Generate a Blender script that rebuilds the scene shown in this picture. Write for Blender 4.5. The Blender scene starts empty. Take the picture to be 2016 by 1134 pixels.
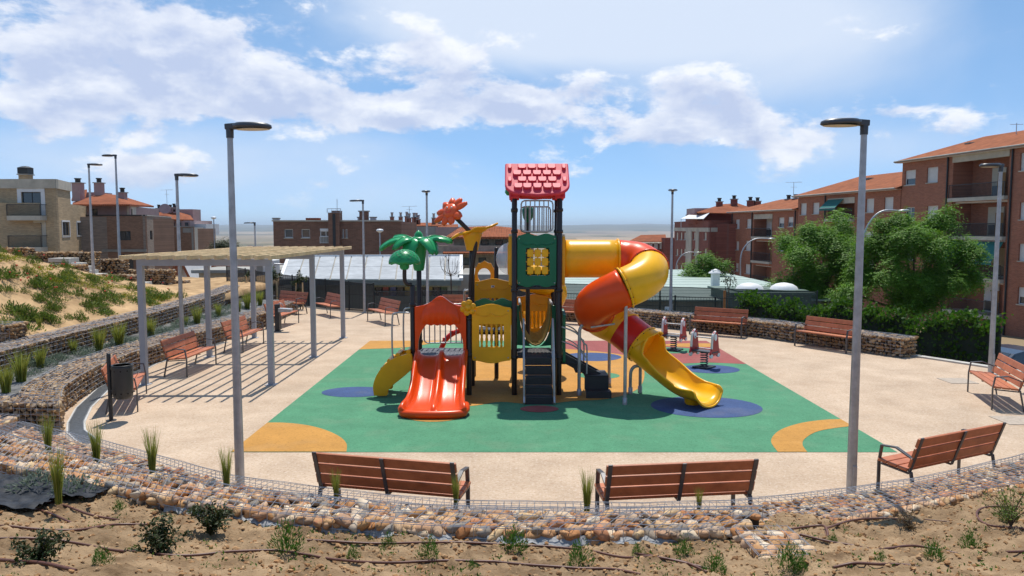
import bpy, bmesh, math, random
import numpy as np
from mathutils import Vector, Matrix, Euler, noise
from mathutils.geometry import tessellate_polygon
random.seed(7); rng = np.random.default_rng(7)
SC = bpy.context.scene
COL = SC.collection
R = math.radians

# ---------------------------------------------------------------- camera
CAM_Z = 3.5
PITCH = math.atan(119 / 1500.0)
cam_data = bpy.data.cameras.new('camera')
cam_data.sensor_width = 36.0
cam_data.lens = 36.0 * 1500 / 2016
cam_data.clip_start = 0.05
cam_data.clip_end = 60000
cam = bpy.data.objects.new('camera', cam_data)
cam.location = (0, 0, CAM_Z)
cam.rotation_euler = (math.pi / 2 - PITCH, 0, 0)
COL.objects.link(cam)
SC.camera = cam

# ---------------------------------------------------------------- sky and sun
SUN_EL, SUN_AZ = R(67), R(4)          # azimuth measured from +Y towards +X
world = bpy.data.worlds.new('World')
SC.world = world
world.use_nodes = True

def build_world():
    nt = world.node_tree
    N, L = nt.nodes, nt.links
    N.clear()
    out = N.new('ShaderNodeOutputWorld')
    sky = N.new('ShaderNodeTexSky')
    sky.sky_type = 'NISHITA'
    sky.sun_disc = False
    sky.sun_elevation = SUN_EL
    sky.sun_rotation = SUN_AZ
    sky.air_density = 1.0
    sky.dust_density = 0.0
    sky.ozone_density = 4.0
    sky.altitude = 9000
    bg = N.new('ShaderNodeBackground')
    bg.inputs['Strength'].default_value = 0.15
    gm = N.new('ShaderNodeGamma'); gm.inputs[1].default_value = .38
    hs = N.new('ShaderNodeHueSaturation'); hs.inputs['Saturation'].default_value = 1.62; hs.inputs['Value'].default_value = 2.75
    L.new(sky.outputs[0], gm.inputs[0]); L.new(gm.outputs[0], hs.inputs['Color'])
    L.new(hs.outputs[0], bg.inputs['Color'])

    def math_(op, a, b=None, c=None, clamp=False):
        n = N.new('ShaderNodeMath'); n.operation = op; n.use_clamp = clamp
        for i, v in enumerate((a, b, c)):
            if v is None: continue
            if isinstance(v, (int, float)): n.inputs[i].default_value = v
            else: L.new(v, n.inputs[i])
        return n.outputs[0]
    tc = N.new('ShaderNodeTexCoord')
    sep = N.new('ShaderNodeSeparateXYZ')
    L.new(tc.outputs['Generated'], sep.inputs[0])
    az = math_('ARCTAN2', sep.outputs[0], sep.outputs[1])
    el = math_('ARCSINE', sep.outputs[2])
    # stretch: clouds low over the horizon are seen flatter
    elw = math_('MULTIPLY', el, 1.9)

    def vec(dx, dz):
        c = N.new('ShaderNodeCombineXYZ')
        L.new(math_('ADD', az, dx), c.inputs[0]); L.new(math_('ADD', elw, dz), c.inputs[1])
        c.inputs[2].default_value = 0.37
        return c.outputs[0]

    def fbm(v, scale, detail, rough, dist=0.0):
        n = N.new('ShaderNodeTexNoise')
        n.inputs['Scale'].default_value = scale; n.inputs['Detail'].default_value = detail
        n.inputs['Roughness'].default_value = rough; n.inputs['Distortion'].default_value = dist
        L.new(v, n.inputs['Vector'])
        return n.outputs['Fac']
    # cloud banks: (azimuth, elevation, width, height, weight) in pixels of the view, turned to angles
    def ang(px, py):
        x = (px - 1008) / 1500; y = (567 - py) / 1500
        d = Vector((x, math.cos(PITCH) + y * math.sin(PITCH), -math.sin(PITCH) + y * math.cos(PITCH))).normalized()
        return math.atan2(d.x, d.y), math.asin(d.z)
    def field(blobs):
        tot = None
        for (px, py, sx, sy, w) in blobs:
            a0, e0 = ang(px, py)
            da = math_('MULTIPLY', math_('SUBTRACT', az, a0), 1500 / sx)
            de = math_('MULTIPLY', math_('SUBTRACT', el, e0), 1500 / sy)
            r2 = math_('ADD', math_('MULTIPLY', da, da), math_('MULTIPLY', de, de))
            g = math_('MULTIPLY', math_('EXPONENT', math_('MULTIPLY', r2, -1.0)), w)
            tot = g if tot is None else math_('ADD', tot, g)
        return tot
    cum = [(40, 70, 190, 110, .55), (330, 60, 240, 95, .62), (480, 110, 170, 80, .5), (200, 190, 290, 65, .58),
           (430, 190, 120, 45, .3), (110, 60, 60, 40, -.2),
           (640, 215, 170, 48, .62), (860, 215, 190, 48, .6), (840, 100, 130, 90, .6), (960, 225, 60, 30, .3),
           (1020, 205, 60, 38, .45), (1150, 175, 60, 36, .5), (1080, 225, 40, 20, .3), (1160, 235, 60, 16, .3),
           (1310, 160, 60, 38, .55), (1400, 210, 90, 45, .55), (1280, 255, 160, 26, .5), (1480, 250, 110, 50, .48),
           (1470, 120, 90, 16, .3), (1640, 240, 120, 40, .42), (1340, 215, 120, 60, .3), (1130, 200, 120, 50, .25), (1000, 180, 90, 60, .25), (1560, 290, 140, 22, .3), (1240, 280, 140, 16, .25), (1790, 217, 55, 12, .4), (1860, 250, 160, 30, .25), (290, 345, 80, 38, .45),
           (620, 365, 30, 14, .3), (420, 385, 40, 12, .2), (215, 262, 60, 18, .3),
           (615, 40, 90, 40, -.35), (1010, 125, 60, 22, -.25), (600, 110, 40, 30, -.1), (1700, 150, 200, 60, -.2)]
    veil = [(1250, 40, 420, 90, .75), (950, 30, 260, 100, .5), (1600, 70, 260, 80, .35), (1450, 180, 260, 50, .25),
            (300, 290, 500, 60, .3), (1700, 290, 340, 50, .35), (150, 330, 260, 50, .3), (900, 390, 600, 40, .15)]
    n1 = fbm(vec(0, 0), 10.5, 14, .60, .12)
    bias = field(cum)
    general = fbm(vec(3.1, 1.7), 1.6, 3, .5)
    bias = math_('ADD', bias, math_('MULTIPLY', math_('SUBTRACT', general, .62), .35))
    def dens(n):
        return math_('ADD', math_('MULTIPLY', math_('SUBTRACT', n, .5), 2.7), math_('SUBTRACT', math_('MULTIPLY', bias, .84), .22))
    d0 = dens(n1)
    def ramp(v, a, b):
        m = N.new('ShaderNodeMapRange'); m.interpolation_type = 'SMOOTHSTEP'
        m.inputs['From Min'].default_value = a; m.inputs['From Max'].default_value = b
        L.new(v, m.inputs['Value']); return m.outputs[0]
    mask = ramp(d0, -.04, .36)
    # thin high veil
    vn = fbm(vec(1.0, 5.0), 2.2, 8, .55, .6)
    vmask = math_('MULTIPLY', ramp(math_('ADD', field(veil), math_('MULTIPLY', math_('SUBTRACT', vn, .5), 1.1)), .0, .72), .9)
    # light from above and from ahead: compare the density here with the density a little higher
    n2 = fbm(vec(.006, .04), 10.5, 8, .58, .12)
    lit = math_('ADD', math_('MULTIPLY', math_('SUBTRACT', n1, n2), 3.6), .58)
    thick = ramp(d0, .18, .75)
    lit = math_('SUBTRACT', lit, math_('MULTIPLY', thick, .5))
    lit = math_('MAXIMUM', math_('MINIMUM', lit, 1.0), 0.0)
    mixc = N.new('ShaderNodeMixRGB')
    L.new(lit, mixc.inputs[0])
    mixc.inputs[1].default_value = (.47, .545, .735, 1)
    mixc.inputs[2].default_value = (.83, .855, .91, 1)
    cbg = N.new('ShaderNodeBackground'); cbg.inputs['Strength'].default_value = .95
    L.new(mixc.outputs[0], cbg.inputs['Color'])
    vbg = N.new('ShaderNodeBackground'); vbg.inputs['Strength'].default_value = .82
    vbg.inputs['Color'].default_value = (.74, .83, .98, 1)
    m1 = N.new('ShaderNodeMixShader'); L.new(vmask, m1.inputs[0]); L.new(bg.outputs[0], m1.inputs[1]); L.new(vbg.outputs[0], m1.inputs[2])
    # fade the clouds away right at the horizon
    hz = ramp(el, .005, .07)
    m2 = N.new('ShaderNodeMixShader'); L.new(math_('MULTIPLY', mask, math_('MULTIPLY', hz, .95)), m2.inputs[0])
    L.new(m1.outputs[0], m2.inputs[1]); L.new(cbg.outputs[0], m2.inputs[2])
    L.new(m2.outputs[0], out.inputs['Surface'])
build_world()
world.cycles.sampling_method = 'MANUAL'
world.cycles.sample_map_resolution = 256
sun_data = bpy.data.lights.new('sun', 'SUN')
sun_data.energy = 4.1
sun_data.angle = R(0.53)
sun_data.color = (1.0, .955, .88)
sun = bpy.data.objects.new('sun', sun_data)
sun.location = (0, 20, 60)
sd = Vector((math.sin(SUN_AZ) * math.cos(SUN_EL), math.cos(SUN_AZ) * math.cos(SUN_EL), math.sin(SUN_EL)))
sun.rotation_euler = sd.to_track_quat('Z', 'Y').to_euler()
COL.objects.link(sun)
SC.view_settings.view_transform = 'Standard'
SC.view_settings.look = 'None'
SC.view_settings.gamma = 1.0
SC.view_settings.exposure = 0.33
SC.view_settings.use_curve_mapping = False

# ---------------------------------------------------------------- helpers
CT, ST = math.cos(PITCH), math.sin(PITCH)
def ray(px, py):
    x = (px - 1008) / 1500; y = (567 - py) / 1500
    return Vector((x, CT + y * ST, -ST + y * CT))
def G(px, py, z=0.0):
    "point of the level z that the photograph shows at this pixel"
    d = ray(px, py); t = (z - CAM_Z) / d.z
    return Vector((d.x * t, d.y * t, z))
def P(px, py, Y):
    "point at distance Y"
    d = ray(px, py); t = Y / d.y
    return Vector((d.x * t, Y, CAM_Z + d.z * t))
def hexc(h):
    h = h.lstrip('#')
    return tuple(((int(h[i:i+2], 16) / 255) / 12.92) if int(h[i:i+2], 16) / 255 <= .04045
                 else (((int(h[i:i+2], 16) / 255) + .055) / 1.055) ** 2.4 for i in (0, 2, 4))

def M(name, col, rough=.6, var=.12, sc=5., bump=0., bsc=60., metal=0., spec=.5, coat=0., rnd=0., col2=None,
      detail=5, trans=0., island=False, ramp=None, dirt=0.):
    "a procedural material: noise colour variation, optional per-object or per-island variation, fine bump"
    if isinstance(col, str): col = hexc(col)
    if isinstance(col2, str): col2 = hexc(col2)
    m = bpy.data.materials.new(name); m.use_nodes = True
    nt = m.node_tree; N, L = nt.nodes, nt.links
    b = N['Principled BSDF']
    b.inputs['Roughness'].default_value = rough; b.inputs['Metallic'].default_value = metal
    b.inputs['Specular IOR Level'].default_value = spec
    if coat: b.inputs['Coat Weight'].default_value = coat; b.inputs['Coat Roughness'].default_value = .12
    tc = N.new('ShaderNodeTexCoord')
    nz = N.new('ShaderNodeTexNoise'); nz.inputs['Scale'].default_value = sc; nz.inputs['Detail'].default_value = detail
    nz.inputs['Roughness'].default_value = .62
    L.new(tc.outputs['Object'], nz.inputs['Vector'])
    cr = N.new('ShaderNodeValToRGB')
    cr.color_ramp.elements[0].position = .3; cr.color_ramp.elements[1].position = .7
    a = tuple(c * (1 - var) for c in col); z = tuple(min(1, c * (1 + var)) for c in (col2 or col))
    cr.color_ramp.elements[0].color = (*a, 1); cr.color_ramp.elements[1].color = (*z, 1)
    L.new(nz.outputs['Fac'], cr.inputs[0])
    cout = cr.outputs[0]
    if ramp or rnd or island:
        if island:
            g = N.new('ShaderNodeNewGeometry'); oi = N.new('ShaderNodeObjectInfo')
            ad = N.new('ShaderNodeMath'); L.new(g.outputs['Random Per Island'], ad.inputs[0]); L.new(oi.outputs['Random'], ad.inputs[1])
            fr = N.new('ShaderNodeMath'); fr.operation = 'FRACT'; L.new(ad.outputs[0], fr.inputs[0]); rv = fr.outputs[0]
        else:
            oi = N.new('ShaderNodeObjectInfo'); rv = oi.outputs['Random']
        if ramp:
            r2 = N.new('ShaderNodeValToRGB'); r2.color_ramp.interpolation = 'LINEAR'
            els = r2.color_ramp.elements
            while len(els) < len(ramp): els.new(.5)
            for i, c in enumerate(ramp):
                els[i].position = i / (len(ramp) - 1); els[i].color = (*(hexc(c) if isinstance(c, str) else c), 1)
            L.new(rv, r2.inputs[0])
            mx = N.new('ShaderNodeMixRGB'); mx.blend_type = 'MULTIPLY'; mx.inputs[0].default_value = 1
            L.new(cout, mx.inputs[1]); L.new(r2.outputs[0], mx.inputs[2]); cout = mx.outputs[0]
        if rnd:
            mr = N.new('ShaderNodeMapRange'); mr.inputs['To Min'].default_value = 1 - rnd; mr.inputs['To Max'].default_value = 1 + rnd
            L.new(rv, mr.inputs['Value'])
            hs = N.new('ShaderNodeHueSaturation'); L.new(mr.outputs[0], hs.inputs['Value']); L.new(cout, hs.inputs['Color']); cout = hs.outputs[0]
    if dirt:
        n3 = N.new('ShaderNodeTexNoise'); n3.inputs['Scale'].default_value = sc * .23; n3.inputs['Detail'].default_value = 8
        n3.inputs['Roughness'].default_value = .7
        L.new(tc.outputs['Object'], n3.inputs['Vector'])
        m3 = N.new('ShaderNodeMapRange'); m3.inputs['From Min'].default_value = .38; m3.inputs['From Max'].default_value = .62
        m3.inputs['To Min'].default_value = 1 - dirt; m3.inputs['To Max'].default_value = 1.0
        L.new(n3.outputs['Fac'], m3.inputs['Value'])
        h3 = N.new('ShaderNodeHueSaturation'); L.new(m3.outputs[0], h3.inputs['Value']); L.new(cout, h3.inputs['Color']); cout = h3.outputs[0]
    L.new(cout, b.inputs['Base Color'])
    if bump:
        n2 = N.new('ShaderNodeTexNoise'); n2.inputs['Scale'].default_value = bsc; n2.inputs['Detail'].default_value = 6
        L.new(tc.outputs['Object'], n2.inputs['Vector'])
        bp = N.new('ShaderNodeBump'); bp.inputs['Strength'].default_value = bump; bp.inputs['Distance'].default_value = .02
        L.new(n2.outputs['Fac'], bp.inputs['Height']); L.new(bp.outputs[0], b.inputs['Normal'])
    if trans:
        t = N.new('ShaderNodeBsdfTranslucent'); ms = N.new('ShaderNodeMixShader'); ms.inputs[0].default_value = trans
        L.new(cout, t.inputs['Color']); L.new(b.outputs[0], ms.inputs[1]); L.new(t.outputs[0], ms.inputs[2])
        L.new(ms.outputs[0], N['Material Output'].inputs['Surface'])
    return m

def MGlass(name, col, rough=.05, alpha=1.0):
    m = bpy.data.materials.new(name); m.use_nodes = True
    b = m.node_tree.nodes['Principled BSDF']
    b.inputs['Base Color'].default_value = (*col, 1); b.inputs['Roughness'].default_value = rough
    b.inputs['Specular IOR Level'].default_value = .8; b.inputs['Alpha'].default_value = alpha
    return m

def MBrick(name, col, mortar, ang=0., sx=1.0, var=.18, dirt=.15):
    "brickwork on vertical walls"
    m = bpy.data.materials.new(name); m.use_nodes = True
    nt = m.node_tree; N, L = nt.nodes, nt.links; b = N['Principled BSDF']; b.inputs['Roughness'].default_value = .85
    b.inputs['Specular IOR Level'].default_value = .2
    tc = N.new('ShaderNodeTexCoord'); sp = N.new('ShaderNodeSeparateXYZ'); L.new(tc.outputs['Object'], sp.inputs[0])
    a = N.new('ShaderNodeMath'); a.operation = 'MULTIPLY'; a.inputs[1].default_value = math.cos(ang); L.new(sp.outputs[0], a.inputs[0])
    c = N.new('ShaderNodeMath'); c.operation = 'MULTIPLY_ADD'; c.inputs[1].default_value = math.sin(ang); L.new(sp.outputs[1], c.inputs[0]); L.new(a.outputs[0], c.inputs[2])
    cb = N.new('ShaderNodeCombineXYZ'); L.new(c.outputs[0], cb.inputs[0]); L.new(sp.outputs[2], cb.inputs[1])
    bt = N.new('ShaderNodeTexBrick'); L.new(cb.outputs[0], bt.inputs['Vector'])
    bt.inputs['Scale'].default_value = 1; bt.inputs['Brick Width'].default_value = .26 * sx; bt.inputs['Row Height'].default_value = .068 * sx
    bt.inputs['Mortar Size'].default_value = .007 * sx; bt.inputs['Bias'].default_value = -.1
    bt.inputs['Color1'].default_value = (*(x * (1 - var) for x in col), 1); bt.inputs['Color2'].default_value = (*(x * (1 + var) for x in col), 1)
    bt.inputs['Mortar'].default_value = (*mortar, 1)
    nz = N.new('ShaderNodeTexNoise'); nz.inputs['Scale'].default_value = .45; nz.inputs['Detail'].default_value = 8; nz.inputs['Roughness'].default_value = .65
    L.new(tc.outputs['Object'], nz.inputs['Vector'])
    mr = N.new('ShaderNodeMapRange'); mr.inputs['From Min'].default_value = .3; mr.inputs['From Max'].default_value = .7
    mr.inputs['To Min'].default_value = 1 - dirt; mr.inputs['To Max'].default_value = 1 + dirt * .6; L.new(nz.outputs['Fac'], mr.inputs['Value'])
    hs = N.new('ShaderNodeHueSaturation'); L.new(bt.outputs['Color'], hs.inputs['Color']); L.new(mr.outputs[0], hs.inputs['Value'])
    L.new(hs.outputs[0], b.inputs['Base Color'])
    bp = N.new('ShaderNodeBump'); bp.inputs['Strength'].default_value = .5; bp.inputs['Distance'].default_value = .01; bp.invert = True
    L.new(bt.outputs['Fac'], bp.inputs['Height']); L.new(bp.outputs[0], b.inputs['Normal'])
    return m

class MB:
    "collects shapes; build() links them as one mesh object"
    def __init__(s): s.v = []; s.f = []; s.sm = []
    def add(s, vs, fs, smooth=False):
        o = len(s.v); s.v.extend([tuple(v) for v in vs]); s.f.extend([tuple(i + o for i in f) for f in fs]); s.sm.extend([smooth] * len(fs))
        return s
    def box(s, c, d, rot=None, taper=1.0):
        hx, hy, hz = d[0] / 2, d[1] / 2, d[2] / 2
        vs = [Vector((x * (taper if z > 0 else 1), y * (taper if z > 0 else 1), z)) for x in (-hx, hx) for y in (-hy, hy) for z in (-hz, hz)]
        if rot is not None: vs = [rot @ v for v in vs]
        vs = [v + Vector(c) for v in vs]
        return s.add(vs, [(0, 1, 3, 2), (4, 6, 7, 5), (0, 4, 5, 1), (2, 3, 7, 6), (0, 2, 6, 4), (1, 5, 7, 3)])
    def bar(s, a, b, w, h, up=(0, 0, 1)):
        "rectangular bar from a to b, width w sideways, height h along up"
        a, b = Vector(a), Vector(b); d = (b - a); n = d.normalized(); u = Vector(up)
        sd = n.cross(u)
        if sd.length < 1e-5: sd = n.cross(Vector((0, 1, 0)))
        sd.normalize(); u = sd.cross(n)
        vs = [p + sd * x * w / 2 + u * z * h / 2 for p in (a, b) for x in (-1, 1) for z in (-1, 1)]
        return s.add(vs, [(0, 1, 3, 2), (4, 6, 7, 5), (0, 4, 5, 1), (2, 3, 7, 6), (0, 2, 6, 4), (1, 5, 7, 3)])
    def tube(s, pts, r, n=8, closed=False, caps=True, smooth=True):
        pts = [Vector(p) for p in pts]; k = len(pts)
        rs = r if isinstance(r, (list, tuple)) else [r] * k
        tang = []
        for i in range(k):
            if closed: t = pts[(i + 1) % k] - pts[i - 1]
            else: t = pts[min(i + 1, k - 1)] - pts[max(i - 1, 0)]
            tang.append(t.normalized() if t.length > 1e-9 else Vector((0, 0, 1)))
        u = tang[0].orthogonal().normalized(); vs = []
        for i in range(k):
            u = (u - tang[i] * u.dot(tang[i])).normalized(); w = tang[i].cross(u)
            for j in range(n):
                a = 2 * math.pi * j / n
                vs.append(pts[i] + (u * math.cos(a) + w * math.sin(a)) * rs[i])
        fs = []
        for i in range(k if closed else k - 1):
            for j in range(n):
                i2 = (i + 1) % k
                fs.append((i * n + j, i * n + (j + 1) % n, i2 * n + (j + 1) % n, i2 * n + j))
        s.add(vs, fs, smooth)
        if caps and not closed:
            s.add(vs[:n], [tuple(range(n))[::-1]]); s.add(vs[-n:], [tuple(range(n))])
        return s
    def lathe(s, prof, c=(0, 0, 0), n=16, smooth=True, mat=None):
        "prof: (radius, z) from bottom to top"
        vs = []
        for r, z in prof:
            for j in range(n):
                a = 2 * math.pi * j / n; v = Vector((r * math.cos(a), r * math.sin(a), z))
                if mat is not None: v = mat @ v
                vs.append(v + Vector(c))
        fs = [(i * n + j, i * n + (j + 1) % n, (i + 1) * n + (j + 1) % n, (i + 1) * n + j) for i in range(len(prof) - 1) for j in range(n)]
        s.add(vs, fs, smooth)
        if prof[0][0] > 1e-4: s.add(vs[:n], [tuple(range(n))[::-1]])
        if prof[-1][0] > 1e-4: s.add(vs[-n:], [tuple(range(n))])
        return s
    def plate(s, outer, holes=(), th=.04, fr=None, smooth=False):
        "flat plate: outline (and holes) in 2D, fr(u, v, w) gives the 3D point; w runs 0..th"
        fr = fr or (lambda u, v, w: Vector((u, w, v)))
        loops = [list(outer)] + [list(h) for h in holes]
        flat = [p for l in loops for p in l]
        tris = tessellate_polygon([[Vector((p[0], p[1], 0)) for p in l] for l in loops])
        n = len(flat)
        vs = [fr(p[0], p[1], 0) for p in flat] + [fr(p[0], p[1], th) for p in flat]
        fs = []
        for t in tris:
            a, b_, c = (Vector((*flat[i], 0)) for i in t)
            up = (b_ - a).cross(c - a).z > 0
            t = tuple(t) if up else tuple(t)[::-1]
            fs.append(tuple(i + n for i in t)); fs.append(tuple(t)[::-1])
        o = 0
        for l in loops:
            k = len(l)
            for i in range(k):
                a, b_ = o + i, o + (i + 1) % k
                fs.append((a, b_, b_ + n, a + n))
            o += k
        return s.add(vs, fs, smooth)
    def mesh(s, name='mesh', flip_fix=False):
        me = bpy.data.meshes.new(name); me.from_pydata(s.v, [], s.f)
        me.polygons.foreach_set('use_smooth', s.sm); me.update()
        if flip_fix:
            bm = bmesh.new(); bm.from_mesh(me); bmesh.ops.recalc_face_normals(bm, faces=bm.faces); bm.to_mesh(me); bm.free()
        return me
    def build(s, name, mat, parent=None, kind=None, bevel=0., fix=True, sub=0, solid=0., segs=2):
        if parent is not None:
            off = origin(parent)
            if off.length > 0: s.v = [(v[0] - off.x, v[1] - off.y, v[2] - off.z) for v in s.v]
        o = link(name, s.mesh(name, fix), mat, parent)
        if kind: o['kind'] = kind
        if solid:
            md = o.modifiers.new('thickness', 'SOLIDIFY'); md.thickness = solid; md.offset = 0
        if bevel:
            md = o.modifiers.new('bevel', 'BEVEL'); md.width = bevel; md.segments = segs; md.limit_method = 'ANGLE'; md.angle_limit = R(40)
            md.use_clamp_overlap = True
        if sub:
            md = o.modifiers.new('sub', 'SUBSURF'); md.levels = sub; md.render_levels = sub
        return o
WORLD_COORDS = [True]
def origin(o):
    "where a thing's own coordinates start: parts made in world coordinates are shifted by this"
    if not WORLD_COORDS[0]: return Vector((0, 0, 0))
    off = Vector((0, 0, 0))
    while o is not None: off += o.location; o = o.parent
    return off
def link(name, me, mat=None, parent=None, loc=None, rot=None, scale=None):
    o = bpy.data.objects.new(name, me)
    if mat is not None and me is not None and not me.materials: me.materials.append(mat)
    COL.objects.link(o)
    if parent is not None: o.parent = parent
    if loc is not None: o.location = loc
    if rot is not None: o.rotation_euler = rot
    if scale is not None: o.scale = scale
    return o
def tag(o, label, cat, group=None):
    o['label'] = label; o['category'] = cat
    if group: o['group'] = group
    return o
def thing(name, label, cat, loc=(0, 0, 0), rz=0., group=None):
    o = bpy.data.objects.new(name, None); COL.objects.link(o)
    o.empty_display_size = .2; o.location = loc; o.rotation_euler = (0, 0, rz)
    return tag(o, label, cat, group)
def struct(o): o['kind'] = 'structure'; return o
def copy_tree(o, parent=None):
    c = o.copy(); COL.objects.link(c); c.parent = parent
    for ch in list(o.children): copy_tree(ch, c)
    return c
def np_mesh(name, V, F, smooth=False):
    "numpy arrays to a mesh; F is (n, 3) or (n, 4)"
    V = np.asarray(V, dtype=np.float32); F = np.asarray(F, dtype=np.int32)
    me = bpy.data.meshes.new(name); k = F.shape[1]
    me.vertices.add(len(V)); me.vertices.foreach_set('co', V.ravel())
    me.loops.add(F.size); me.loops.foreach_set('vertex_index', F.ravel())
    me.polygons.add(len(F)); me.polygons.foreach_set('loop_start', np.arange(0, F.size, k, dtype=np.int32))
    me.polygons.foreach_set('use_smooth', np.full(len(F), smooth)); me.update(calc_edges=True)
    return me
def wires(segs, r):
    "three-sided thin rods along segments"
    A = np.array([s[0] for s in segs], dtype=np.float64); B = np.array([s[1] for s in segs], dtype=np.float64)
    d = B - A; d /= np.maximum(np.linalg.norm(d, axis=1, keepdims=True), 1e-9)
    up = np.where(np.abs(d[:, 2:3]) > .9, np.array([[1., 0, 0]]), np.array([[0, 0, 1.]]))
    u = np.cross(d, up); u /= np.linalg.norm(u, axis=1, keepdims=True); w = np.cross(d, u)
    V = []
    for E_ in (A, B):
        for k in range(3):
            a = 2 * math.pi * k / 3 + .5
            V.append(E_ + (u * math.cos(a) + w * math.sin(a)) * r)
    V = np.stack(V, 1).reshape(-1, 3); o = (np.arange(len(A)) * 6)[:, None]
    F = np.concatenate([o + np.array([[0, 1, 4, 3]]), o + np.array([[1, 2, 5, 4]]), o + np.array([[2, 0, 3, 5]])])
    return V, F
def fbm2(x, y, s, oct=4, z=0.):
    return noise.fractal(Vector((x * s, y * s, z)), .9, 2.1, oct, noise_basis='PERLIN_ORIGINAL')
def bez(pts, n=8):
    "Catmull-Rom through points"
    pts = [Vector(p) for p in pts]; out = []
    for i in range(len(pts) - 1):
        p0 = pts[max(i - 1, 0)]; p1 = pts[i]; p2 = pts[i + 1]; p3 = pts[min(i + 2, len(pts) - 1)]
        for k in range(n):
            t = k / n
            out.append(.5 * ((2 * p1) + (p2 - p0) * t + (2 * p0 - 5 * p1 + 4 * p2 - p3) * t * t + (3 * p1 - p0 - 3 * p2 + p3) * t ** 3))
    out.append(pts[-1]); return out
def rounded(x0, y0, x1, y1, r, n=5):
    out = []
    for cx, cy, a in ((x1 - r, y1 - r, 0), (x0 + r, y1 - r, 90), (x0 + r, y0 + r, 180), (x1 - r, y0 + r, 270)):
        for k in range(n + 1):
            t = R(a + 90 * k / n); out.append((cx + r * math.cos(t), cy + r * math.sin(t)))
    return out
ORD = ['first', 'second', 'third', 'fourth', 'fifth', 'sixth', 'seventh', 'eighth', 'ninth', 'tenth', 'eleventh', 'twelfth',
       'thirteenth', 'fourteenth', 'fifteenth', 'sixteenth', 'seventeenth', 'eighteenth', 'nineteenth', 'twentieth']

# ---------------------------------------------------------------- shared materials
m_galv = M('galvanised_steel', (.42, .43, .45), .45, .16, 9, metal=.6, bump=.05, bsc=90, dirt=.15)
m_post = M('grey_paint', (.33, .34, .37), .5, .06, 3, dirt=.1)
m_black = M('black_paint', (.022, .024, .026), .45, .15, 6)
m_darkmetal = M('dark_lamp_metal', (.05, .055, .065), .4, .1, 8)
m_wood = M('reddish_bench_wood', (.45, .132, .048), .5, .14, 7, rnd=.1, bump=.06, bsc=45, col2=(.48, .15, .058), dirt=.12)
m_steel = M('bench_steel', (.085, .085, .09), .42, .15, 12, metal=.3)
m_earth = M('dry_earth', (.37, .235, .12), .95, .22, 2.2, bump=.6, bsc=42, spec=.1, col2=(.42, .28, .155), detail=9, dirt=.25)
# ================================================================ SETTING
def sheet(name, pts, z, mat, kind='structure', th=None, parent=None):
    mb = MB()
    if th: mb.plate([(p[0], p[1]) for p in pts], th=th, fr=lambda u, v, w: Vector((u, v, z - th + w)))
    else:
        tr = tessellate_polygon([[Vector((p[0], p[1], 0)) for p in pts]])
        fs = []
        for t in tr:
            a, b, c = (Vector((pts[i][0], pts[i][1], 0)) for i in t)
            fs.append(tuple(t) if (b - a).cross(c - a).z > 0 else tuple(t)[::-1])
        mb.add([(p[0], p[1], z) for p in pts], fs)
    o = mb.build(name, mat, parent, fix=False)
    if parent is None: o['kind'] = kind
    return o

# ---- wide terrain that falls away behind the square and reaches the far hills
def terrain_z(r, a):
    keys = [(0, -2.6), (14, -2.6), (34, -2.9), (60, -4.8), (100, -7.5), (200, -16), (500, -38), (1500, -62), (4000, -70), (9000, -60), (11500, -22), (14000, 20), (20000, 60)]
    for (r0, z0), (r1, z1) in zip(keys, keys[1:]):
        if r <= r1:
            t = (r - r0) / (r1 - r0); z = z0 + (z1 - z0) * t; break
    else: z = keys[-1][1]
    if r > 8000:
        x = a * 9
        z += (r - 8000) / 6000 * (26 * noise.noise(Vector((x, 2.3, r * .0002))) + 14 * noise.noise(Vector((x * 3, 5.1, 0))) + 24 * max(0, math.sin((a - .02) * 5)) * (a > 0))
    elif r > 250:
        z += min(1, (r - 250) / 1500) * 10 * noise.noise(Vector((math.sin(a) * r * .0012, math.cos(a) * r * .0012, 1.7)))
    return z
mb = MB()
rad = [0, 14, 24, 34, 45, 60, 80, 100, 140, 200, 300, 420, 600, 850, 1200, 1700, 2400, 3300, 4500, 6000, 7500, 9000, 10000, 11000, 12000, 13000, 14000, 16000, 18000, 20000]
na = 220
vs = []; fs = []
for i, r in enumerate(rad):
    for j in range(na):
        a = 2 * math.pi * j / na
        vs.append((r * math.sin(a), 16 * (r > 0 and r < 400) * 1.0 + (16 if r == 0 else 0) + r * math.cos(a), terrain_z(r, a if a < math.pi else a - 2 * math.pi)))
for i in range(len(rad) - 1):
    for j in range(na):
        fs.append((i * na + j, i * na + (j + 1) % na, (i + 1) * na + (j + 1) % na, (i + 1) * na + j))
mb.add(vs, fs, True)
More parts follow.
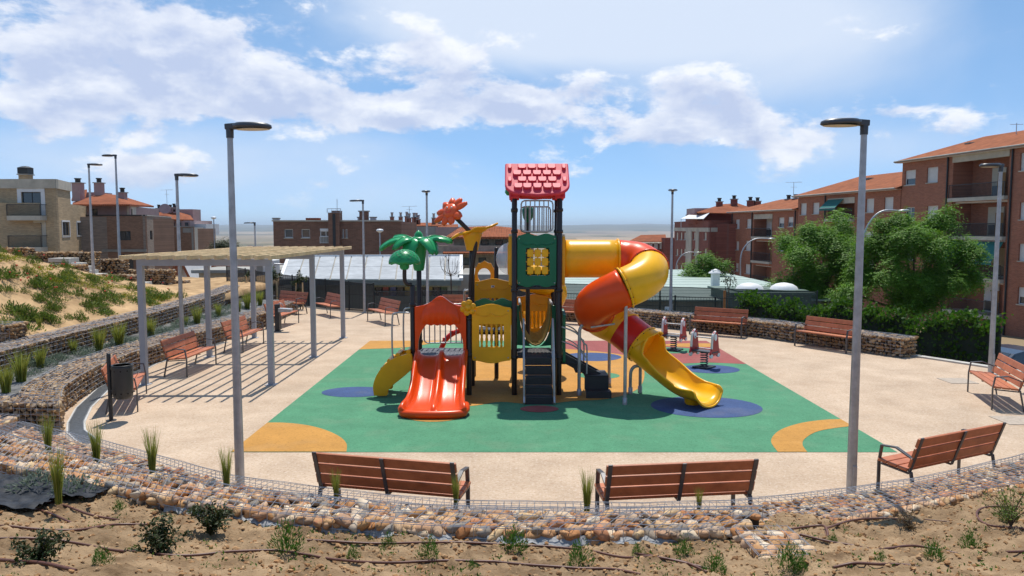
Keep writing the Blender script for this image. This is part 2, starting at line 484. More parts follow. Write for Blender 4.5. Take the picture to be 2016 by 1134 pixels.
def mat_plain():
    m = bpy.data.materials.new('dry_fields'); m.use_nodes = True
    nt = m.node_tree; N, L = nt.nodes, nt.links; b = N['Principled BSDF']; b.inputs['Roughness'].default_value = 1; b.inputs['Specular IOR Level'].default_value = 0
    tc = N.new('ShaderNodeTexCoord'); mp = N.new('ShaderNodeMapping'); mp.inputs['Scale'].default_value = (.0021, .0009, .0021)
    L.new(tc.outputs['Object'], mp.inputs[0])
    v = N.new('ShaderNodeTexVoronoi'); v.inputs['Scale'].default_value = 1.0; L.new(mp.outputs[0], v.inputs['Vector'])
    cr = N.new('ShaderNodeValToRGB'); e = cr.color_ramp.elements
    e[0].position = 0; e[0].color = (.30, .205, .125, 1); e[1].position = 1; e[1].color = (.22, .155, .10, 1)
    for p, c in ((.22, (.38, .285, .185)), (.42, (.22, .17, .10)), (.55, (.06, .08, .04)), (.66, (.35, .255, .16)), (.85, (.15, .13, .08))):
        x = e.new(p); x.color = (*c, 1)
    sp = N.new('ShaderNodeSeparateColor'); L.new(v.outputs['Color'], sp.inputs[0]); L.new(sp.outputs[0], cr.inputs[0])
    nz = N.new('ShaderNodeTexNoise'); nz.inputs['Scale'].default_value = .01; nz.inputs['Detail'].default_value = 8; L.new(tc.outputs['Object'], nz.inputs['Vector'])
    mr = N.new('ShaderNodeMapRange'); mr.inputs['To Min'].default_value = .6; mr.inputs['To Max'].default_value = 1.3; L.new(nz.outputs['Fac'], mr.inputs['Value'])
    hs = N.new('ShaderNodeHueSaturation'); L.new(cr.outputs[0], hs.inputs['Color']); L.new(mr.outputs[0], hs.inputs['Value'])
    L.new(hs.outputs[0], b.inputs['Base Color'])
    return m
split = rad.index(10000) * na
mt = MB(); mt.add(vs[:split + na], [f for f in fs if max(f) < split + na], True); struct(mt.build('terrain', mat_plain(), fix=False))
mh = MB(); mh.add(vs, [f for f in fs if max(f) >= split + na], True); struct(mh.build('hills', M('hill_scrub', (.085, .095, .055), 1, .3, .0008, spec=0, col2=(.17, .14, .09), detail=8), fix=False))

# ---- the sandy square
m_plaza = M('sandy_concrete', (.49, .36, .25), .9, .10, 1.1, bump=.35, bsc=70, spec=.2, col2=(.56, .43, .31), detail=12, dirt=.16)
def speckle(m, scale, dark, thr=.60, amt=.6):
    "fine aggregate specks"
    nt = m.node_tree; N, L = nt.nodes, nt.links; b = N['Principled BSDF']
    src = b.inputs['Base Color'].links[0].from_socket
    tc = N.new('ShaderNodeTexCoord'); nz = N.new('ShaderNodeTexNoise'); nz.inputs['Scale'].default_value = scale; nz.inputs['Detail'].default_value = 3
    L.new(tc.outputs['Object'], nz.inputs['Vector'])
    mr = N.new('ShaderNodeMapRange'); mr.inputs['From Min'].default_value = thr - .06; mr.inputs['From Max'].default_value = thr + .06; mr.inputs['To Max'].default_value = amt
    L.new(nz.outputs['Fac'], mr.inputs['Value'])
    mx = N.new('ShaderNodeMixRGB'); L.new(mr.outputs[0], mx.inputs[0]); L.new(src, mx.inputs[1]); mx.inputs[2].default_value = (*dark, 1)
    L.new(mx.outputs[0], b.inputs['Base Color'])
speckle(m_plaza, 38, (.30, .19, .11), .60, .5); speckle(m_plaza, 17, (.33, .21, .13), .60, .42); speckle(m_plaza, 23, (.66, .57, .47), .60, .35); speckle(m_plaza, 1.7, (.42, .29, .19), .62, .22)
plaza_pts = [(-9.6, 5.5), (12.5, 5.5), (15, 11.5), (14.2, 15.8), (12.55, 18.1), (11.2, 20.0), (10.5, 20.9), (6.6, 26.2), (2.2, 29.1), (-3, 31), (-9.3, 34), (-10, 20)]
sheet('square', plaza_pts, 0, m_plaza, th=3.0)
# kerb along the open right-hand edge
mb = MB(); kp = [(13.9, 16.0), (12.4, 18.15), (11.25, 20.1), (10.75, 20.9)]
for a, b in zip(kp, kp[1:]): mb.bar((a[0], a[1], -.05), (b[0], b[1], -.05), .22, .18)
struct(mb.build('kerb', M('pale_concrete', (.50, .47, .42), .9, .12, 6, bump=.2, bsc=50, dirt=.2)))

# ---- rubber safety floor with coloured patches
def rubber(name, col, col2=None):
    m = M(name, col, .85, .10, 3.0, bump=.35, bsc=110, spec=.2, detail=12, dirt=.14, col2=col2); return m
RG = rubber('green_rubber', (.088, .265, .145)); RY = rubber('ochre_rubber', (.53, .265, .062)); RB = rubber('blue_rubber', (.055, .095, .215)); RR = rubber('red_rubber', (.33, .095, .085))
for m_, d_ in ((RG, (.03, .15, .07)), (RY, (.36, .16, .03)), (RB, (.03, .05, .13)), (RR, (.22, .05, .05))): speckle(m_, 75, d_, .58, .55); speckle(m_, 1.3, (.42, .36, .26), .60, .07); speckle(m_, 21, tuple(c * .6 for c in d_), .60, .3)
floor = sheet('rubber_floor', [(-4.4, 11.66), (6.02, 11.66), (6.02, 23.4), (-4.4, 23.4)], .005, RG)
def patch(px, z, mat, smooth=True, label=None):
    pts = [G(a, b) for a, b in px]
    if smooth:
        pts2 = bez(pts + [pts[0]], 6)[:-1]
    else: pts2 = pts
    pts2 = [(min(max(p.x, -4.395), 6.015), min(max(p.y, 11.665), 23.395)) for p in pts2]
    o = sheet('rubber_patch', pts2, z, mat, parent=floor)
    if label: o['label'] = label
    return o
def ell(cx, cy, rx, ry, n=28): return [(cx + rx * math.cos(2 * math.pi * k / n), cy + ry * math.sin(2 * math.pi * k / n)) for k in range(n)]
def gell(cx, cy, rx, n=30, sq=1.0):
    "true circle on the ground round the pixel, given by its half width in pixels"
    c = G(cx, cy); r = rx / 1500 * (c.y * CT + (CAM_Z) * ST)
    return [(c.x + r * math.cos(2 * math.pi * k / n), c.y + sq * r * math.sin(2 * math.pi * k / n)) for k in range(n)]
def gpatch(pts, z, mat, label):
    o = sheet('rubber_patch', [(min(max(p[0], -4.395), 6.015), min(max(p[1], 11.665), 23.395)) for p in pts], z, mat, parent=floor); o['label'] = label
# quarter disc, front left
c0 = (-4.4, 11.66); 
fl = [(455, 890)] + [(512, 833)] + [(560, 833), (605, 838), (640, 847), (668, 860), (682, 874), (682, 890)]
pp = [G(a, b) for a, b in fl]; pp = [pp[0]] + bez(pp[1:], 5)
gpatch([(p.x, p.y) for p in pp], .009, RY, 'ochre rounded corner patch')
gpatch(gell(700, 772, 66, sq=.72), .009, RB, 'blue oval patch')
patch([(832, 798), (925, 800), (985, 792), (1060, 797), (1130, 790), (1195, 786), (1250, 770), (1268, 745), (1262, 715), (1230, 700), (1150, 690), (1060, 686), (980, 690), (905, 700), (840, 728), (818, 765)], .009, RY, True, 'large ochre patch under the play tower')
gpatch(gell(857, 815, 64, sq=1.0), .0105, RY, 'ochre disc under the double slide')
gpatch(gell(1390, 801, 108, sq=.83), .009, RB, 'large blue disc under the tube slide exit')
gpatch(gell(1062, 806, 38, sq=.72), .0125, RR, 'small red disc before the stairs')
rb = [(6.015, 19.35)] + [(p.x, p.y) for p in bez([G(1395, 714), G(1330, 716), G(1265, 712), G(1190, 704), G(1120, 692), G(1105, 680), G(1110, 668)], 5)] + [(6.015, 23.39)]
gpatch(rb, .0075, RR, 'red back right area')
gpatch(gell(1398, 727, 57, sq=.8), .009, RB, 'blue disc under the near spring rider')
gpatch(gell(1165, 703, 58, sq=.85), .0112, RB, 'blue disc behind the tower')
gpatch(gell(1178, 740, 42, sq=.8), .0118, RG, 'green disc beside the tower')
gpatch(gell(1318, 690, 55, sq=.7), .0095, RG, 'green disc under the far spring rider')
gpatch([(x, y) for x, y in gell(1375, 680, 70, sq=.35)], .0088, RY, 'ochre oval near the back edge')
bl = [(-4.395, 23.39), (-4.395, 21.7)] + [(p.x, p.y) for p in bez([G(740, 687), G(790, 685), G(830, 680), G(870, 672), G(880, 668)], 4)] + [(-1.9, 23.39)]
gpatch(bl, .009, RY, 'ochre back left strip')
# arc, front right
o1 = [(p.x, p.y) for p in bez([G(1530, 889), G(1518, 868), G(1535, 848), G(1575, 834), G(1625, 827), G(1668, 826)], 6)]
i1 = [(p.x, p.y) for p in bez([G(1700, 838), G(1655, 842), G(1610, 850), G(1585, 864), G(1580, 876), G(1588, 889)], 6)]
gpatch([(o1[0][0], 11.665)] + o1 + [(6.015, o1[-1][1] - .02)] + i1 + [(i1[-1][0], 11.665)], .009, RY, 'ochre arc at the front right corner')

# ---- slopes: foreground earth bank
NEARW = [(-14, 11.2), (-9, 9.6), (-5.9, 8.35), (-4.14, 7.75), (-3.13, 7.31), (-2.52, 7.06), (-1.81, 6.89), (-.96, 6.72), (-.04, 6.61), (.87, 6.59), (1.95, 6.59), (2.3, 6.9), (2.74, 7.65), (3.41, 7.75), (4.05, 7.97), (5.24, 8.61), (6.29, 9.16), (9, 11.0), (14, 14)]
def ynear(x):
    for (a, ya), (b, yb) in zip(NEARW, NEARW[1:]):
        if x <= b: return ya + (yb - ya) * (x - a) / (b - a)
    return NEARW[-1][1]
def soil_base(x, y):
    d = ynear(x) - y
    b = .70 - .28 * max(0, min(1, (x - 2.3) / 1.2))
    z = b + (.11 * d + .055 * d * d if d < 1.5 else .289 + .275 * (d - 1.5)) if d > 0 else b - .6 * min(1.0, -d * 3)
    # dip with the black sheet on the left
    if d > 0: z -= .10 * math.exp(-((x + 4.6) / 1.1) ** 2 - ((y - 7.0) / .6) ** 2)
    return z
def soil_z(x, y):
    n = .05 * fbm2(x, y, 1.3, 3) + .03 * fbm2(x, y, 5, 4, 3.) + .028 * max(-.2, fbm2(x, y, 9, 4, 7.)) + .03 * max(-.12, fbm2(x, y, 26, 3, 9.))
    return soil_base(x, y) + n
xs = [-14 + .35 * i for i in range(24)]; xs = [x for x in xs if x < -6.2]
x = -6.2
while x < 7.2: xs.append(x); x += .027
x = 7.2
while x < 14.5: xs.append(x); x += .35
ts = [i / 120 for i in range(121)]
V = []
for x in xs:
    yn = ynear(x) + .28
    for t in ts:
        y = yn - (yn - 1.2) * (t ** 1.25)
        V.append((x, y, soil_z(x, y)))
nt_ = len(ts); ii = np.arange(len(xs) - 1)[:, None] * nt_ + np.arange(nt_ - 1)[None, :]
F = np.stack([ii, ii + 1, ii + nt_ + 1, ii + nt_], -1).reshape(-1, 4)[:, ::-1]
m_soil = M('foreground_earth', (.225, .14, .075), .97, .30, 3.0, bump=1.0, bsc=48, spec=.1, col2=(.35, .24, .14), detail=12, dirt=.28)
struct(link('earth_bank', np_mesh('earth_bank', V, F, True), m_soil))

# ---- hillside on the left
def ridge(y): return max(.55, min(3.4, 2.95 - .215 * (y - 24)))
def hill_z(x, y):
    t = max(0, min(1, (-11.75 - x) / 5.2)); t = t * t * (3 - 2 * t) * .55 + t * .45
    return .84 + (ridge(y) - .84) * t + .05 * fbm2(x, y, .9, 4) + .03 * fbm2(x, y, 3.1, 3, 2.)
V = []; ny = 150; nx = 90
for i in range(nx + 1):
    for j in range(ny + 1):
        x = -11.6 - 20 * (i / nx) ** 1.5; y = 11 + 34 * j / ny
        V.append((x, y, hill_z(x, y) - (.25 if i == 0 else 0)))
ii = np.arange(nx)[:, None] * (ny + 1) + np.arange(ny)[None, :]
F = np.stack([ii, ii + 1, ii + ny + 2, ii + ny + 1], -1).reshape(-1, 4)
m_hill = M('sandy_hillside', (.39, .245, .125), .97, .25, 1.2, bump=.9, bsc=26, spec=.1, col2=(.50, .335, .18), detail=10, dirt=.2)
struct(link('hillside', np_mesh('hillside', V, F, True), m_hill))
# planted bed between the two left walls
m_bed = M('grey_weed_membrane', (.065, .072, .082), .95, .45, 5, bump=.8, bsc=24, col2=(.20, .195, .185), detail=9, dirt=.3, spec=.1)
bedx = [(-9.6, -11.2)]
V = []; nb = 120; nw = 14
for j in range(nb + 1):
    y = 13.4 + 19 * j / nb
    for i in range(nw + 1):
        x = -9.2 - 1.9 * i / nw
        V.append((x, y, .43 + .03 * fbm2(x, y, 2.5, 3) + .02 * fbm2(x, y, 8, 2)))
ii = np.arange(nb)[:, None] * (nw + 1) + np.arange(nw)[None, :]
F = np.stack([ii, ii + 1, ii + nw + 2, ii + nw + 1], -1).reshape(-1, 4)
struct(link('planting_bed', np_mesh('planting_bed', V, F, True), m_bed))

# ---- drain channel along the left edge
m_grate = M('grate_steel', (.16, .17, .18), .5, .2, 20, metal=.4); m_chan = M('channel_edge', (.48, .47, .45), .7, .1, 8)
dpts = [G(178, 873), G(150, 850), G(150, 832), G(165, 803), G(205, 765), G(300, 716), G(440, 674)]
dr = MB()
for a, b in zip(dpts, dpts[1:]): dr.bar((a.x, a.y, -.005), (b.x, b.y, -.005), .30, .034)
drain = struct(dr.build('drain_channel', m_chan))
gm = MB(); gm.box((0, 0, 0), (.235, 1, .012))
for a, b in zip(dpts, dpts[1:]):
    n = max(1, int((b - a).length / .5)); ang = math.atan2(b.y - a.y, b.x - a.x) - math.pi / 2
    for k in range(n):
        s = (b - a).length / n; c = a + (b - a) * ((k + .5) / n)
        q = MB(); rot = Matrix.Rotation(ang, 3, 'Z')
        for w in (-.11, .11): q.box(Vector((c.x, c.y, .016)) + rot @ Vector((w, 0, 0)), (.016, s - .012, .012), rot)
        nb_ = max(6, int(s / .045))
        for t in range(nb_): q.box(Vector((c.x, c.y, .016)) + rot @ Vector((0, -s / 2 + .02 + (s - .04) * t / (nb_ - 1), 0)), (.20, .018, .011), rot)
        q.build('grate', m_grate, drain)
# manhole covers set flush in the floor
for px, py in ((1885, 750), (2000, 828)):
    c = G(px, py); cv = MB(); cv.box((c.x, c.y, .004), (.62, .62, .012)); o = struct(cv.build('inspection_cover', M('cover_stone', (.40, .33, .26), .9, .2, 14, bump=.4, bsc=80), bevel=.003))
c = G(205, 848)

# ---------------------------------------------------------------- gabion walls
STONE_RAMP = ['#e8cda2', '#d0a06c', '#c48a58', '#ecdcc2', '#daa872', '#a6a098', '#cc9464', '#f0e4ce', '#b47c4e', '#dfb98a', '#98938b', '#d2a478', '#c88a68']
m_stone = M('river_stone', (.74, .70, .66), .8, .22, 9, bump=.25, bsc=60, spec=.25, island=True, ramp=STONE_RAMP)
DARK_RAMP = ['#c8a478', '#a07c56', '#bc9468', '#d2b896', '#8c6c4c', '#b0a08e', '#84644a', '#c4a884', '#a88864']
m_stone2 = M('quarry_stone', (.76, .76, .76), .88, .25, 9, bump=.3, bsc=50, spec=.2, island=True, ramp=DARK_RAMP)
m_fill = M('dark_gap', (.05, .038, .028), 1, .2, 5, spec=0)
m_wire = M('galvanised_wire', (.37, .38, .40), .5, .1, 5, metal=.3)
def make_stone(seed, sub, rough):
    bm = bmesh.new(); bmesh.ops.create_icosphere(bm, subdivisions=sub, radius=.5)
    r = random.Random(seed)
    off = Vector((r.uniform(0, 50), r.uniform(0, 50), r.uniform(0, 50)))
    for v in bm.verts:
        d = v.co.normalized(); k = 1 + rough * noise.noise(d * 1.3 + off) + rough * .5 * noise.noise(d * 2.7 + off)
        v.co = d * .5 * k
        if sub == 2:     # a few flattened sides
            for ax in (Vector((0, 0, 1)), Vector((.3, .9, .2)).normalized()):
                h = v.co.dot(ax)
                if abs(h) > .36: v.co -= ax * (h - math.copysign(.36 + .35 * (abs(h) - .36), h))
    me = bpy.data.meshes.new('stone'); bm.to_mesh(me); bm.free()
    me.polygons.foreach_set('use_smooth', [sub == 2] * len(me.polygons)); return me
ROUND = [make_stone(i, 2, .62) for i in range(18)]
ANG = [make_stone(100 + i, 1, .7) for i in range(12)]
for me in ROUND: me.materials.append(m_stone)
def mesh_np(me):
    v = np.empty(len(me.vertices) * 3, np.float32); me.vertices.foreach_get('co', v)
    f = np.array([tuple(p.vertices) for p in me.polygons], np.int32); return v.reshape(-1, 3), f
ROUND_NP = [mesh_np(m) for m in ROUND]; ANG_NP = [mesh_np(m) for m in ANG]
def resample(pl, step):
    pl = [Vector((p[0], p[1], 0)) for p in pl]
    d = [0]
    for a, b in zip(pl, pl[1:]): d.append(d[-1] + (b - a).length)
    n = max(1, round(d[-1] / step)); out = []
    for k in range(n + 1):
        s = d[-1] * k / n
        for i in range(len(pl) - 1):
            if s <= d[i + 1] + 1e-9:
                t = (s - d[i]) / max(1e-9, d[i + 1] - d[i]); out.append(pl[i].lerp(pl[i + 1], t)); break
    return out, d[-1]
def gabion(label, A, B, z0, z1, size=.13, faces='TA', singles=0, cell=.1, rim=0., round_=True, ends='', zlow=None, wire=.003, group=None, flat=.62, wirestep=None):
    """a basket wall between polyline A (one side) and B (the other side); stones lie on the top T and on the sides A, B"""
    la = resample(A, 1)[1]; lb = resample(B, 1)[1]; Ln = (la + lb) / 2; n = max(2, round(Ln / .5))
    Ar = resample(A, la / n)[0]; Br = resample(B, lb / n)[0]
    n = min(len(Ar), len(Br)) - 1
    c = sum(Ar, Vector()) / len(Ar)
    t = thing('gabion_wall', label, 'stone wall', (c.x, c.y, z0), group=group); t['kind'] = 'thing'
    def pt(u, w, z):      # u 0..1 along, w 0..1 from A to B
        s = min(max(u, 0), 1) * n; i = min(int(s), n - 1); k = s - i
        a = Ar[i].lerp(Ar[i + 1], k); b = Br[i].lerp(Br[i + 1], k); p = a.lerp(b, w); return Vector((p.x, p.y, z))
    wd = (Ar[n // 2] - Br[n // 2]).length
    ins = min(.3, size * .42 / wd)
    top = z1 - rim
    fb = MB(); vs = []
    for i in range(n + 1):
        for w, z in ((ins, z0), (1 - ins, z0), (1 - ins, top - size * .42), (ins, top - size * .42)): vs.append(pt(i / n, w, z))
    fs = [(i * 4 + j, i * 4 + (j + 1) % 4, i * 4 + 4 + (j + 1) % 4, i * 4 + 4 + j) for i in range(n) for j in range(4)] + [(0, 1, 2, 3), (n * 4 + 3, n * 4 + 2, n * 4 + 1, n * 4)]
    fb.add(vs, fs); fb.build('inner_fill', m_fill, t, kind='stuff')
    st = []
    if 'T' in faces:
        nu = int(Ln / (size * .92)); nw = max(1, round(wd / (size * .72)))
        for i in range(nu):
            for j in range(nw):
                u = (i + .5 + random.uniform(-.33, .33) + .5 * (j % 2)) / nu; w = (j + .5 + random.uniform(-.2, .2)) / nw
                st.append((pt(u, w, top - size * .34 + random.uniform(-.25, .12) * size), 0))
    for f in 'AB':
        if f in faces:
            nu = int(Ln / (size * .88)); nz = max(1, round((top - z0) / (size * .66)))
            for i in range(nu):
                for j in range(nz):
                    u = (i + .5 + random.uniform(-.3, .3) + .5 * (j % 2)) / nu
                    w = ins if f == 'A' else 1 - ins
                    st.append((pt(u, w, z0 + (j + .5 + random.uniform(-.2, .2)) / nz * (top - z0)), 1))
    for e in ends:
        u = 0 if e == '0' else 1
        nw = max(1, round(wd / (size * .85))); nz = max(1, round((top - z0) / (size * .66)))
        for i in range(nw):
            for j in range(nz):
                st.append((pt(u, (i + .5 + random.uniform(-.2, .2)) / nw, z0 + (j + .5 + random.uniform(-.2, .2)) / nz * (top - z0)), 1))
    src = ROUND if round_ else ANG; srcn = ROUND_NP if round_ else ANG_NP
    mat = m_stone if round_ else m_stone2
    st.sort(key=lambda s: (s[0] - cam.location).length)
    VV = []; FF = []; o = 0
    for k, (p, kind) in enumerate(st):
        i = random.randrange(len(src)); a = size * random.choice((.8, .95, 1.05, 1.15, 1.3))
        sc = (a * 1.12, a * random.uniform(.68, .95), a * random.uniform(flat - .1, flat + .12))
        rot = Euler((random.gauss(0, .3), random.gauss(0, .3), random.uniform(0, 6.28)))
        q = p - t.location
        if k < singles: link('stone', src[i], None, t, q, rot, sc)
        else:
            v, f = srcn[i]; Mx = np.array(rot.to_matrix()) @ np.diag(sc)
            VV.append(v @ Mx.T + np.array(q)); FF.append(f + o); o += len(v)
    if VV:
        s = link('stone_fill', np_mesh('stone_fill', np.concatenate(VV), np.concatenate(FF), round_), mat, t); s['kind'] = 'stuff'
    if wire:
        sg = []; ws = wirestep or cell
        m_ = int(Ln / .25); nc = int(Ln / ws); e = .006 / wd
        for w in [k / max(1, round(wd / cell)) for k in range(max(1, round(wd / cell)) + 1)]:
            for i in range(m_):
                a, b = (pt((i + q) / m_, w, z1 + .012 + .004 * math.sin(i * 1.7 + w * 9 + q * 1.7) + (.012 * math.sin((i + q) * .9 + w * 7) if 0 < w < 1 else 0)) for q in (0, 1)); sg.append((a - t.location, b - t.location))
        for i in range(nc + 1):
            u = i / nc
            sg.append((pt(u, 0, z1 + .012) - t.location, pt(u, 1, z1 + .012) - t.location))
            for f, w in (('A', -e), ('B', 1 + e)):
                if f in faces or rim: sg.append((pt(u, w, z0 if f in faces else z1 - .14) - t.location, pt(u, w, z1) - t.location))
        for f, w in (('A', -e), ('B', 1 + e)):
            if f in faces or rim:
                nz = max(1, round((z1 - z0) / cell))
                for k in range(nz + 1):
                    z = z1 - k * cell
                    if z < (z0 if f in faces else z1 - .14): continue
                    for i in range(m_): sg.append((pt(i / m_, w, z) - t.location, pt((i + 1) / m_, w, z) - t.location))
        for e_ in ends:
            u = 0 if e_ == '0' else 1
            for k in range(int(wd / cell) + 1): sg.append((pt(u, k * cell / wd, z0) - t.location, pt(u, k * cell / wd, z1) - t.location))
            for k in range(int((z1 - z0) / cell) + 1): sg.append((pt(u, 0, z1 - k * cell) - t.location, pt(u, 1, z1 - k * cell) - t.location))
        V, F = wires(sg, wire); link('wire_mesh', np_mesh('wire_mesh', V, F), m_wire, t)
    return t
# foreground: low basket along the square, and the raised basket in front of it
IN = [(-7.6, 11.6), (-5.72, 10.52), (-4.46, 9.71), (-3.35, 9.0), (-2.26, 8.62), (-1.54, 8.39), (-.73, 8.19), (.05, 8.15), (.82, 8.12), (1.34, 8.09), (2.42, 8.18)]
def inset(pl, d):
    out = []
    for i, p in enumerate(pl):
        a = pl[max(i - 1, 0)]; b = pl[min(i + 1, len(pl) - 1)]; t = Vector((b[0] - a[0], b[1] - a[1])).normalized()
        out.append((p[0] + t.y * d, p[1] - t.x * d))
    return out
gabion('low gabion of cobbles behind the two front benches, its wire rim standing up', IN, inset(IN, .62), 0, .5, .11, 'TA', 300, .085, rim=.09, wire=.0032)
OF = [(-6.9, 9.97), (-5.47, 9.01), (-4.37, 8.38), (-3.63, 8.05), (-2.65, 7.62), (-1.54, 7.31), (-.53, 7.14), (.45, 7.09), (1.42, 7.12), (2.41, 7.14)]
ON = [(-6.6, 8.9), (-5.3, 8.25), (-4.14, 7.75), (-3.13, 7.31), (-2.52, 7.06), (-1.81, 6.89), (-.96, 6.72), (-.04, 6.61), (.87, 6.59), (1.95, 6.59)]
gabion('raised gabion of rounded river cobbles nearest the bare earth, in the foreground', OF, ON, .36, .82, .135, 'TB', 300, .1, rim=.012, wire=.0036)
gabion('short cobble basket sticking out towards the viewer, right of the middle', [(2.46, 6.62), (2.52, 6.02)], [(1.98, 6.62), (2.02, 6.02)], .5, .83, .13, 'TAB', 80, .1, ends='1', wire=.003)
IR = [(2.42, 8.18), (3.61, 8.49), (4.98, 8.98), (6.79, 9.89), (9.2, 11.4), (11.5, 13.0)]
IRn = [(2.6, 7.42), (3.41, 7.72), (4.05, 7.97), (5.24, 8.5), (7.2, 9.2), (9.7, 10.7), (12, 12.3)]
gabion('low curving gabion rising to the right edge in front of the single tilted bench', IR, IRn, 0, .5, .115, 'TAB', 300, .085, rim=.05, wire=.0032)
# left terraces
LWf = [(-8.02, 13.36), (-8.45, 14.1), (-8.8, 15.3), (-9.08, 16.6), (-9.2, 18.7), (-9.1, 21), (-8.9, 23.2), (-8.7, 27.2), (-8.9, 31)]
LWb = [(-8.9, 13.55), (-9.3, 14.3), (-9.65, 15.5), (-9.92, 16.7), (-10.05, 18.7), (-9.95, 21), (-9.75, 23.2), (-9.5, 27.2), (-9.6, 31)]
gabion('long low gabion bounding the left of the square behind the benches', LWf, LWb, 0, .5, .12, 'TA', 0, .1, round_=False, wire=.004, wirestep=.2)
gabion('gabion end block at the near left corner of the square', [(-7.74, 12.82), (-11.2, 13.2)], [(-8.06, 13.36), (-11.2, 13.8)], 0, .5, .13, 'TA', 0, .1, round_=False, ends='0', wire=.0032)
gabion('small separate cobble basket at the far left below the terraces', [(-8.25, 12.55), (-8.25, 11.75)], [(-9.6, 12.75), (-9.6, 11.85)], 0, .36, .13, 'TA', 60, .1, ends='1', wire=.003)
UWf = [(-10.55, 13.9), (-10.7, 15.8), (-10.8, 17.8), (-10.9, 21.6), (-11.1, 26), (-11.5, 30), (-12.2, 34)]
UWb = [(-11.2, 13.8), (-11.35, 15.7), (-11.5, 17.8), (-11.6, 21.6), (-11.8, 26), (-12.2, 30.2), (-12.9, 34.2)]
gabion('upper gabion terrace wall holding the sandy hillside on the left', UWf, UWb, .4, .92, .12, 'TA', 0, .1, round_=False, wire=.004, wirestep=.2)
gabion('small stone basket stub on the hillside at the left edge', [(-11.5, 17.3), (-13, 17.35)], [(-11.5, 17.9), (-13, 17.95)], .8, 1.28, .12, 'TA', 0, .1, round_=False, ends='0', wire=.0032)
# back right
RWf = [(.6, 28.75), (1.95, 28.43), (4.43, 27.24), (5.97, 25.75), (7.74, 24.3), (8.96, 22.49), (10.45, 20.3)]
RWb = [(.8, 29.4), (2.2, 29.1), (4.8, 27.8), (6.5, 26.2), (8.3, 24.75), (9.55, 22.9), (11.05, 20.65)]
gabion('low brown gabion behind the two benches at the back right', RWf, RWb, 0, .53, .125, 'AT', 0, .1, round_=False, ends='1', wire=.0028, wirestep=.14)
gabion('short gabion stub behind the bench at the right edge', [(12.6, 17.3), (14.3, 14.6)], [(13.2, 17.6), (14.9, 14.9)], -.6, .25, .125, 'AT', 0, .1, round_=False, ends='0', wire=.0032)
# stone walls and steps climbing the hill
def hillwall(label, px0, px1, pyt, pyb, Y, dep=.7):
    a = P(px0, pyt, Y); b = P(px1, pyt, Y); z0 = P(px0, pyb, Y).z - .6
    return gabion(label, [(a.x, Y), (b.x, Y)], [(a.x, Y + dep), (b.x, Y + dep)], z0, a.z, .17, 'TA', 0, .1, round_=False, ends='1', wire=0)
hillwall('topmost dry stone wall on the hill under the beige house', 0, 50, 488, 512, 37)
hillwall('dry stone wall left of the hill steps', 42, 182, 496, 530, 37.6)
hillwall('short dry stone wall in front of the upper hill steps', 108, 156, 521, 545, 35.4)
hillwall('dry stone wall behind the lamp at the top of the hill', 180, 238, 510, 545, 38.5)
hillwall('long dry stone wall beside the lower hill steps', 236, 332, 531, 565, 39)
hillwall('low dry stone wall at the foot of the hill steps', 190, 262, 541, 560, 36.5)
hillwall('lowest dry stone wall near the yield sign', 285, 362, 553, 575, 40)
hillwall('thin stone kerb wall beyond the pergola', 395, 448, 569, 580, 41)
st = thing('hill_steps', 'concrete steps climbing between stone walls on the left hillside', 'steps', P(150, 545, 36.3))
m_conc = M('step_concrete', (.50, .47, .42), .9, .12, 5, bump=.2, bsc=40, dirt=.2)
for x0, x1, y in ((104, 142, 508), (112, 158, 517.5), (154, 174, 524), (158, 181, 532), (175, 200, 539), (195, 240, 546), (262, 288, 556), (272, 300, 563)):
    a = P(x0, y, 36.8); b = P(x1, y, 36.8)
    q = MB(); q.box(((a.x + b.x) / 2, 36.9, a.z - .09), (b.x - a.x, 1.0, .18)); q.build('tread', m_conc, st, bevel=.01)
    q = MB(); q.box(((a.x + b.x) / 2, 37.0, a.z - .6), (b.x - a.x - .02, .9, .85)); q.build('riser', m_conc, st)
# ================================================================ PLAY TOWER
def plastic(name, col, rough=.3, var=.06):
    return M(name, col, rough, var, 2.5, bump=.03, bsc=140, spec=.34, dirt=.15)
pY = plastic('yellow_plastic', (.95, .475, .010)); pO = plastic('orange_red_plastic', (.82, .072, .004)); pR = plastic('red_plastic', (.66, .028, .022))
pG = plastic('green_plastic', (.006, .15, .07)); pG2 = plastic('leaf_green_plastic', (.02, .31, .10)); pP = plastic('pink_red_plastic', (.72, .05, .085), .55)
pYo = plastic('amber_plastic', (.95, .43, .010)); pD = M('dark_post_paint', (.020, .012, .010), .38, .15, 4, spec=.5)
pS = M('black_deck', (.028, .028, .031), .6, .2, 8, bump=.1, bsc=90); pDk = M('slate_deck', (.10, .105, .125), .6, .12, 6)
pRail = M('rail_grey', (.42, .42, .42), .42, .08, 6, metal=.35); pCoral = plastic('coral_plastic', (.80, .115, .03)); pW = M('white_plastic', (.75, .75, .74), .4, .05, 4)
YF, YB = 15.73, 16.68                                  # front and back rows of posts
XL, XM, XT, XR = -2.06, -.90, .05, .98                 # columns of posts
D1, D2 = .84, 2.28                                     # deck heights
play = thing('play_tower', 'colourful play tower with orange double slide and red-yellow spiral tube slide', 'playground set', (-.2, 16.2, 0))
def part(mb, name, mat, parent=play, **k): return mb.build(name, mat, parent, **k)
def post(x, y, z1, r=.056, z0=0., name='post', collars=()):
    o = part(MB().lathe([(r, z0), (r, z1 - .03), (r * .8, z1 - .008), (0, z1)], (x, y, 0), 14), name, pD)
    for z in collars:
        q = MB(); q.lathe([(r, z - .035), (r + .016, z - .03), (r + .016, z + .03), (r, z + .035)], (x, y, 0), 14)
        q.box((x, y - r - .014, z), (.03, .03, .03)); part(q, 'collar', pD, o)
    return o
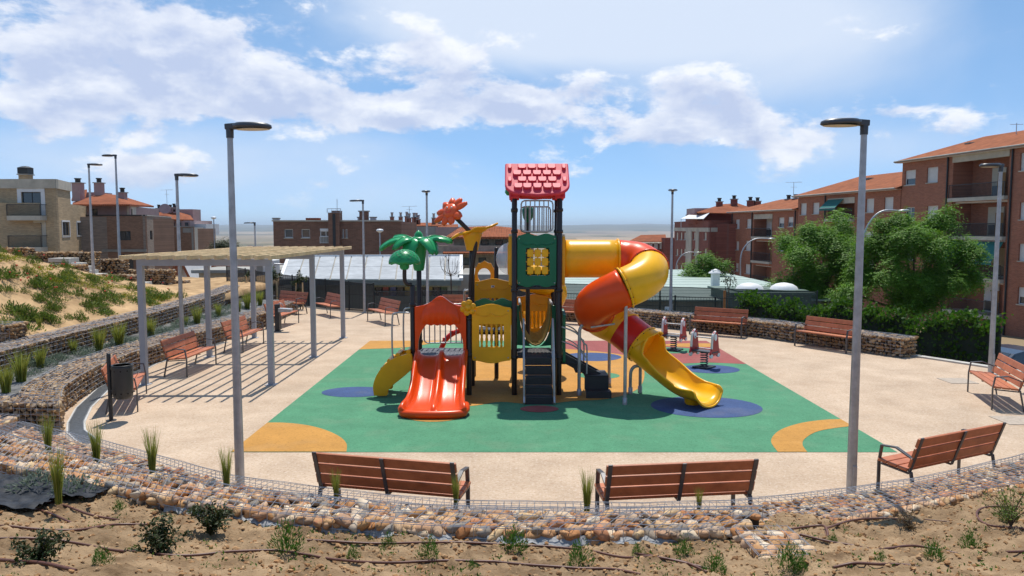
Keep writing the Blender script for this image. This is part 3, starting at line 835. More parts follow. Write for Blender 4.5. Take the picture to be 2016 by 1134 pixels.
for x in (XT, XR):
    for y in (YF, YB): post(x, y, 4.22, .056, collars=(3.42, 3.86, 2.2, .8))
post(XL, YF, 2.32, collars=(1.9, .85)); post(XM, YF, 2.06, .058, collars=(1.62, .85)); post(XM - .02, YB + .15, 2.2, .05)
post(XL + .02, YB, 2.65, .056, collars=(1.0,)); post(XM + .02, YB, 3.0, .056); post(-.36, 17.5, 3.05, .05)
post(XT - .02, 17.75, 1.9, .05); post(XR - .02, 17.75, 2.0, .05); post(XM, 17.75, 2.4, .05)
# ---- decks
def deck(x0, x1, y0, y1, z, mat, par=play):
    o = part(MB().box(((x0 + x1) / 2, (y0 + y1) / 2, z - .03), (x1 - x0, y1 - y0, .06)), 'deck', mat, par, bevel=.008)
    q = MB(); nx = int((x1 - x0) / .075); nyy = int((y1 - y0) / .16)
    for i in range(nx):
        for j in range(nyy):
            q.box((x0 + (i + .5) * (x1 - x0) / nx, y0 + (j + .5) * (y1 - y0) / nyy, z + .002), ((x1 - x0) / nx * .62, (y1 - y0) / nyy * .8, .006))
    part(q, 'tread_pattern', mat, o)
deck(XL + .06, XM - .06, YF - .02, YB + .05, D1, pDk); deck(XM + .06, XT - .06, YF, YB, D1, pS); deck(XT + .06, XR - .06, YF, YB, D1, pS)
deck(XT + .06, XR - .06, YF + .02, YB - .02, D2, pS); deck(XM + .06, XT - .08, YB + .1, 17.7, D1 + .35, pS)
# ---- flat moulded panels
def wavy(x0, x1, z0, z1, at=.03, ab=.03, n=3, r=.05):
    "outline with scalloped top and bottom"
    pts = []; k = 24
    for i in range(k + 1): t = i / k; pts.append((x0 + r * .3 + (x1 - x0 - r * .6) * t, z1 - at + at * math.cos(t * n * 2 * math.pi + math.pi) ))
    out = [(x1, z1 - r * 1.4 - at), (x1, z0 + r * 1.4 + ab)]
    for i in range(k + 1): t = 1 - i / k; out.append((x0 + r * .3 + (x1 - x0 - r * .6) * t, z0 + ab - ab * math.cos(t * n * 2 * math.pi + math.pi)))
    out += [(x0, z0 + r * 1.4 + ab), (x0, z1 - r * 1.4 - at)]
    return (pts + out)[::-1]
def panel(name, outline, holes, y, th, mat, parent=play, bev=.014, axis='y', x=0., **k):
    fr = (lambda u, v, w: Vector((u, y + w, v))) if axis == 'y' else (lambda u, v, w: Vector((x + w, u, v)))
    return part(MB().plate(outline, holes, th, fr), name, mat, parent, bevel=bev, **k)
def screw(parent, pts, y, r=.014):
    for (u, v) in pts:
        part(MB().lathe([(r, 0), (r, .008), (0, .012)], (u, y, v), 8, mat=Matrix.Rotation(R(90), 3, 'X')), 'bolt', pRail, parent)
def baluster(parent, x, y, z0, z1, mat, n=1, r=.03):
    h = z1 - z0; prof = [(.018, 0), (.03, .04 * h), (.018, .1 * h), (.024, .2 * h), (.033, .33 * h), (.022, .45 * h), (.03, .5 * h), (.022, .55 * h), (.033, .67 * h), (.024, .8 * h), (.018, .9 * h), (.03, .96 * h), (.018, h)]
    part(MB().lathe([(a, z0 + b) for a, b in prof], (x, y, 0), 9), 'baluster', mat, parent)
# green window panel high on the tower
def hole(x0, z0, x1, z1, r=.03): return rounded(x0, z0, x1, z1, r, 3)
gx0, gx1 = XT + .06, XR - .065
gp = panel('window_panel', wavy(gx0, gx1, 2.27, 3.38, .022, .022, 2, .06), [hole(.285, 2.51, .775, 3.08)], YF - .03, .07, pG, bev=.018)
for i in range(3):
    for j in range(3):
        part(MB().box((.378 + .152 * i, YF - .01, 2.615 + .18 * j), (.132, .055, .16)), 'window_block', pY, gp, bevel=.022)
q = MB()
for i in range(3): q.tube([(.378 + .152 * i, YF, 2.50), (.378 + .152 * i, YF, 3.09)], .014, 6)
for j in range(3): q.tube([(.28, YF, 2.615 + .18 * j), (.78, YF, 2.615 + .18 * j)], .014, 6)
part(q, 'window_rods', pYo, gp)
part(MB().tube(bez([(.16, YF - .034, 3.2), (.3, YF - .034, 3.14), (.42, YF - .034, 3.16), (.52, YF - .034, 3.12), (.62, YF - .034, 3.16), (.74, YF - .034, 3.14), (.88, YF - .034, 3.2)], 4), .009, 6), 'moulded_line', pG, gp)
screw(gp, [(.15, 3.27), (.88, 3.27), (.15, 2.36), (.88, 2.36)], YF - .03)
# yellow panel on the left side of the tower with the clear bubble
lp = panel('bubble_panel', wavy(YF + .04, YB - .04, 2.27, 3.36, .02, .02, 2, .05), [[(16.2 + .3 * math.cos(a * .2618), 2.84 + .3 * math.sin(a * .2618)) for a in range(24)]], 0, .07, pYo, axis='x', x=XT - .12)
m_bub = bpy.data.materials.new('clear_dome'); m_bub.use_nodes = True
b_ = m_bub.node_tree.nodes['Principled BSDF']; b_.inputs['Base Color'].default_value = (.85, .88, .95, 1); b_.inputs['Roughness'].default_value = .06; b_.inputs['Alpha'].default_value = .38; b_.inputs['Specular IOR Level'].default_value = .9
part(MB().lathe([(.33 * math.cos(a * .131), .27 * math.sin(a * .131)) for a in range(12)] + [(.001, .27)], (XT - .12, 16.2, 2.84), 22, mat=Matrix.Rotation(R(-90), 3, 'Y')), 'bubble_window', m_bub, lp)
q = MB(); q.tube([(XT - .125, 16.2 + .33 * math.cos(a * .2618), 2.84 + .33 * math.sin(a * .2618)) for a in range(24)], .02, 6, closed=True); part(q, 'bubble_ring', pYo, lp)
# right-hand panel where the tube starts, and back panel
panel('tube_panel', wavy(YF + .04, YB - .04, 2.27, 3.36, .02, .02, 2, .05), [[(16.2 + .39 * math.cos(a * .2618), 2.84 + .39 * math.sin(a * .2618)) for a in range(24)]], 0, .06, pYo, axis='x', x=XR + .06)
panel('back_panel', wavy(gx0, gx1, 2.27, 3.36, .022, .022, 2, .06), [hole(.3, 2.55, .75, 3.05)], YB - .03, .06, pG)
# grey bar guards above the panels
def guard(x0, x1, z0, z1, y, bars, axis='y', xx=0., r=.016, name='bar_guard'):
    f = (lambda u, z: Vector((u, y, z))) if axis == 'y' else (lambda u, z: Vector((xx, u, z)))
    c = .07; pts = [f(x0, z0 + c), f(x0, z1 - c), f(x0 + c * .3, z1 - c * .3), f(x0 + c, z1), f(x1 - c, z1), f(x1 - c * .3, z1 - c * .3), f(x1, z1 - c), f(x1, z0 + c), f(x1 - c * .3, z0 + c * .3), f(x1 - c, z0), f(x0 + c, z0), f(x0 + c * .3, z0 + c * .3)]
    o = part(MB().tube(pts, r, 8, closed=True), name, pRail)
    for i in range(bars):
        u = x0 + (x1 - x0) * (i + 1) / (bars + 1); part(MB().tube([f(u, z0), f(u, z1)], r * .8, 7, caps=False), 'guard_bar', pRail, o)
    return o
guard(XT + .14, XR - .14, 3.42, 4.05, YF, 6); guard(XT + .14, XR - .14, 3.40, 3.95, YB, 6); guard(YF + .12, YB - .12, 3.40, 3.95, 0, 5, 'x', XT); guard(YF + .12, YB - .12, 3.40, 3.95, 0, 5, 'x', XR)
# ---- roof
xc = (XT + XR) / 2; RW = .66
roof = part(MB().box((xc, 16.2, 4.745), (RW * 1.86, .16, .07)), 'roof', pP, bevel=.03)
for sgn in (-1, 1):
    # slope coordinates: u across, v down the slope from ridge
    top = Vector((0, 16.2 + sgn * .04, 4.80)); dn = Vector((0, sgn * .74, -.70)); Ls = dn.length; dn.normalize(); nrm = Vector((0, sgn * .70, .74)).normalized()
    fr = lambda u, v, w, t=top, d=dn, n=nrm: Vector((xc + u, 0, 0)) + t + d * v + n * w
    k = 10; ol = [(-RW, .02), (-RW, Ls - .34)]
    ol += [(-RW + .34 * (1 - math.cos(R(9 * i))), Ls - .34 + .30 * math.sin(R(9 * i))) for i in range(1, k + 1)]
    ol += [(0, Ls)]
    ol += [(RW - .34 * (1 - math.cos(R(9 * i))), Ls - .34 + .30 * math.sin(R(9 * i))) for i in range(k, 0, -1)]
    ol += [(RW, Ls - .34), (RW, .02)]
    sp = part(MB().plate(ol, (), .075, fr), 'roof_slope', pP, roof, bevel=.028, segs=3)
    for row in range(4):
        v0 = .07 + row * .205; n = 5 if row % 2 == 1 else 6; wdt = .205
        for i in range(n):
            if row % 2 == 1: u = (i - 2) * wdt; hw = .088
            else:
                u = (i - 2.5) * wdt; hw = .088
                if i in (0, 5): hw = .042; u += math.copysign(-.048, u)
            if row == 3 and i in (0, 4): u *= .95
            hgt = .165
            sh = [(u - hw, v0), (u + hw, v0), (u + hw, v0 + hgt * .72), (u + hw * .72, v0 + hgt), (u - hw * .72, v0 + hgt), (u - hw, v0 + hgt * .72)]
            part(MB().plate(sh, (), .034, lambda a, b, w, t=top, d=dn, n_=nrm: Vector((xc + a, 0, 0)) + t + d * b + n_ * (.074 + w + .02 * (b - v0) / .165 * (w > .01))), 'shingle', pP, roof, bevel=.012)
    part(MB().box((xc, 16.2 + sgn * .44, 4.2), (.70, .05, .17)), 'roof_beam', pR if sgn < 0 else pP, roof, bevel=.02)
    for s2 in (-1, 1):
        q = MB(); q.plate([(-.11, -.16), (.11, -.16), (.11, .12), (0, .2), (-.11, .12)], (), .13, lambda u, v, w: Vector((xc + s2 * .465 + u, 16.2 + sgn * .475 - .065 + w, 4.25 + v))); part(q, 'roof_bracket', pP, roof, bevel=.025)
for s2 in (-1, 1):
    ol = [(15.62, 4.12), (15.75, 4.05), (15.9, 4.12), (16.5, 4.12), (16.65, 4.05), (16.78, 4.12), (16.25, 4.76), (16.15, 4.76)]
    panel('roof_gable', ol, [[(16.2 + .2 * math.cos(a * .5236), 4.33 + .13 * math.sin(a * .5236)) for a in range(12)]], 0, .05, pP, roof, axis='x', x=xc + s2 * .52 - .025)
# small raised lettering on the beam under the eave
cu = bpy.data.curves.new('letters', 'FONT'); cu.body = 'B-CITY'; cu.size = .055; cu.extrude = .004; cu.align_x = 'CENTER'
tmp = bpy.data.objects.new('tmp', cu); COL.objects.link(tmp); bpy.context.view_layer.update()
me = bpy.data.meshes.new_from_object(tmp.evaluated_get(bpy.context.evaluated_depsgraph_get())); bpy.data.objects.remove(tmp)
link('lettering', me, pD, roof, Vector((xc, 15.728, 4.18)) - origin(roof), (R(90), 0, 0))
# small green leaf peeping out behind the roof
part(MB().lathe([(.001, 0), (.07, .03), (.09, .08), (.05, .14), (.001, .16)], (XT - .16, 16.75, 4.2), 8, mat=Matrix.Rotation(R(30), 3, 'Y')), 'leaf_finial', pG2, roof)
# green bulb on a post seen between the bars
part(MB().lathe([(.04, 0), (.11, .12), (.14, .3), (.1, .36), (.001, .4)], (.36, 17.3, 3.6), 10), 'bud', pG, play); part(MB().tube([(.36, 17.3, D1), (.36, 17.3, 3.62)], .05, 10), 'bud_post', pD)

# ---- double slide
def slide_path(t):
    pts = [(YF - .02, D1), (15.55, .835), (15.25, .70), (14.85, .47), (14.45, .27), (14.1, .155), (13.8, .125), (13.62, .12), (13.5, .09)]
    return bez([(0, YF - (YF - a) * .865, b) for a, b in pts], 5)
path = slide_path(0); xc2 = (XL + XM) / 2 + .02
def loft_slide():
    mb = MB(); n = len(path); rows = []
    for i, p in enumerate(path):
        t = i / (n - 1); tg = (path[min(i + 1, n - 1)] - path[max(i - 1, 0)]).normalized(); nr = Vector((0, -tg.z, tg.y)) * (-1 if tg.y > 0 else 1)
        nr = Vector((0, tg.z, -tg.y)); 
        if nr.z < 0: nr = -nr
        hw = .535 + .10 * max(0, (t - .45) / .55) ** 1.5; rim = .17 * (1 - .55 * max(0, (t - .75) / .25) ** 2) * min(1, .75 + t); cr = .11 * (1 - max(0, (t - .72) / .24) ** 2) if t < .96 else 0
        if t > .93: hw -= .09 * ((t - .93) / .07) ** 2
        prof = []
        def P_(x, h): prof.append((x, h))
        P_(-hw, -.08); P_(-hw - .012, rim * .6); P_(-hw + .005, rim * .95); P_(-hw + .04, rim); P_(-hw + .07, rim * .9); P_(-hw + .09, rim * .5); P_(-hw + .11, .04)
        for s in (-1, 1):
            x0, x1 = (-hw + .13, -.065) if s < 0 else (.065, hw - .13)
            for k in range(25):
                u = k / 24; bowl = .03 * (2 * u - 1) ** 4
                gro = .009 * (k % 2) * (abs(u - .5) < .36)
                P_(x0 + (x1 - x0) * u, bowl + gro)
            if s < 0: P_(-.05, cr * .45 + .01); P_(-.034, cr * .88 + .012); P_(0, cr + .014); P_(.034, cr * .88 + .012); P_(.05, cr * .45 + .01)
        P_(hw - .11, .04); P_(hw - .09, rim * .5); P_(hw - .07, rim * .9); P_(hw - .04, rim); P_(hw - .005, rim * .95); P_(hw + .012, rim * .6); P_(hw, -.08)
        rows.append([Vector((xc2 + x, p.y, p.z)) + nr * h for x, h in prof])
    m = len(rows[0]); vs = [v for r in rows for v in r]
    fs = [(i * m + j, i * m + j + 1, (i + 1) * m + j + 1, (i + 1) * m + j) for i in range(n - 1) for j in range(m - 1)]
    fs += [(i * m + m - 1, i * m, (i + 1) * m, (i + 1) * m + m - 1) for i in range(n - 1)]
    mb.add(vs, fs, True); mb.add(rows[-1], [tuple(range(m))]); mb.add(rows[0], [tuple(range(m))[::-1]])
    return mb
slide = part(loft_slide(), 'double_slide', pO)
# rounded front lip
lip = [Vector((xc2 + .56 * math.cos(a), 13.86 - .15 * math.sin(a) * 1.0, .085)) for a in [math.pi - math.pi * k / 20 for k in range(21)]]
part(MB().tube([Vector((xc2 - .585, 14.2, .15)), Vector((xc2 - .6, 14.0, .12))] + lip[1:-1] + [Vector((xc2 + .6, 14.0, .12)), Vector((xc2 + .585, 14.2, .15))], .075, 12), 'slide_lip', pO, slide)
fl = MB(); fl.add([Vector((xc2, 13.98, .1))] + [v + Vector((0, 0, .045)) for v in lip], [(0, i + 1, i + 2) for i in range(20)], True); part(fl, 'slide_toe', pO, slide)
for s in (-1, 1): part(MB().box((xc2 + s * .3, 14.3, .04), (.12, .3, .08)), 'slide_foot', pO, slide, bevel=.02)
# orange arch over the slide
def arch_out():
    x0, x1 = XL + .05, XM - .05; o = [(x0, .82), (x0, 1.86)]; m = (x0 + x1) / 2
    for k in range(21):
        t = k / 20; x = x0 + .02 + (x1 - x0 - .04) * t; o.append((x, 1.87 + .17 * math.exp(-((t - .5) / .19) ** 2) + .05 * math.sin(math.pi * t)))
    o += [(x1, 1.86), (x1, .82)]
    ins = [(x1 - .06, .82), (x1 - .06, 1.0)]
    for k in range(0, 15):
        t = k / 14; a = R(6 + 46 * t); ins.append((m + .47 * math.cos(a), 1.02 + .66 * math.sin(a) * .92))
    for k in range(9): t = k / 8; ins.append((m + .26 - .52 * t, 1.50 - .025 * abs(math.sin(4 * math.pi * t)) + .0))
    for k in range(14, -1, -1):
        t = k / 14; a = R(6 + 46 * t); ins.append((m - .47 * math.cos(a), 1.02 + .66 * math.sin(a) * .92))
    ins += [(x0 + .06, 1.0), (x0 + .06, .82)]
    return (o + ins)[::-1]
arch = panel('slide_arch', arch_out(), [], YF - .09, .10, pO, bev=.025)
mx = (XL + XM) / 2
dome = MB(); vs = []; na_, nb_ = 26, 8
for j in range(nb_ + 1):
    v = j / nb_
    for i in range(na_ + 1):
        u = i / na_; x = (u - .5) * .84; w = math.sqrt(max(0, 1 - (2 * u - 1) ** 2))
        z = 1.54 + (.05 + .42 * w ** 1.1) * v - .03 * abs(math.sin(u * math.pi * 7)) * (1 - v); y = YF - .09 - .11 * math.sin(math.pi * min(1, v * .9 + .08)) * w * (1 - .22 * abs(math.sin(u * math.pi * 7 + math.pi / 2)) ** 6)
        vs.append((mx + x, y, z))
dome.add(vs, [(j * (na_ + 1) + i, j * (na_ + 1) + i + 1, (j + 1) * (na_ + 1) + i + 1, (j + 1) * (na_ + 1) + i) for j in range(nb_) for i in range(na_)], True)
part(dome, 'shell_relief', pO, arch)
# safety bars behind the slide and side rails
guard(XL + .12, XM - .1, D1 + .12, D1 + .98, YB + .02, 7, r=.017)
def rail(pts, r=.019, name='handrail'): return part(MB().tube(bez(pts, 5), r, 8), name, pRail)
rail([(XL - .02, 15.6, .72), (XL - .32, 15.55, .72), (XL - .40, 15.55, .82), (XL - .40, 15.55, 1.62), (XL - .32, 15.55, 1.75), (XL - .05, 15.6, 1.75)])
rail([(XL - .02, 16.5, .72), (XL - .22, 16.5, .72), (XL - .30, 16.5, .82), (XL - .30, 16.5, 1.62), (XL - .22, 16.5, 1.75), (XL - .05, 16.5, 1.75)])
for y in (17.75, 18.0): rail([(XM - .22, y, 1.9 - .9), (XM - .22, y, 1.9 + .05), (XM - .18, y, 2.02), (XM - .02, y, 2.05)])
# ---- yellow middle panels
def bal_panel(x0, x1, z0, z1, y, mat, hx, hz0, hz1, n, name='baluster_panel'):
    o = panel(name, wavy(x0, x1, z0, z1, .035, .03, 1, .05), [hole(hx[0], hz0, hx[1], hz1, .015)], y, .06, mat, bev=.016)
    for i in range(n): baluster(o, hx[0] + (hx[1] - hx[0]) * (i + .5) / n, y + .03, hz0, hz1, mat)
    screw(o, [(x0 + .06, z1 - .14), (x1 - .06, z1 - .14), (x0 + .06, z0 + .12), (x1 - .06, z0 + .12)], y)
    part(MB().tube(bez([(x0 + .08, y - .004, z1 - .2), (x0 + .2, y - .004, z1 - .25), ((x0 + x1) / 2 - .08, y - .004, z1 - .24), ((x0 + x1) / 2, y - .004, z1 - .19), ((x0 + x1) / 2 + .08, y - .004, z1 - .24), (x1 - .2, y - .004, z1 - .25), (x1 - .08, y - .004, z1 - .2)], 4), .009, 6), 'moulded_line', mat, o)
    return o
bal_panel(XM + .07, XT - .07, .68, 1.92, YF - .04, pYo, (-.68, -.17), 1.02, 1.5, 5)
gt = panel('green_trim', wavy(XM + .12, XT - .05, 1.78, 2.02, .03, .01, 2, .03), [], YF + .16, .12, pG)
bal_panel(XM + .06, XT - .04, 1.25, 2.36, 17.05, pYo, (-.72, -.15), 1.55, 1.92, 6)
q = MB(); q.box((-.43, 17.045, 2.18), (.075, .012, .05)); part(q, 'maker_plate', pW, play); q = MB(); q.box((-.425, 17.037, 2.185), (.04, .006, .022)); part(q, 'plate_print', M('plate_print', (.08, .1, .25), .5), play)
o = bal_panel(.1, .95, 1.0, 1.95, 17.72, pYo, (.2, .85), 1.15, 1.55, 7)
# yellow arch with round window behind
ya = [(-.86, 2.1), (-.86, 2.42), (-.84, 2.62)] + [(-.63 + .21 * math.cos(a), 2.52 + .2 * math.sin(a) + .02 * math.cos(8 * a)) for a in [math.pi * (.9 - .8 * k / 10) for k in range(11)]] + [(-.42, 2.6), (-.40, 2.42), (-.40, 2.1)]
panel('round_window_panel', ya[::-1], [[(-.64 + .15 * math.cos(a * .3927), 2.4 + .17 * math.sin(a * .3927)) for a in range(16)]], 17.5, .06, pYo)
part(MB().plate([(-.36, 2.3), (-.1, 2.16), (.0, 2.16), (.0, 2.05), (-.36, 2.05)], (), .06, lambda u, v, w: Vector((u, 17.3 + w, v))), 'curved_rail_panel', pYo)
# small yellow flower on the post
flr = part(MB().lathe([(.001, -.02), (.07, -.02), (.075, .0), (.07, .03), (.001, .035)], (XM - .01, YF - .10, 1.85), 12, mat=Matrix.Rotation(R(90), 3, 'X')), 'small_flower', pYo)
for k in range(6):
    a = 2 * math.pi * k / 6 + .3
    part(MB().lathe([(.001, -.02), (.062, -.018), (.068, .0), (.062, .02), (.001, .024)], (XM - .01 + .105 * math.cos(a), YF - .095, 1.85 + .105 * math.sin(a)), 10, mat=Matrix.Rotation(R(90), 3, 'X')), 'petal', pYo, flr)
# ---- stairs up to the tower
sx0, sx1 = .27, .81
stairs = part(MB().box(((sx0 + sx1) / 2, YF - .06, D1 - .035), (sx1 - sx0, .1, .07)), 'stairs', pS, bevel=.01)
ns = 5
for i in range(ns):
    z = D1 * (i + .0) / ns + .085; y = 14.86 + .82 * i / ns
    part(MB().box(((sx0 + sx1) / 2, y + .10, z + .055), (sx1 - sx0, .2, .035)), 'tread', pS, stairs, bevel=.008)
    rz = part(MB().box(((sx0 + sx1) / 2, y + .015, z - .02), (sx1 - sx0, .02, .13)), 'riser', pS, stairs)
    q = MB()
    for a in range(9):
        for b in range(2): q.lathe([(.012, 0), (.012, .006), (.001, .007)], ((sx0 + .06 + a * (sx1 - sx0 - .12) / 8), y + .004, z - .04 + b * .05), 6, mat=Matrix.Rotation(R(90), 3, 'X'))
    part(q, 'tread_studs', pS, stairs, kind='stuff')
for s, x in ((-1, sx0 - .03), (1, sx1 + .03)):
    part(MB().bar((x, 14.84, .01), (x, 15.72, D1 + .06), .035, .14, (0, 0, 1)), 'stringer', pRail, stairs)
    part(MB().tube(bez([(x, 14.9, .12), (x, 14.95, .55), (x, 15.1, 1.0), (x - s * .0, 15.45, 1.52), (x, 15.6, 1.62), (x, 15.66, 1.5), (x, 15.68, .9)], 6), .02, 8), 'handrail', pRail, stairs)
# ---- hanging rope trough behind the stairs
net = part(MB().box((.53, YB + .06, D1 - .04), (.62, .08, .08)), 'rope_bridge', pS)
pRope = M('rope', (.40, .27, .075), .8, .15, 20)
for i in range(9):
    y = YB + .02 + .13 * i; sag = .98 - .02 * i
    part(MB().tube([(.52 + .33 * math.sin(a), y, 1.82 - sag * .93 * math.cos(a) ** .8 if math.cos(a) > 0 else 1.82) for a in [R(-90 + 15 * k) for k in range(13)]], .022, 7), 'rope', pRope, net)
for s in (-1, 1):
    part(MB().tube([(.52 + s * .35, YB - .05, 1.84), (.52 + s * .35, YB + 1.15, 1.84)], .028, 8), 'bridge_rail', pRail, net)
    q = MB(); k = 12; ol = [(.52 + s * .34, 1.8)] + [(.52 + s * .36 * math.sin(R(90 - 7 * j)), 1.82 - .95 * math.cos(R(90 - 7 * j)) ** .8) for j in range(k)] + [(.52 + s * .38, .92), (.52 + s * .44, .92), (.52 + s * .44, 1.8)]
    if s > 0: ol = ol[::-1]
    q.plate(ol, (), .05, lambda u, v, w: Vector((u, YB - .06 + w, v))); part(q, 'side_cheek', pG, net, bevel=.012)
# green panel on the tower's right and yellow exits seen behind
panel('side_panel', wavy(YF + .03, YB - .03, .62, 1.75, .03, .03, 2, .05), [hole(16.0, 1.0, 16.4, 1.45)], 0, .06, pG, axis='x', x=XR + .08)
part(MB().tube(bez([(.3, 17.6, 2.35), (.75, 17.9, 2.22), (1.0, 18.3, 1.9), (.7, 18.7, 1.5), (.4, 18.8, 1.2)], 6), .33, 16), 'yellow_chute', pY)
# ---- steps on the right side
rs = part(MB().bar((XR + .05, 16.25, .8), (1.9, 16.25, .32), .06, .18), 'side_steps', pS)
part(MB().bar((XR + .05, 15.85, .8), (1.9, 15.85, .32), .06, .18), 'side_stringer', pS, rs)
for i, (x, z) in enumerate(((1.2, .66), (1.5, .48), (1.78, .36))):
    part(MB().box((x, 16.05, z), (.34, .5, .04)), 'tread', pS, rs, bevel=.006)
bx = part(MB().box((1.76, 15.95, .42), (.5, .62, .03)), 'step_top', pS, rs, bevel=.008); part(MB().box((1.76, 15.66, .27), (.5, .03, .26)), 'step_front', pS, rs); part(MB().box((1.78, 15.54, .13), (.52, .26, .03)), 'tread', pS, rs, bevel=.006); part(MB().box((1.78, 15.42, .06), (.52, .03, .12)), 'step_front', pS, rs)
for y in (15.72, 16.4): rail([(XR + .03, y, 1.45), (XR + .35, y, 1.32), (1.5, y, 1.1), (1.56, y, 1.0), (1.56, y, .45)], .017)
for y in (15.72, 16.4): rail([(XR + .03, y, 1.15), (XR + .35, y, 1.02), (1.55, y, .8)], .014)
# ---- spiral tube slide
TR = .395
C0 = Vector((2.24, 15.64, 0)); HR = .56
def helix(phi):
    z = 2.84 - .06 * min(1, max(0, phi / 90)) if phi < 90 else 0
    ks = [(0, 2.84), (45, 2.80), (90, 2.66), (180, 2.31), (270, 1.86), (330, 1.55), (360, 1.42)]
    for (a, za), (b, zb) in zip(ks, ks[1:]):
        if phi <= b: z = za + (zb - za) * (phi - a) / (b - a); break
    return Vector((C0.x + HR * math.sin(R(phi)), C0.y + HR * math.cos(R(phi)), z))
def ring(p, t, mat, parent, r=TR + .03):
    t = t.normalized(); q = t.to_track_quat('Z', 'Y').to_matrix()
    rg = part(MB().lathe([(TR - .01, -.022), (r, -.02), (r + .008, 0), (r, .02), (TR - .01, .022)], p, 40, mat=q), 'flange', mat, parent)
def tubeseg(pts, mat, name='tube_section', r=TR, n=40):
    return part(MB().tube(pts, r, n, caps=False), name, mat, solid=.016)
s0 = [Vector((XR + .07 + (2.24 - XR - .07) * k / 6, 16.2, 2.84)) for k in range(7)]
h1 = [helix(a) for a in range(0, 91, 6)]; h2 = [helix(a) for a in range(90, 181, 6)]; h3 = [helix(a) for a in range(180, 301, 6)]
tail = bez([helix(300), helix(330), Vector((2.30, 16.13, 1.40)), Vector((2.42, 16.05, 1.30)), Vector((2.72, 15.80, 1.07))], 6)
i4 = [i for i, p in enumerate(tail) if p.x < 2.36][-1] + 1
t0 = tubeseg(s0, pY); ring(s0[-1], Vector((1, 0, 0)), pY, t0)
t1 = tubeseg(h1, pO); ring(h1[-1], h1[-1] - h1[-2], pO, t1)
t2 = tubeseg(h2, pY); ring(h2[-1], h2[-1] - h2[-2], pY, t2)
t3 = tubeseg(h3, pO); ring(h3[-1], h3[-1] - h3[-2], pO, t3)
t4 = tubeseg(tail[:i4 + 1], pYo); ring(tail[i4], tail[i4 + 1] - tail[i4], pYo, t4)
t5 = tubeseg(tail[i4:], pR); ring(tail[-1], tail[-1] - tail[-2], pYo, t5)
# bolts round two flanges
for (p, t, par) in ((h1[-1], h1[-1] - h1[-2], t1), (h2[-1], h2[-1] - h2[-2], t2), (tail[-1], tail[-1] - tail[-2], t5)):
    q = MB(); mt = t.normalized().to_track_quat('Z', 'Y').to_matrix()
    for k in range(14):
        a = 2 * math.pi * k / 14; c = p + mt @ Vector((math.cos(a), math.sin(a), 0)) * (TR + .022)
        q.lathe([(.011, -.034), (.011, .034)], c, 6, mat=mt)
    part(q, 'flange_bolts', pD, par)
# open exit chute with a flared wavy lip
ch = bez([Vector((2.72, 15.80, 1.07)), Vector((2.86, 15.68, .95)), Vector((3.08, 15.46, .76)), Vector((3.32, 15.2, .56)), Vector((3.52, 14.95, .44)), Vector((3.70, 14.72, .41)), Vector((3.82, 14.58, .41))], 7)
mb = MB(); rows = []; n = len(ch); ka = 30
for i, p in enumerate(ch):
    t = i / (n - 1); tg = (ch[min(i + 1, n - 1)] - ch[max(i - 1, 0)]).normalized(); sd_ = tg.cross(Vector((0, 0, 1))).normalized(); up = sd_.cross(tg)
    half = 178 if t < .06 else (178 - 84 * min(1, (t - .06) / .16) ** .8 if t < .22 else 94 - 10 * min(1, (t - .22) / .5))
    rr = TR * (1 + .02 * t); row = []
    for k in range(ka + 1):
        a = R(-half + 2 * half * k / ka); e = abs(2 * k / ka - 1)
        fl = 1 + (.10 + .05 * math.sin(t * 19)) * max(0, (e - .72) / .28) ** 2 * (t > .12)
        dx = sd_ * math.sin(a) * rr * fl * (1 - .0 * t); dz = up * (-math.cos(a) * rr * (1 - .32 * t) * fl)
        row.append(p + dx + dz + Vector((0, 0, -.0)))
    if t > .9:
        for k in range(len(row)): row[k] = row[k] + Vector((0, 0, -.10 * ((t - .9) / .1) ** 2)) + tg * .05 * math.cos(R(-half + 2 * half * k / ka)) * ((t - .9) / .1)
    rows.append(row)
m = ka + 1; mb.add([v for r in rows for v in r], [(i * m + j, i * m + j + 1, (i + 1) * m + j + 1, (i + 1) * m + j) for i in range(n - 1) for j in range(m - 1)], True)
chute = part(mb, 'exit_chute', pY, solid=.02)
i0 = [i for i in range(n) if i / (n - 1) > .10][0]
edge = [rows[i][0] for i in range(i0, n)] + rows[-1][1:-1] + [rows[i][-1] for i in range(n - 1, i0 - 1, -1)]
part(MB().tube(edge, .024, 8), 'chute_lip', pY, chute)
hood = []; mb = MB()
# hood over the start of the exit
for i in range(7):
    p = ch[0].lerp(ch[6], i / 6); tg = (ch[6] - ch[0]).normalized(); sd_ = tg.cross(Vector((0, 0, 1))).normalized(); up = sd_.cross(tg)
    hf = 100 - 70 * (i / 6) ** 1.6; hood.append([p + sd_ * math.sin(R(-hf + 2 * hf * k / 16)) * TR * 1.03 + up * math.cos(R(-hf + 2 * hf * k / 16)) * (TR * 1.03 + .05 * (i / 6) ** 2) for k in range(17)])
mb.add([v for r in hood for v in r], [(i * 17 + j, i * 17 + j + 1, (i + 1) * 17 + j + 1, (i + 1) * 17 + j) for i in range(6) for j in range(16)], True)
part(mb, 'exit_hood', pY, chute, solid=.02)
part(MB().tube(hood[-1], .02, 8), 'hood_lip', pY, chute)
part(MB().lathe([(.13, 0), (.15, .04), (.17, .13)], (3.58, 14.9, 0), 18), 'chute_foot', pY, chute)
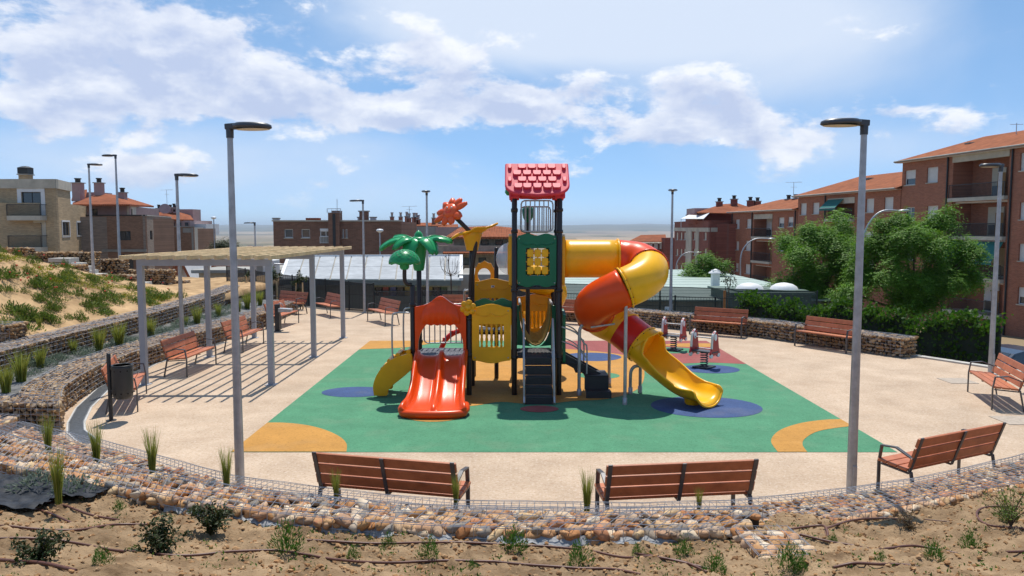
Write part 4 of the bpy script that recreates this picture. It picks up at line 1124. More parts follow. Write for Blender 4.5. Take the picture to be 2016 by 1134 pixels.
# tube supports
def leg(pts, r=.036): 
    o = part(MB().tube(bez(pts, 6), r, 10), 'support_leg', m_galv); p = pts[0]
    part(MB().lathe([(r + .012, 0), (r + .012, .14), (r, .15)], (p[0], p[1], 0), 10), 'leg_sleeve', m_galv, o)
a_ = G(1230, 797); leg([(a_.x, a_.y, 0), (a_.x, a_.y, 1.2), (a_.x, a_.y, 2.0)])
a_ = G(1140, 779); leg([(a_.x, a_.y, 0), (a_.x, a_.y, 1.2), (a_.x + .02, a_.y, 1.42), (a_.x + .1, a_.y, 1.50), (a_.x + .36, a_.y, 1.52)])
a_ = G(1199, 756); leg([(a_.x, a_.y, 0), (a_.x, a_.y, .6), (a_.x, a_.y, 1.05)])
a_ = G(1241, 776); leg([(a_.x, a_.y, 0), (a_.x, a_.y, .42), (a_.x + .04, a_.y, .55), (a_.x + .12, a_.y, .6), (a_.x + .26, a_.y, .6)])
a_ = G(1260, 773); leg([(a_.x, a_.y, 0), (a_.x, a_.y, .35), (a_.x, a_.y, .7)])
part(MB().box((1.86, 15.5, 1.5), (.5, .05, .03), Matrix.Rotation(R(-8), 3, 'Y')), 'tube_bracket', m_galv)
# ---- yellow bean-shaped climber at the left
bo = []
for px, py in ((737, 778), (735, 760), (742, 738), (757, 718), (775, 705), (795, 698), (811, 697), (811, 724), (803, 734), (790, 745), (775, 757), (765, 768), (762, 778)):
    p = P(px, py, 15.55); bo.append((p.x, p.z))
for yy in (15.5, 16.15):
    ol = [(p.x, p.y) for p in bez([(a, b, 0) for a, b in bo + bo[:1]], 3)[:-1]]
    cl = panel('climber_cheek', ol, [], yy, .08, pYo, bev=.025)
for i, (px, py) in enumerate(((752, 728), (765, 712), (782, 700), (803, 694), (745, 745))):
    p = P(px, py, 15.5); part(MB().tube([(p.x, 15.56, p.z), (p.x, 16.17, p.z)], .045, 12), 'climber_rung', pYo)
# red curved climber seen through the bars
rc = bez([P(868, 688, 17.6), P(878, 668, 17.6), P(893, 656, 17.6), P(915, 648, 17.6)], 5)
part(MB().tube(rc, .06, 10), 'red_climber', pR); 
for k in (4, 9, 13): part(MB().lathe([(.001, 0), (.05, .01), (.05, .04), (.001, .06)], rc[k] + Vector((0, -.03, .04)), 10), 'climber_grip', pR)
# ---- palm tree ornament
pc = Vector((XL + .02, YB, 2.56))
trunkp = part(MB().lathe([(.10, 0), (.12, .06), (.14, .2), (.17, .45), (.22, .62), (.24, .7), (.12, .74), (.001, .75)], pc, 20), 'palm_crown', pG2)
def palm_leaf(ang, length, droop, wmax=.125, lift=.12):
    mb = MB(); n = 12; vs = []
    d = Vector((math.cos(ang), math.sin(ang), 0)); s = Vector((-d.y, d.x, 0))
    for i in range(n + 1):
        t = i / n; c = pc + Vector((0, 0, .66)) + d * (.12 + length * t) + Vector((0, 0, lift * math.sin(min(1, t * 1.3) * math.pi * .5) - droop * t ** 2.2))
        w = wmax * (.35 + 1.1 * math.sin(math.pi * min(1, t * .86 + .1)) ** .8) * (1 if t < .93 else .55) * (1 + .07 * (i % 2))
        for k in range(7):
            u = (k - 3) / 3; vs.append(c + s * w * u + Vector((0, 0, -.07 * u * u - .012 * (i % 2) * abs(u))))
    mb.add(vs, [(i * 7 + k, i * 7 + k + 1, (i + 1) * 7 + k + 1, (i + 1) * 7 + k) for i in range(n) for k in range(6)], True)
    o = part(mb, 'palm_leaf', pG2, trunkp, solid=.045, bevel=.0)
    part(MB().tube([vs[i * 7 + 3] + Vector((0, 0, .025)) for i in range(n + 1)], .014, 6), 'leaf_rib', pG2, trunkp)
for a, l, dr in ((180, .72, .28), (215, .48, .25), (150, .55, .05), (-10, .62, .12), (-50, .5, .36), (35, .5, .1), (95, .5, .15), (-115, .35, .5)): palm_leaf(R(a), l, dr)
part(MB().lathe([(.10, 0), (.09, .14), (.04, .2), (.001, .22)], pc + Vector((0, 0, .66)), 14), 'palm_heart', pG2, trunkp)
# domed leaf on a bent pipe
dc = P(797, 519, YF)
dm = MB(); vs = []; n1, n2 = 9, 36
for i in range(n1 + 1):
    t = i / n1
    for j in range(n2):
        a = 2 * math.pi * j / n2; r_ = .31 * math.sin(t * 1.62) * (1 + .012 * math.cos(a * 9) * t); z = .30 * math.cos(t * 1.5) - .02 + (.022 * math.cos(a * 9) if i == n1 else 0) + .006 * math.cos(a * 9 + (i % 2) * math.pi)
        vs.append(Vector((dc.x + r_ * math.cos(a), YF - .05 + r_ * math.sin(a), dc.z + z)))
dm.add(vs, [(i * n2 + j, i * n2 + (j + 1) % n2, (i + 1) * n2 + (j + 1) % n2, (i + 1) * n2 + j) for i in range(n1) for j in range(n2)], True)
dl = part(dm, 'dome_leaf', pG2, solid=.03)
q = MB()
for i in range(2, 10):
    t = i / 9.4
    for j in range(14):
        a0 = 2 * math.pi * (j + .5 * (i % 2)) / 14
        pts = []
        for k in range(6):
            u = k / 5; a = a0 + (u - .5) * 2 * math.pi / 14; tt = t - .085 * (1 - (2 * u - 1) ** 2) + .085; tt = t + .07 * (1 - (2 * u - 1) ** 2) - .07
            r_ = .318 * math.sin(tt * 1.62); pts.append(Vector((dc.x + r_ * math.cos(a), YF - .05 + r_ * math.sin(a), dc.z + .305 * math.cos(tt * 1.5) - .012)))
        q.tube(pts, .006, 4, caps=False)
part(q, 'scale_pattern', pG, dl)
part(MB().lathe([(.07, -.12), (.10, -.08), (.10, .02)], (dc.x, YF - .05, dc.z), 12), 'dome_socket', pG2, dl)
part(MB().tube(bez([(dc.x, YF - .05, dc.z - .1), (dc.x, YF - .05, dc.z - .32), (dc.x + .04, YF - .04, dc.z - .42), (XL - .02, YF, dc.z - .43)], 5), .042, 12), 'bent_pipe', pD)
# ---- orange flower on its curved post
cp = [Vector((XM + .0, YB - .1, D1)), Vector((XM + .0, YB - .1, 2.3)), P(936, 480, YB - .1), P(930, 462, YB - .1), P(914, 445, YB - .1), P(893, 424, YB - .1)]
part(MB().tube(bez(cp, 6), .05, 12), 'curved_post', pD)
fc = P(886, 415, YB - .18); fm = (Matrix.Rotation(R(24), 3, 'Y') @ Matrix.Rotation(R(-28), 3, 'Z') @ Matrix.Rotation(R(62), 3, 'X'))
fm = Vector((-.45, -.78, .44)).to_track_quat('Z', 'Y').to_matrix()
fl = part(MB().lathe([(.001, -.05), (.15, -.05), (.18, -.02), (.17, .02), (.1, .055), (.001, .07)], fc, 22, mat=fm), 'flower', pCoral)
angs = [(35, 1.45), (62, 1.35), (100, .95), (150, 1.0), (205, 1.5), (235, 1.3), (275, 1.0), (320, .95), (5, 1.0)]
for k, (a, s) in enumerate([(30, 1.5), (60, 1.2), (100, 1.0), (140, 1.0), (185, 1.15), (215, 1.55), (250, 1.1), (290, 1.0), (335, 1.1)]):
    rot = fm @ Matrix.Rotation(R(a), 3, 'Z'); L_ = .13 * s
    mb = MB(); vs = []; nn = 9
    for i in range(nn + 1):
        t = i / nn; w = .085 * math.sin(math.pi * min(1, .22 + .74 * t)) ** .7 * (1.0 if s < 1.3 else .8)
        for j in range(5):
            u = (j - 2) / 2; vs.append(fc + rot @ Vector((.12 + 1.5 * L_ * t, w * u, -.02 + .035 * math.sin(t * 3) * (1 - u * u) - .015 * t - .02 * u * u)))
    mb.add(vs, [(i * 5 + j, i * 5 + j + 1, (i + 1) * 5 + j + 1, (i + 1) * 5 + j) for i in range(nn) for j in range(4)], True)
    part(mb, 'petal', pCoral, fl, solid=.045)
for dx in (-.055, .06):
    part(MB().lathe([(.001, .0), (.024, .0), (.02, .012), (.001, .016)], fc + fm @ Vector((dx, .05, .06)), 10, mat=fm), 'eye', pW, fl)
    part(MB().lathe([(.001, .0), (.011, .0), (.009, .008), (.001, .01)], fc + fm @ Vector((dx, .048, .074)), 8, mat=fm), 'pupil', pD, fl)
part(MB().tube([fc + fm @ Vector((.07 * math.cos(R(a)), -.02 + .05 * math.sin(R(a)), .062)) for a in range(200, 345, 18)], .008, 6), 'mouth', pR, fl)
# ---- yellow trumpet flower on the back post
tb = Vector((XM + .02, YB, 3.0)); tr = [P(x, y, YB) for x, y in ((923, 462), (942, 462), (946, 447), (950, 436), (961, 430), (958, 421), (945, 423), (930, 432), (912, 436), (908, 444), (900, 455), (912, 452), (920, 455))]
ol = bez([(p.x, p.z, 0) for p in tr + tr[:1]], 3)[:-1]
tpl = part(MB().lathe([(.13, 0), (.14, .06), (.17, .18), (.2, .30), (.24, .40), (.21, .41), (.15, .33), (.001, .30)], (XM + .03, YB, 3.0), 22), 'trumpet_flower', pYo)
mb = MB(); vs = []; na_ = 28
for i in range(na_ + 1):
    a = 2 * math.pi * i / na_; dx, dy = math.cos(a), math.sin(a)
    ext = .06 + .30 * max(0, dx) ** 3 + .26 * max(0, -dx) ** 3; zz = .05 + .13 * max(0, dx) ** 1.5 - .22 * max(0, -dx) ** 2 + .03 * math.cos(5 * a)
    for t in range(5):
        u = t / 4; vs.append(Vector((XM + .03 + dx * (.205 + ext * u), YB + dy * (.205 + .08 * u), 3.385 + zz * u ** 1.4 + (.05 * math.sin(u * math.pi) if dx > 0 else .02 * math.sin(u * math.pi)))))
mb.add(vs, [(i * 5 + t, i * 5 + t + 1, (i + 1) * 5 + t + 1, (i + 1) * 5 + t) for i in range(na_) for t in range(4)], True)
part(mb, 'trumpet_petal', pYo, tpl, solid=.04)
# ================================================================ BENCHES
def local(f):
    def g(*a, **k):
        WORLD_COORDS[0] = False
        try: return f(*a, **k)
        finally: WORLD_COORDS[0] = True
    return g
BL = 1.78
@local
def make_bench():
    "sitter faces -y; origin on the ground under the seat"
    t = thing('park_bench', 'bench', 'bench')
    for i, (y, z, a) in enumerate(((-.20, .445, 4), (-.055, .435, 4), (.09, .425, 4))):
        MB().box((0, y, z), (BL, .132, .038), Matrix.Rotation(R(-a), 3, 'X')).build('seat_plank', m_wood, t, bevel=.008)
    for i in range(3):
        d = .055 + .145 * i; MB().box((0, .185 + d * .30, .47 + d * .955), (BL, .036, .125), Matrix.Rotation(R(-17.5), 3, 'X')).build('back_plank', m_wood, t, bevel=.008)
    for x in (-BL / 2 + .04, BL / 2 - .04):
        f = MB()
        f.bar((x, -.24, .40), (x, .17, .375), .05, .018); f.bar((x, .165, .375), (x, .335, .875), .05, .02, (0, 1, 0)); f.bar((x, .19, .40), (x, .27, 0), .05, .022, (0, 1, 0))
        s = f.build('side_frame', m_steel, t, bevel=.003)
        MB().bar((x, -.27, .0), (x, -.27, .43), .05, .022, (0, 1, 0)).bar((x, -.27, .42), (x, -.235, .64), .05, .02, (0, 1, 0)).build('front_leg', m_steel, t, bevel=.003)
        MB().bar((x, -.245, .64), (x, -.02, .665), .05, .02).bar((x, -.025, .665), (x, .215, .575), .05, .02).build('armrest', m_steel, t, bevel=.003)
    f = MB(); f.bar((0, -.24, .40), (0, .17, .375), .045, .018); f.bar((0, .17, .375), (0, .345, .86), .045, .018, (0, 1, 0)); f.build('middle_bracket', m_steel, t, bevel=.003)
    return t
bench0 = make_bench(); bench_used = [False]
def bench(x, y, fx, fy, label):
    "fx, fy: the way a sitter looks"
    o = bench0 if not bench_used[0] else copy_tree(bench0); bench_used[0] = True
    o.location = (x, y, 0); o.rotation_euler = (0, 0, math.atan2(fx, -fy)); o['label'] = label; o['group'] = 'wooden park benches around the square'; return o
def bench_back(l, r, label):
    "by the two ends of its top rail, seen from behind"
    a = G(*l, .86); b = G(*r, .86); m = (a + b) / 2; d = (b - a).normalized(); f = Vector((-d.y, d.x)); bench(m.x + f.x * .33, m.y + f.y * .33, f.x, f.y, label)
def bench_feet(l, r, label, side=1):
    "by its two front feet"
    a = G(*l); b = G(*r); m = (a + b) / 2; d = (b - a).normalized(); f = Vector((-d.y, d.x)) * side; bench(m.x - f.x * .27, m.y - f.y * .27, f.x, f.y, label)
bench_back((619, 892), (889, 913), 'bench seen from behind in front of the ochre corner patch')
bench_back((1200, 918), (1491, 906), 'bench seen from behind left of the tall right lamp post')
bench_back((1816, 865), (1978, 834), 'tilted bench seen from behind beside the curving gabion at lower right')
bench_feet((1906, 772), (1951, 806), 'bench at the right edge of the picture facing the play area', -1)
bench_feet((1567, 681), (1663, 696), 'bench before the back right gabion, partly behind the lamp post', -1)
bench_feet((1359, 658), (1458, 666), 'bench behind the spring riders with its back to the gabion', -1)
bench_feet((272, 809), (288, 776), 'bench behind the black litter bin on the left', -1)
bench_feet((369, 742), (425, 717), 'bench under the near end of the pergola by the terrace', -1)
bench_feet((480, 694), (518, 677), 'bench under the far end of the pergola', -1)
bench_feet((558, 646), (584, 637), 'bench behind the drinking fountain', -1)
bench(-9.2, 31.2, -.6, -.8, 'small far bench beyond the drinking fountain near the fence')
bench(-7.3, 30.2, -.82, -.57, 'bench by the black fence between the two far pergola posts')
bench(-4.75, 27.9, -.85, -.53, 'bench just left of the play tower near the fence')
bench(-1.9, 29.6, -.1, -1, 'bench behind the slide arch, mostly hidden by the play tower')
bench(2.2, 27.6, -.45, -.9, 'bench behind the red tube bend, mostly hidden by the tower')

# ================================================================ LAMP POSTS
@local
def make_lamp(h, r0, r1, head, arm=True):
    t = thing('lamp_post', 'lamp', 'lamp post')
    MB().lathe([(r0, 0), (r0, .3), (r0 * .98, .8), (r1, h)], n=18).build('pole', m_galv, t)
    p = MB().box((0, r0 + .004, .32), (r0 * .9, .02, .34)); p.build('service_door', m_galv, t, bevel=.004)
    p = MB(); p.box((0, 0, .008), (r0 * 3.4, r0 * 3.4, .02)); p.build('base_plate', m_galv, t)
    # flat oval head reaching along +x
    L_, w, th = head
    MB().lathe([(r1 * 1.3, h - .14), (r1 * 1.35, h - .02), (r1 * 1.2, h + .03), (.001, h + .04)], n=14).build('neck', m_darkmetal, t)
    m = MB(); vs = []; n = 28
    for k, (sc, dz) in enumerate(((.80, th * .9), (.97, th * .55), (1.0, .0), (.95, -.012))):
        for j in range(n):
            a = 2 * math.pi * j / n; x = L_ * .56 + math.cos(a) * L_ * .47 * sc; y = math.sin(a) * w / 2 * sc
            vs.append((x, y, h + dz + .0 - .02 * (x / L_)))
    m.add(vs, [(i * n + j, i * n + (j + 1) % n, (i + 1) * n + (j + 1) % n, (i + 1) * n + j) for i in range(3) for j in range(n)], True); m.add(vs[:n], [tuple(range(n))]); m.add(vs[-n:], [tuple(range(n))[::-1]])
    hd = m.build('lamp_head', m_darkmetal, t, fix=True)
    MB().bar((-.05, 0, h - .0), (L_ * .3, 0, h + .01), w * .28, .075).build('head_arm', m_darkmetal, hd, bevel=.012)
    vs = [(L_ * .58 + math.cos(2 * math.pi * j / n) * L_ * .40, math.sin(2 * math.pi * j / n) * w / 2 * .82, h - .022 - .02) for j in range(n)]
    MB().add(vs, [tuple(range(n))[::-1]]).build('diffuser', m_diff, hd, fix=False)
    return t
m_diff = M('lamp_diffuser', (.55, .47, .36), .35, .05, 4)
lampA = make_lamp(4.78, .060, .036, (.56, .34, .055))
def lamp(src, x, y, z, rz, label, s=1., first=False):
    o = src if first else copy_tree(src); o.location = (x, y, z); o.rotation_euler = (0, 0, rz); o.scale = (s, s, s); o['label'] = label; o['group'] = 'galvanised lamp posts'; return o
a = P(471, 900, 9.85); lamp(lampA, a.x, 9.85, 0, R(-12), 'tall grey lamp post at front left with its flat head turned right', first=True)
a = P(1678, 900, 9.5); lamp(lampA, a.x, 9.5, 0, R(190), 'tall grey lamp post at front right with its flat head turned left', 1.0)
a = P(1957, 600, 18.0); lamp(lampA, a.x, 18.0, 0, R(197), 'lamp post beside the bench at the right edge', 1.035)
a = P(841, 500, 30.6); lamp(lampA, a.x, 30.6, 0, R(-88), 'lamp post behind the green palm leaves, head seen end on', 1.03)
a = P(1322, 500, 29.6); lamp(lampA, a.x, 29.6, 0, R(-100), 'lamp post behind the far spring rider', 1.03)
a = P(716, 500, 31.2); lamp(lampA, a.x, 31.2, 0, R(178), 'lamp post left of the palm ornament with its head turned left', .96)
a = P(353, 500, 19.7); lamp(lampA, a.x, 19.7, .3, R(3), 'lamp post rising through the left end of the pergola', .95)
a = P(180, 450, 34.5); lamp(lampA, a.x, 34.5, 1.3, R(3), 'lamp post at the top of the left hillside steps', 1.05)
a = P(231, 400, 56); lamp(lampA, a.x, 56, .6, R(180), 'thin far street lamp taller than the rooftops on the left', 1.7)
a = P(503, 500, 44); lamp(lampA, a.x, 44, -1.4, R(180), 'far lamp post behind the middle of the pergola', 1.08)
@local
def make_globe(label, h, loc):
    t = thing('street_lamp', label, 'lamp post', loc)
    MB().tube([(0, 0, 0), (0, 0, h)], .06, 8).build('pole', m_galv, t); MB().lathe([(.08, h), (.28, h + .12), (.30, h + .2), (.2, h + .28), (.001, h + .3)], n=12).build('lamp_head', pW, t)
a = P(421, 440, 84); make_globe('round-headed lamp far off between the left houses and the pergola', 9.6, (a.x, 84, -5.2))
a = P(748, 470, 60); make_globe('small white-topped lamp before the long brick building', 7.0, (a.x, 60, -3.9))
@local
def make_arc(label, loc, h, reach, s=1):
    t = thing('street_lamp', label, 'lamp post', loc)
    pts = bez([(0, 0, 0), (0, 0, h * .5), (0, 0, h * .8), (reach * .22, 0, h * .94), (reach * .55, 0, h), (reach, 0, h * 1.0)], 6)
    MB().tube(pts, [.09 - .045 * i / len(pts) for i in range(len(pts))], 8).build('curved_pole', m_galv, t)
    MB().lathe([(.001, 0), (.12, .05), (.16, .3), (.13, .62), (.001, .7)], (reach - .1, 0, h - .02), 10, mat=Matrix.Rotation(R(86), 3, 'Y') @ Matrix.Diagonal((.55, 1, 1))).build('lamp_head', m_galv, t)
a = P(1459, 500, 72); make_arc('curved street lamp before the third brick block', (a.x, 72, -5.5), P(1459, 470, 72).z + 5.5, 2.6)
a = P(1699, 500, 46); make_arc('curved street lamp between the two big trees', (a.x, 46, -4), P(1699, 415, 46).z + 4, 2.1)
a = P(1332, 500, 88); make_arc('curved street lamp before the dark red apartment block', (a.x, 88, -7), P(1332, 497, 88).z + 7, 2.3)
# ================================================================ PERGOLA
m_timber = M('pale_timber', (.62, .42, .20), .75, .18, 3, rnd=.14, bump=.15, bsc=30, col2=(.70, .51, .28))
per = thing('pergola', 'grey steel pergola with pale timber slats over the left benches', 'pergola', (-6.75, 20.4, 0))
PX, PY = (-5.37, -8.2), (16.8, 20.45, 24.05); PH = 2.66
for x in PX:
    for y in PY:
        MB().box((x, y, PH / 2), (.125, .125, PH)).build('post', m_post, per, bevel=.006)
        MB().box((x, y, .006), (.24, .24, .014)).build('base_plate', m_post, per)
for y in PY: MB().box(((PX[0] + PX[1]) / 2, y, PH + .075), (PX[0] - PX[1] + .125, .127, .15)).build('cross_beam', m_post, per, bevel=.006)
ns = 12
for i in range(ns):
    x = PX[1] - .18 + (PX[0] - PX[1] + .36) * i / (ns - 1)
    MB().box((x, 20.43, PH + .152 + .045), (.058, 8.3 + random.uniform(-.05, .05), .09)).build('slat', m_timber, per, bevel=.004)
# ================================================================ LITTER BIN, FOUNTAIN
c = G(219, 828); bn = thing('litter_bin', 'black perforated litter bin on a single post by the left bench', 'litter bin', c)
MB().lathe([(.036, 0), (.036, 1.2), (.03, 1.235), (.001, 1.24)], c, 14).build('post', m_black, bn); MB().lathe([(.09, 0), (.09, .012)], c, 14).build('foot', m_black, bn)
bc = c + Vector((.235, 0, 0)); body = MB(); 
body.lathe([(.14, .42), (.165, .46), (.175, .62), (.175, .98), (.172, 1.02)], bc, 24); body.lathe([(.15, 1.02), (.15, .6)], bc, 24); bb = body.build('bin_body', m_black, bn, fix=False, solid=.004)
MB().tube([bc + Vector((.174 * math.cos(a * .2618), .174 * math.sin(a * .2618), 1.02)) for a in range(24)], .01, 6, closed=True).build('rim', m_black, bb)
m_hole = M('bin_holes', (.004, .004, .004), .9)
for z in (.52, .93):
    for k in range(10):
        a = 2 * math.pi * k / 10
        MB().lathe([(.014, 0), (.014, .003)], bc + Vector((.176 * math.cos(a), .176 * math.sin(a), z)), 8, mat=Vector((math.cos(a), math.sin(a), 0)).to_track_quat('Z', 'Y').to_matrix()).build('perforation', m_hole, bb)
for z in (.55, .95): MB().bar(c + Vector((.03, 0, z)), c + Vector((.075, 0, z)), .05, .03).build('bracket', m_black, bn)
c = G(547, 652); fn = thing('drinking_fountain', 'dark pillar drinking fountain with a steel basin', 'fountain', c)
MB().box(c + Vector((0, 0, .46)), (.16, .13, .92)).build('pillar', m_black, fn, bevel=.01); MB().box(c + Vector((0, 0, .01)), (.3, .3, .02)).build('base_plate', m_black, fn)
MB().plate([(.06, 0), (.48, 0), (.5, .1), (.06, .13)], (), .26, lambda u, v, w: c + Vector((u, -.13 + w, .66 + v))).build('basin', m_galv, fn, bevel=.01)
MB().tube(bez([c + Vector((.03, 0, .92)), c + Vector((.1, 0, .96)), c + Vector((.18, 0, .9)), c + Vector((.2, 0, .84))], 4), .012, 6).build('spout', m_galv, fn)
# ================================================================ SPRING RIDERS
m_rred = M('rider_red', (.42, .018, .025), .4, .06, 5)
@local
def make_rider():
    t = thing('spring_rider', 'rider', 'spring rider')
    MB().box((0, 0, .02), (.42, .42, .03)).build('ground_plate', m_black, t, bevel=.006)
    for k in range(4): MB().bar((0, 0, .04), (.26 * math.cos(k * 1.57 + .78), .26 * math.sin(k * 1.57 + .78), .025), .05, .03).build('foot', m_black, t)
    MB().tube([(.085 * math.cos(a * .35), .085 * math.sin(a * .35), .04 + .0036 * a * 1.0) for a in range(0, 108)], .017, 6).build('spring', m_steel, t)
    MB().box((0, 0, .45), (.66, .26, .035)).build('seat', M('rider_seat', (.06, .065, .08), .6), t, bevel=.008)
    for s in (-1, 1):
        ol = bez([(-.16, .30, 0), (-.2, .42, 0), (-.15, .55, 0), (-.13, .75, 0), (-.1, .93, 0), (0, 1.02, 0), (.1, .93, 0), (.13, .75, 0), (.16, .55, 0), (.2, .42, 0), (.16, .30, 0), (.06, .36, 0), (-.06, .36, 0), (-.16, .30, 0)], 4)[:-1]
        p = MB().plate([(a.x, a.y) for a in ol][::-1], (), .04, lambda u, v, w: Vector((s * .30 - .02 + w, u, v))).build('side_panel', m_rred, t, bevel=.008)
        ol2 = bez([(-.05, .80, 0), (-.06, .86, 0), (-.04, .93, 0), (.04, .93, 0), (.06, .86, 0), (.05, .80, 0), (0, .76, 0), (-.05, .80, 0)], 4)[:-1]
        MB().plate([(a.x, a.y) for a in ol2][::-1], (), .052, lambda u, v, w: Vector((s * .30 - .026 + w, u, v))).build('white_inlay', pW, p, bevel=.004)
        for y in (-.15, .15): MB().lathe([(.055, 0), (.055, .05)], (s * .30 - .025, y, .36), 12, mat=Matrix.Rotation(R(90), 3, 'Y')).build('wheel_disc', pW, p)
        MB().plate([(a.x * .98, a.y) for a in bez([(-.155, .56, 0), (-.135, .75, 0), (-.105, .93, 0), (0, 1.025, 0), (.0, .99, 0), (-.08, .9, 0), (-.11, .75, 0), (-.12, .56, 0), (-.155, .56, 0)], 4)[:-1]][::-1], (), .05, lambda u, v, w: Vector((s * .30 - .025 + w, u, v))).build('white_edge', pW, p)
    MB().tube([(-.3, 0, .82), (.3, 0, .82)], .017, 8).build('handlebar', m_galv, t); MB().tube([(-.3, .1, .5), (.3, .1, .5)], .015, 8).build('cross_bar', m_galv, t)
    return t
rd = make_rider(); a = G(1386, 724); rd.location = (a.x, a.y, .01); rd.rotation_euler = (0, 0, R(-44)); rd.scale = (.95, 1.15, .92); tag(rd, 'red and white spring rider on the blue disc, nearer one', 'spring rider', 'spring riders')
r2 = copy_tree(rd); a = G(1326, 690); r2.location = (a.x, a.y, .01); r2.rotation_euler = (0, 0, R(-36)); r2['label'] = 'red and white spring rider on the green disc, farther one'
# ================================================================ FENCES
def MMesh(name, col, alpha, rough=.7):
    m = M(name, col, rough, .2, 6); nt = m.node_tree; nt.nodes['Principled BSDF'].inputs['Alpha'].default_value = alpha; return m
m_shade = MMesh('black_shade_net', (.018, .02, .022), .80); m_fpost = M('fence_paint', (.012, .014, .015), .5, .1, 4); m_fgreen = M('fence_green', (.012, .022, .018), .5, .1, 4)
m_green_net = MMesh('green_shade_net', (.035, .055, .045), .72)
def fence(label, pts, zb, zt, step, net, bars=0, post_mat=m_fpost, ztop2=None):
    """posts every step along the line, net panels between, optional upright bars"""
    a = Vector((*pts[0], 0)); t = thing('fence', label, 'fence', (a.x, a.y, zb[0]))
    tot = sum((Vector(q) - Vector(p)).length for p, q in zip(pts, pts[1:])); run = 0
    for p, q in zip(pts, pts[1:]):
        p = Vector((*p, 0)); q = Vector((*q, 0)); L_ = (q - p).length; n = max(1, round(L_ / step))
        for k in range(n):
            c0 = p.lerp(q, k / n); c1 = p.lerp(q, (k + 1) / n)
            f0 = (run + L_ * k / n) / tot; f1 = (run + L_ * (k + 1) / n) / tot
            za, zc = zb[0] + (zb[1] - zb[0]) * f0, zb[0] + (zb[1] - zb[0]) * f1; ta, tc_ = zt[0] + (zt[1] - zt[0]) * f0, zt[0] + (zt[1] - zt[0]) * f1
            MB().tube([(c0.x, c0.y, za - .3), (c0.x, c0.y, ta + .06)], .035, 6).build('fence_post', post_mat, t)
            if net:
                m = MB(); m.add([(c0.x, c0.y, za), (c1.x, c1.y, zc), (c1.x, c1.y, tc_), (c0.x, c0.y, ta)], [(0, 1, 2, 3)]); m.build('net_panel', net, t, fix=False)
            w = MB(); w.bar((c0.x, c0.y, ta), (c1.x, c1.y, tc_), .03, .03); w.bar((c0.x, c0.y, za + .06), (c1.x, c1.y, zc + .06), .03, .03); w.bar((c0.x, c0.y, (za + ta) / 2 + .1), (c1.x, c1.y, (zc + tc_) / 2 + .1), .02, .03)
            nb = int((c1 - c0).length / bars) if bars else 0
            for b in range(1, nb):
                e = c0.lerp(c1, b / nb); f = b / nb; w.tube([(e.x, e.y, za + (zc - za) * f + .04), (e.x, e.y, (ta + (tc_ - ta) * f) if bars < .5 else ta)], .007, 4, caps=False)
            w.build('fence_bars', post_mat, t)
        run += L_
    MB().tube([(q.x, q.y, zb[1] - .3), (q.x, q.y, zt[1] + .06)], .035, 6).build('fence_post', post_mat, t)
    return t
def atY(px, Y): return ((px - 1008) / 1500 * (Y * CT + 2 * ST) , Y)
fence('black netted fence curving behind the pergola', [atY(446, 41), atY(545, 36), atY(640, 33), atY(735, 31.3)], (-.2, 0), (1.42, 1.18), 1.25, m_shade, .2)
fence('lower black netted fence behind the play tower', [atY(735, 31.35), atY(830, 31.6), atY(915, 31.8), atY(1110, 32)], (-.3, -.3), (.86, .86), 1.5, m_shade, .12)
fence('dark green bar fence before the sports hall, behind the spiral slide', [atY(1108, 31), atY(1230, 30.5), atY(1330, 30.2), atY(1490, 29.6)], (-.6, -.6), (.82, .72), 1.9, None, .11, m_fgreen)
fence('tall green netting fence behind the bar fence at right', [atY(1105, 34), atY(1300, 33.5), atY(1490, 33), atY(1610, 32.5)], (-1, -1), (1.0, .75), 3.2, m_green_net, 0, m_fgreen)
# small notice on the fence
c = P(1313, 612, 29.3); o = MB().box(c, (.17, .02, .32)).build('notice_board', M('notice_white', (.6, .62, .6), .6)); tag(o, 'small white notice on the gabion beside the far lamp post', 'notice')
# ================================================================ IRRIGATION HOSES
m_hose = M('brown_hose', (.125, .052, .035), .45, .25, 10, spec=.4)
def soil_hit(px, py):
    d = ray(px, py); o = Vector((0, 0, CAM_Z)); t = 2.5
    while t < 14:
        p = o + d * t
        if p.z < soil_base(p.x, p.y) and p.y < ynear(p.x) + .3: return p
        t += .015
    return G(px, py, .7)
def hose(px, label, r=.011):
    pts = [soil_hit(*p) for p in px]; pts = bez(pts, 12)
    zs = [soil_z(p.x, p.y) + r * .8 for p in pts]
    for _ in range(45): zs = [(zs[0] * 2 + zs[1]) / 3] + [(zs[i - 1] + zs[i] * 1.2 + zs[i + 1]) / 3.2 for i in range(1, len(zs) - 1)] + [(zs[-1] * 2 + zs[-2]) / 3]
    out = [Vector((p.x, p.y, z + .008)) for p, z in zip(pts, zs)]
    o = MB().tube(out, r, 7).build('irrigation_hose', m_hose); tag(o, label, 'hose', 'brown drip hoses on the bare earth')
hose([(0, 1041), (60, 1046), (150, 1050), (230, 1043), (290, 1042)], 'brown drip hose ending at the middle dark shrub')
hose([(0, 1065), (60, 1067), (130, 1069), (200, 1078), (260, 1086), (330, 1096), (400, 1096), (470, 1092), (540, 1090), (600, 1094), (660, 1102), (760, 1112), (870, 1114), (975, 1117)], 'long brown drip hose running past the shrubs to the middle')
hose([(975, 1117), (1050, 1122), (1130, 1126), (1200, 1130), (1260, 1140)], 'brown drip hose along the bottom edge, centre')
hose([(0, 1103), (50, 1113), (100, 1124), (150, 1138)], 'brown drip hose in the bottom left corner', .013)
hose([(12, 978), (60, 986), (120, 1003), (175, 1018), (235, 1027)], 'brown drip hose crossing the black sheet', .011)
hose([(10, 990), (60, 1005), (100, 1020), (145, 1034)], 'short brown drip hose lying beside the black sheet')
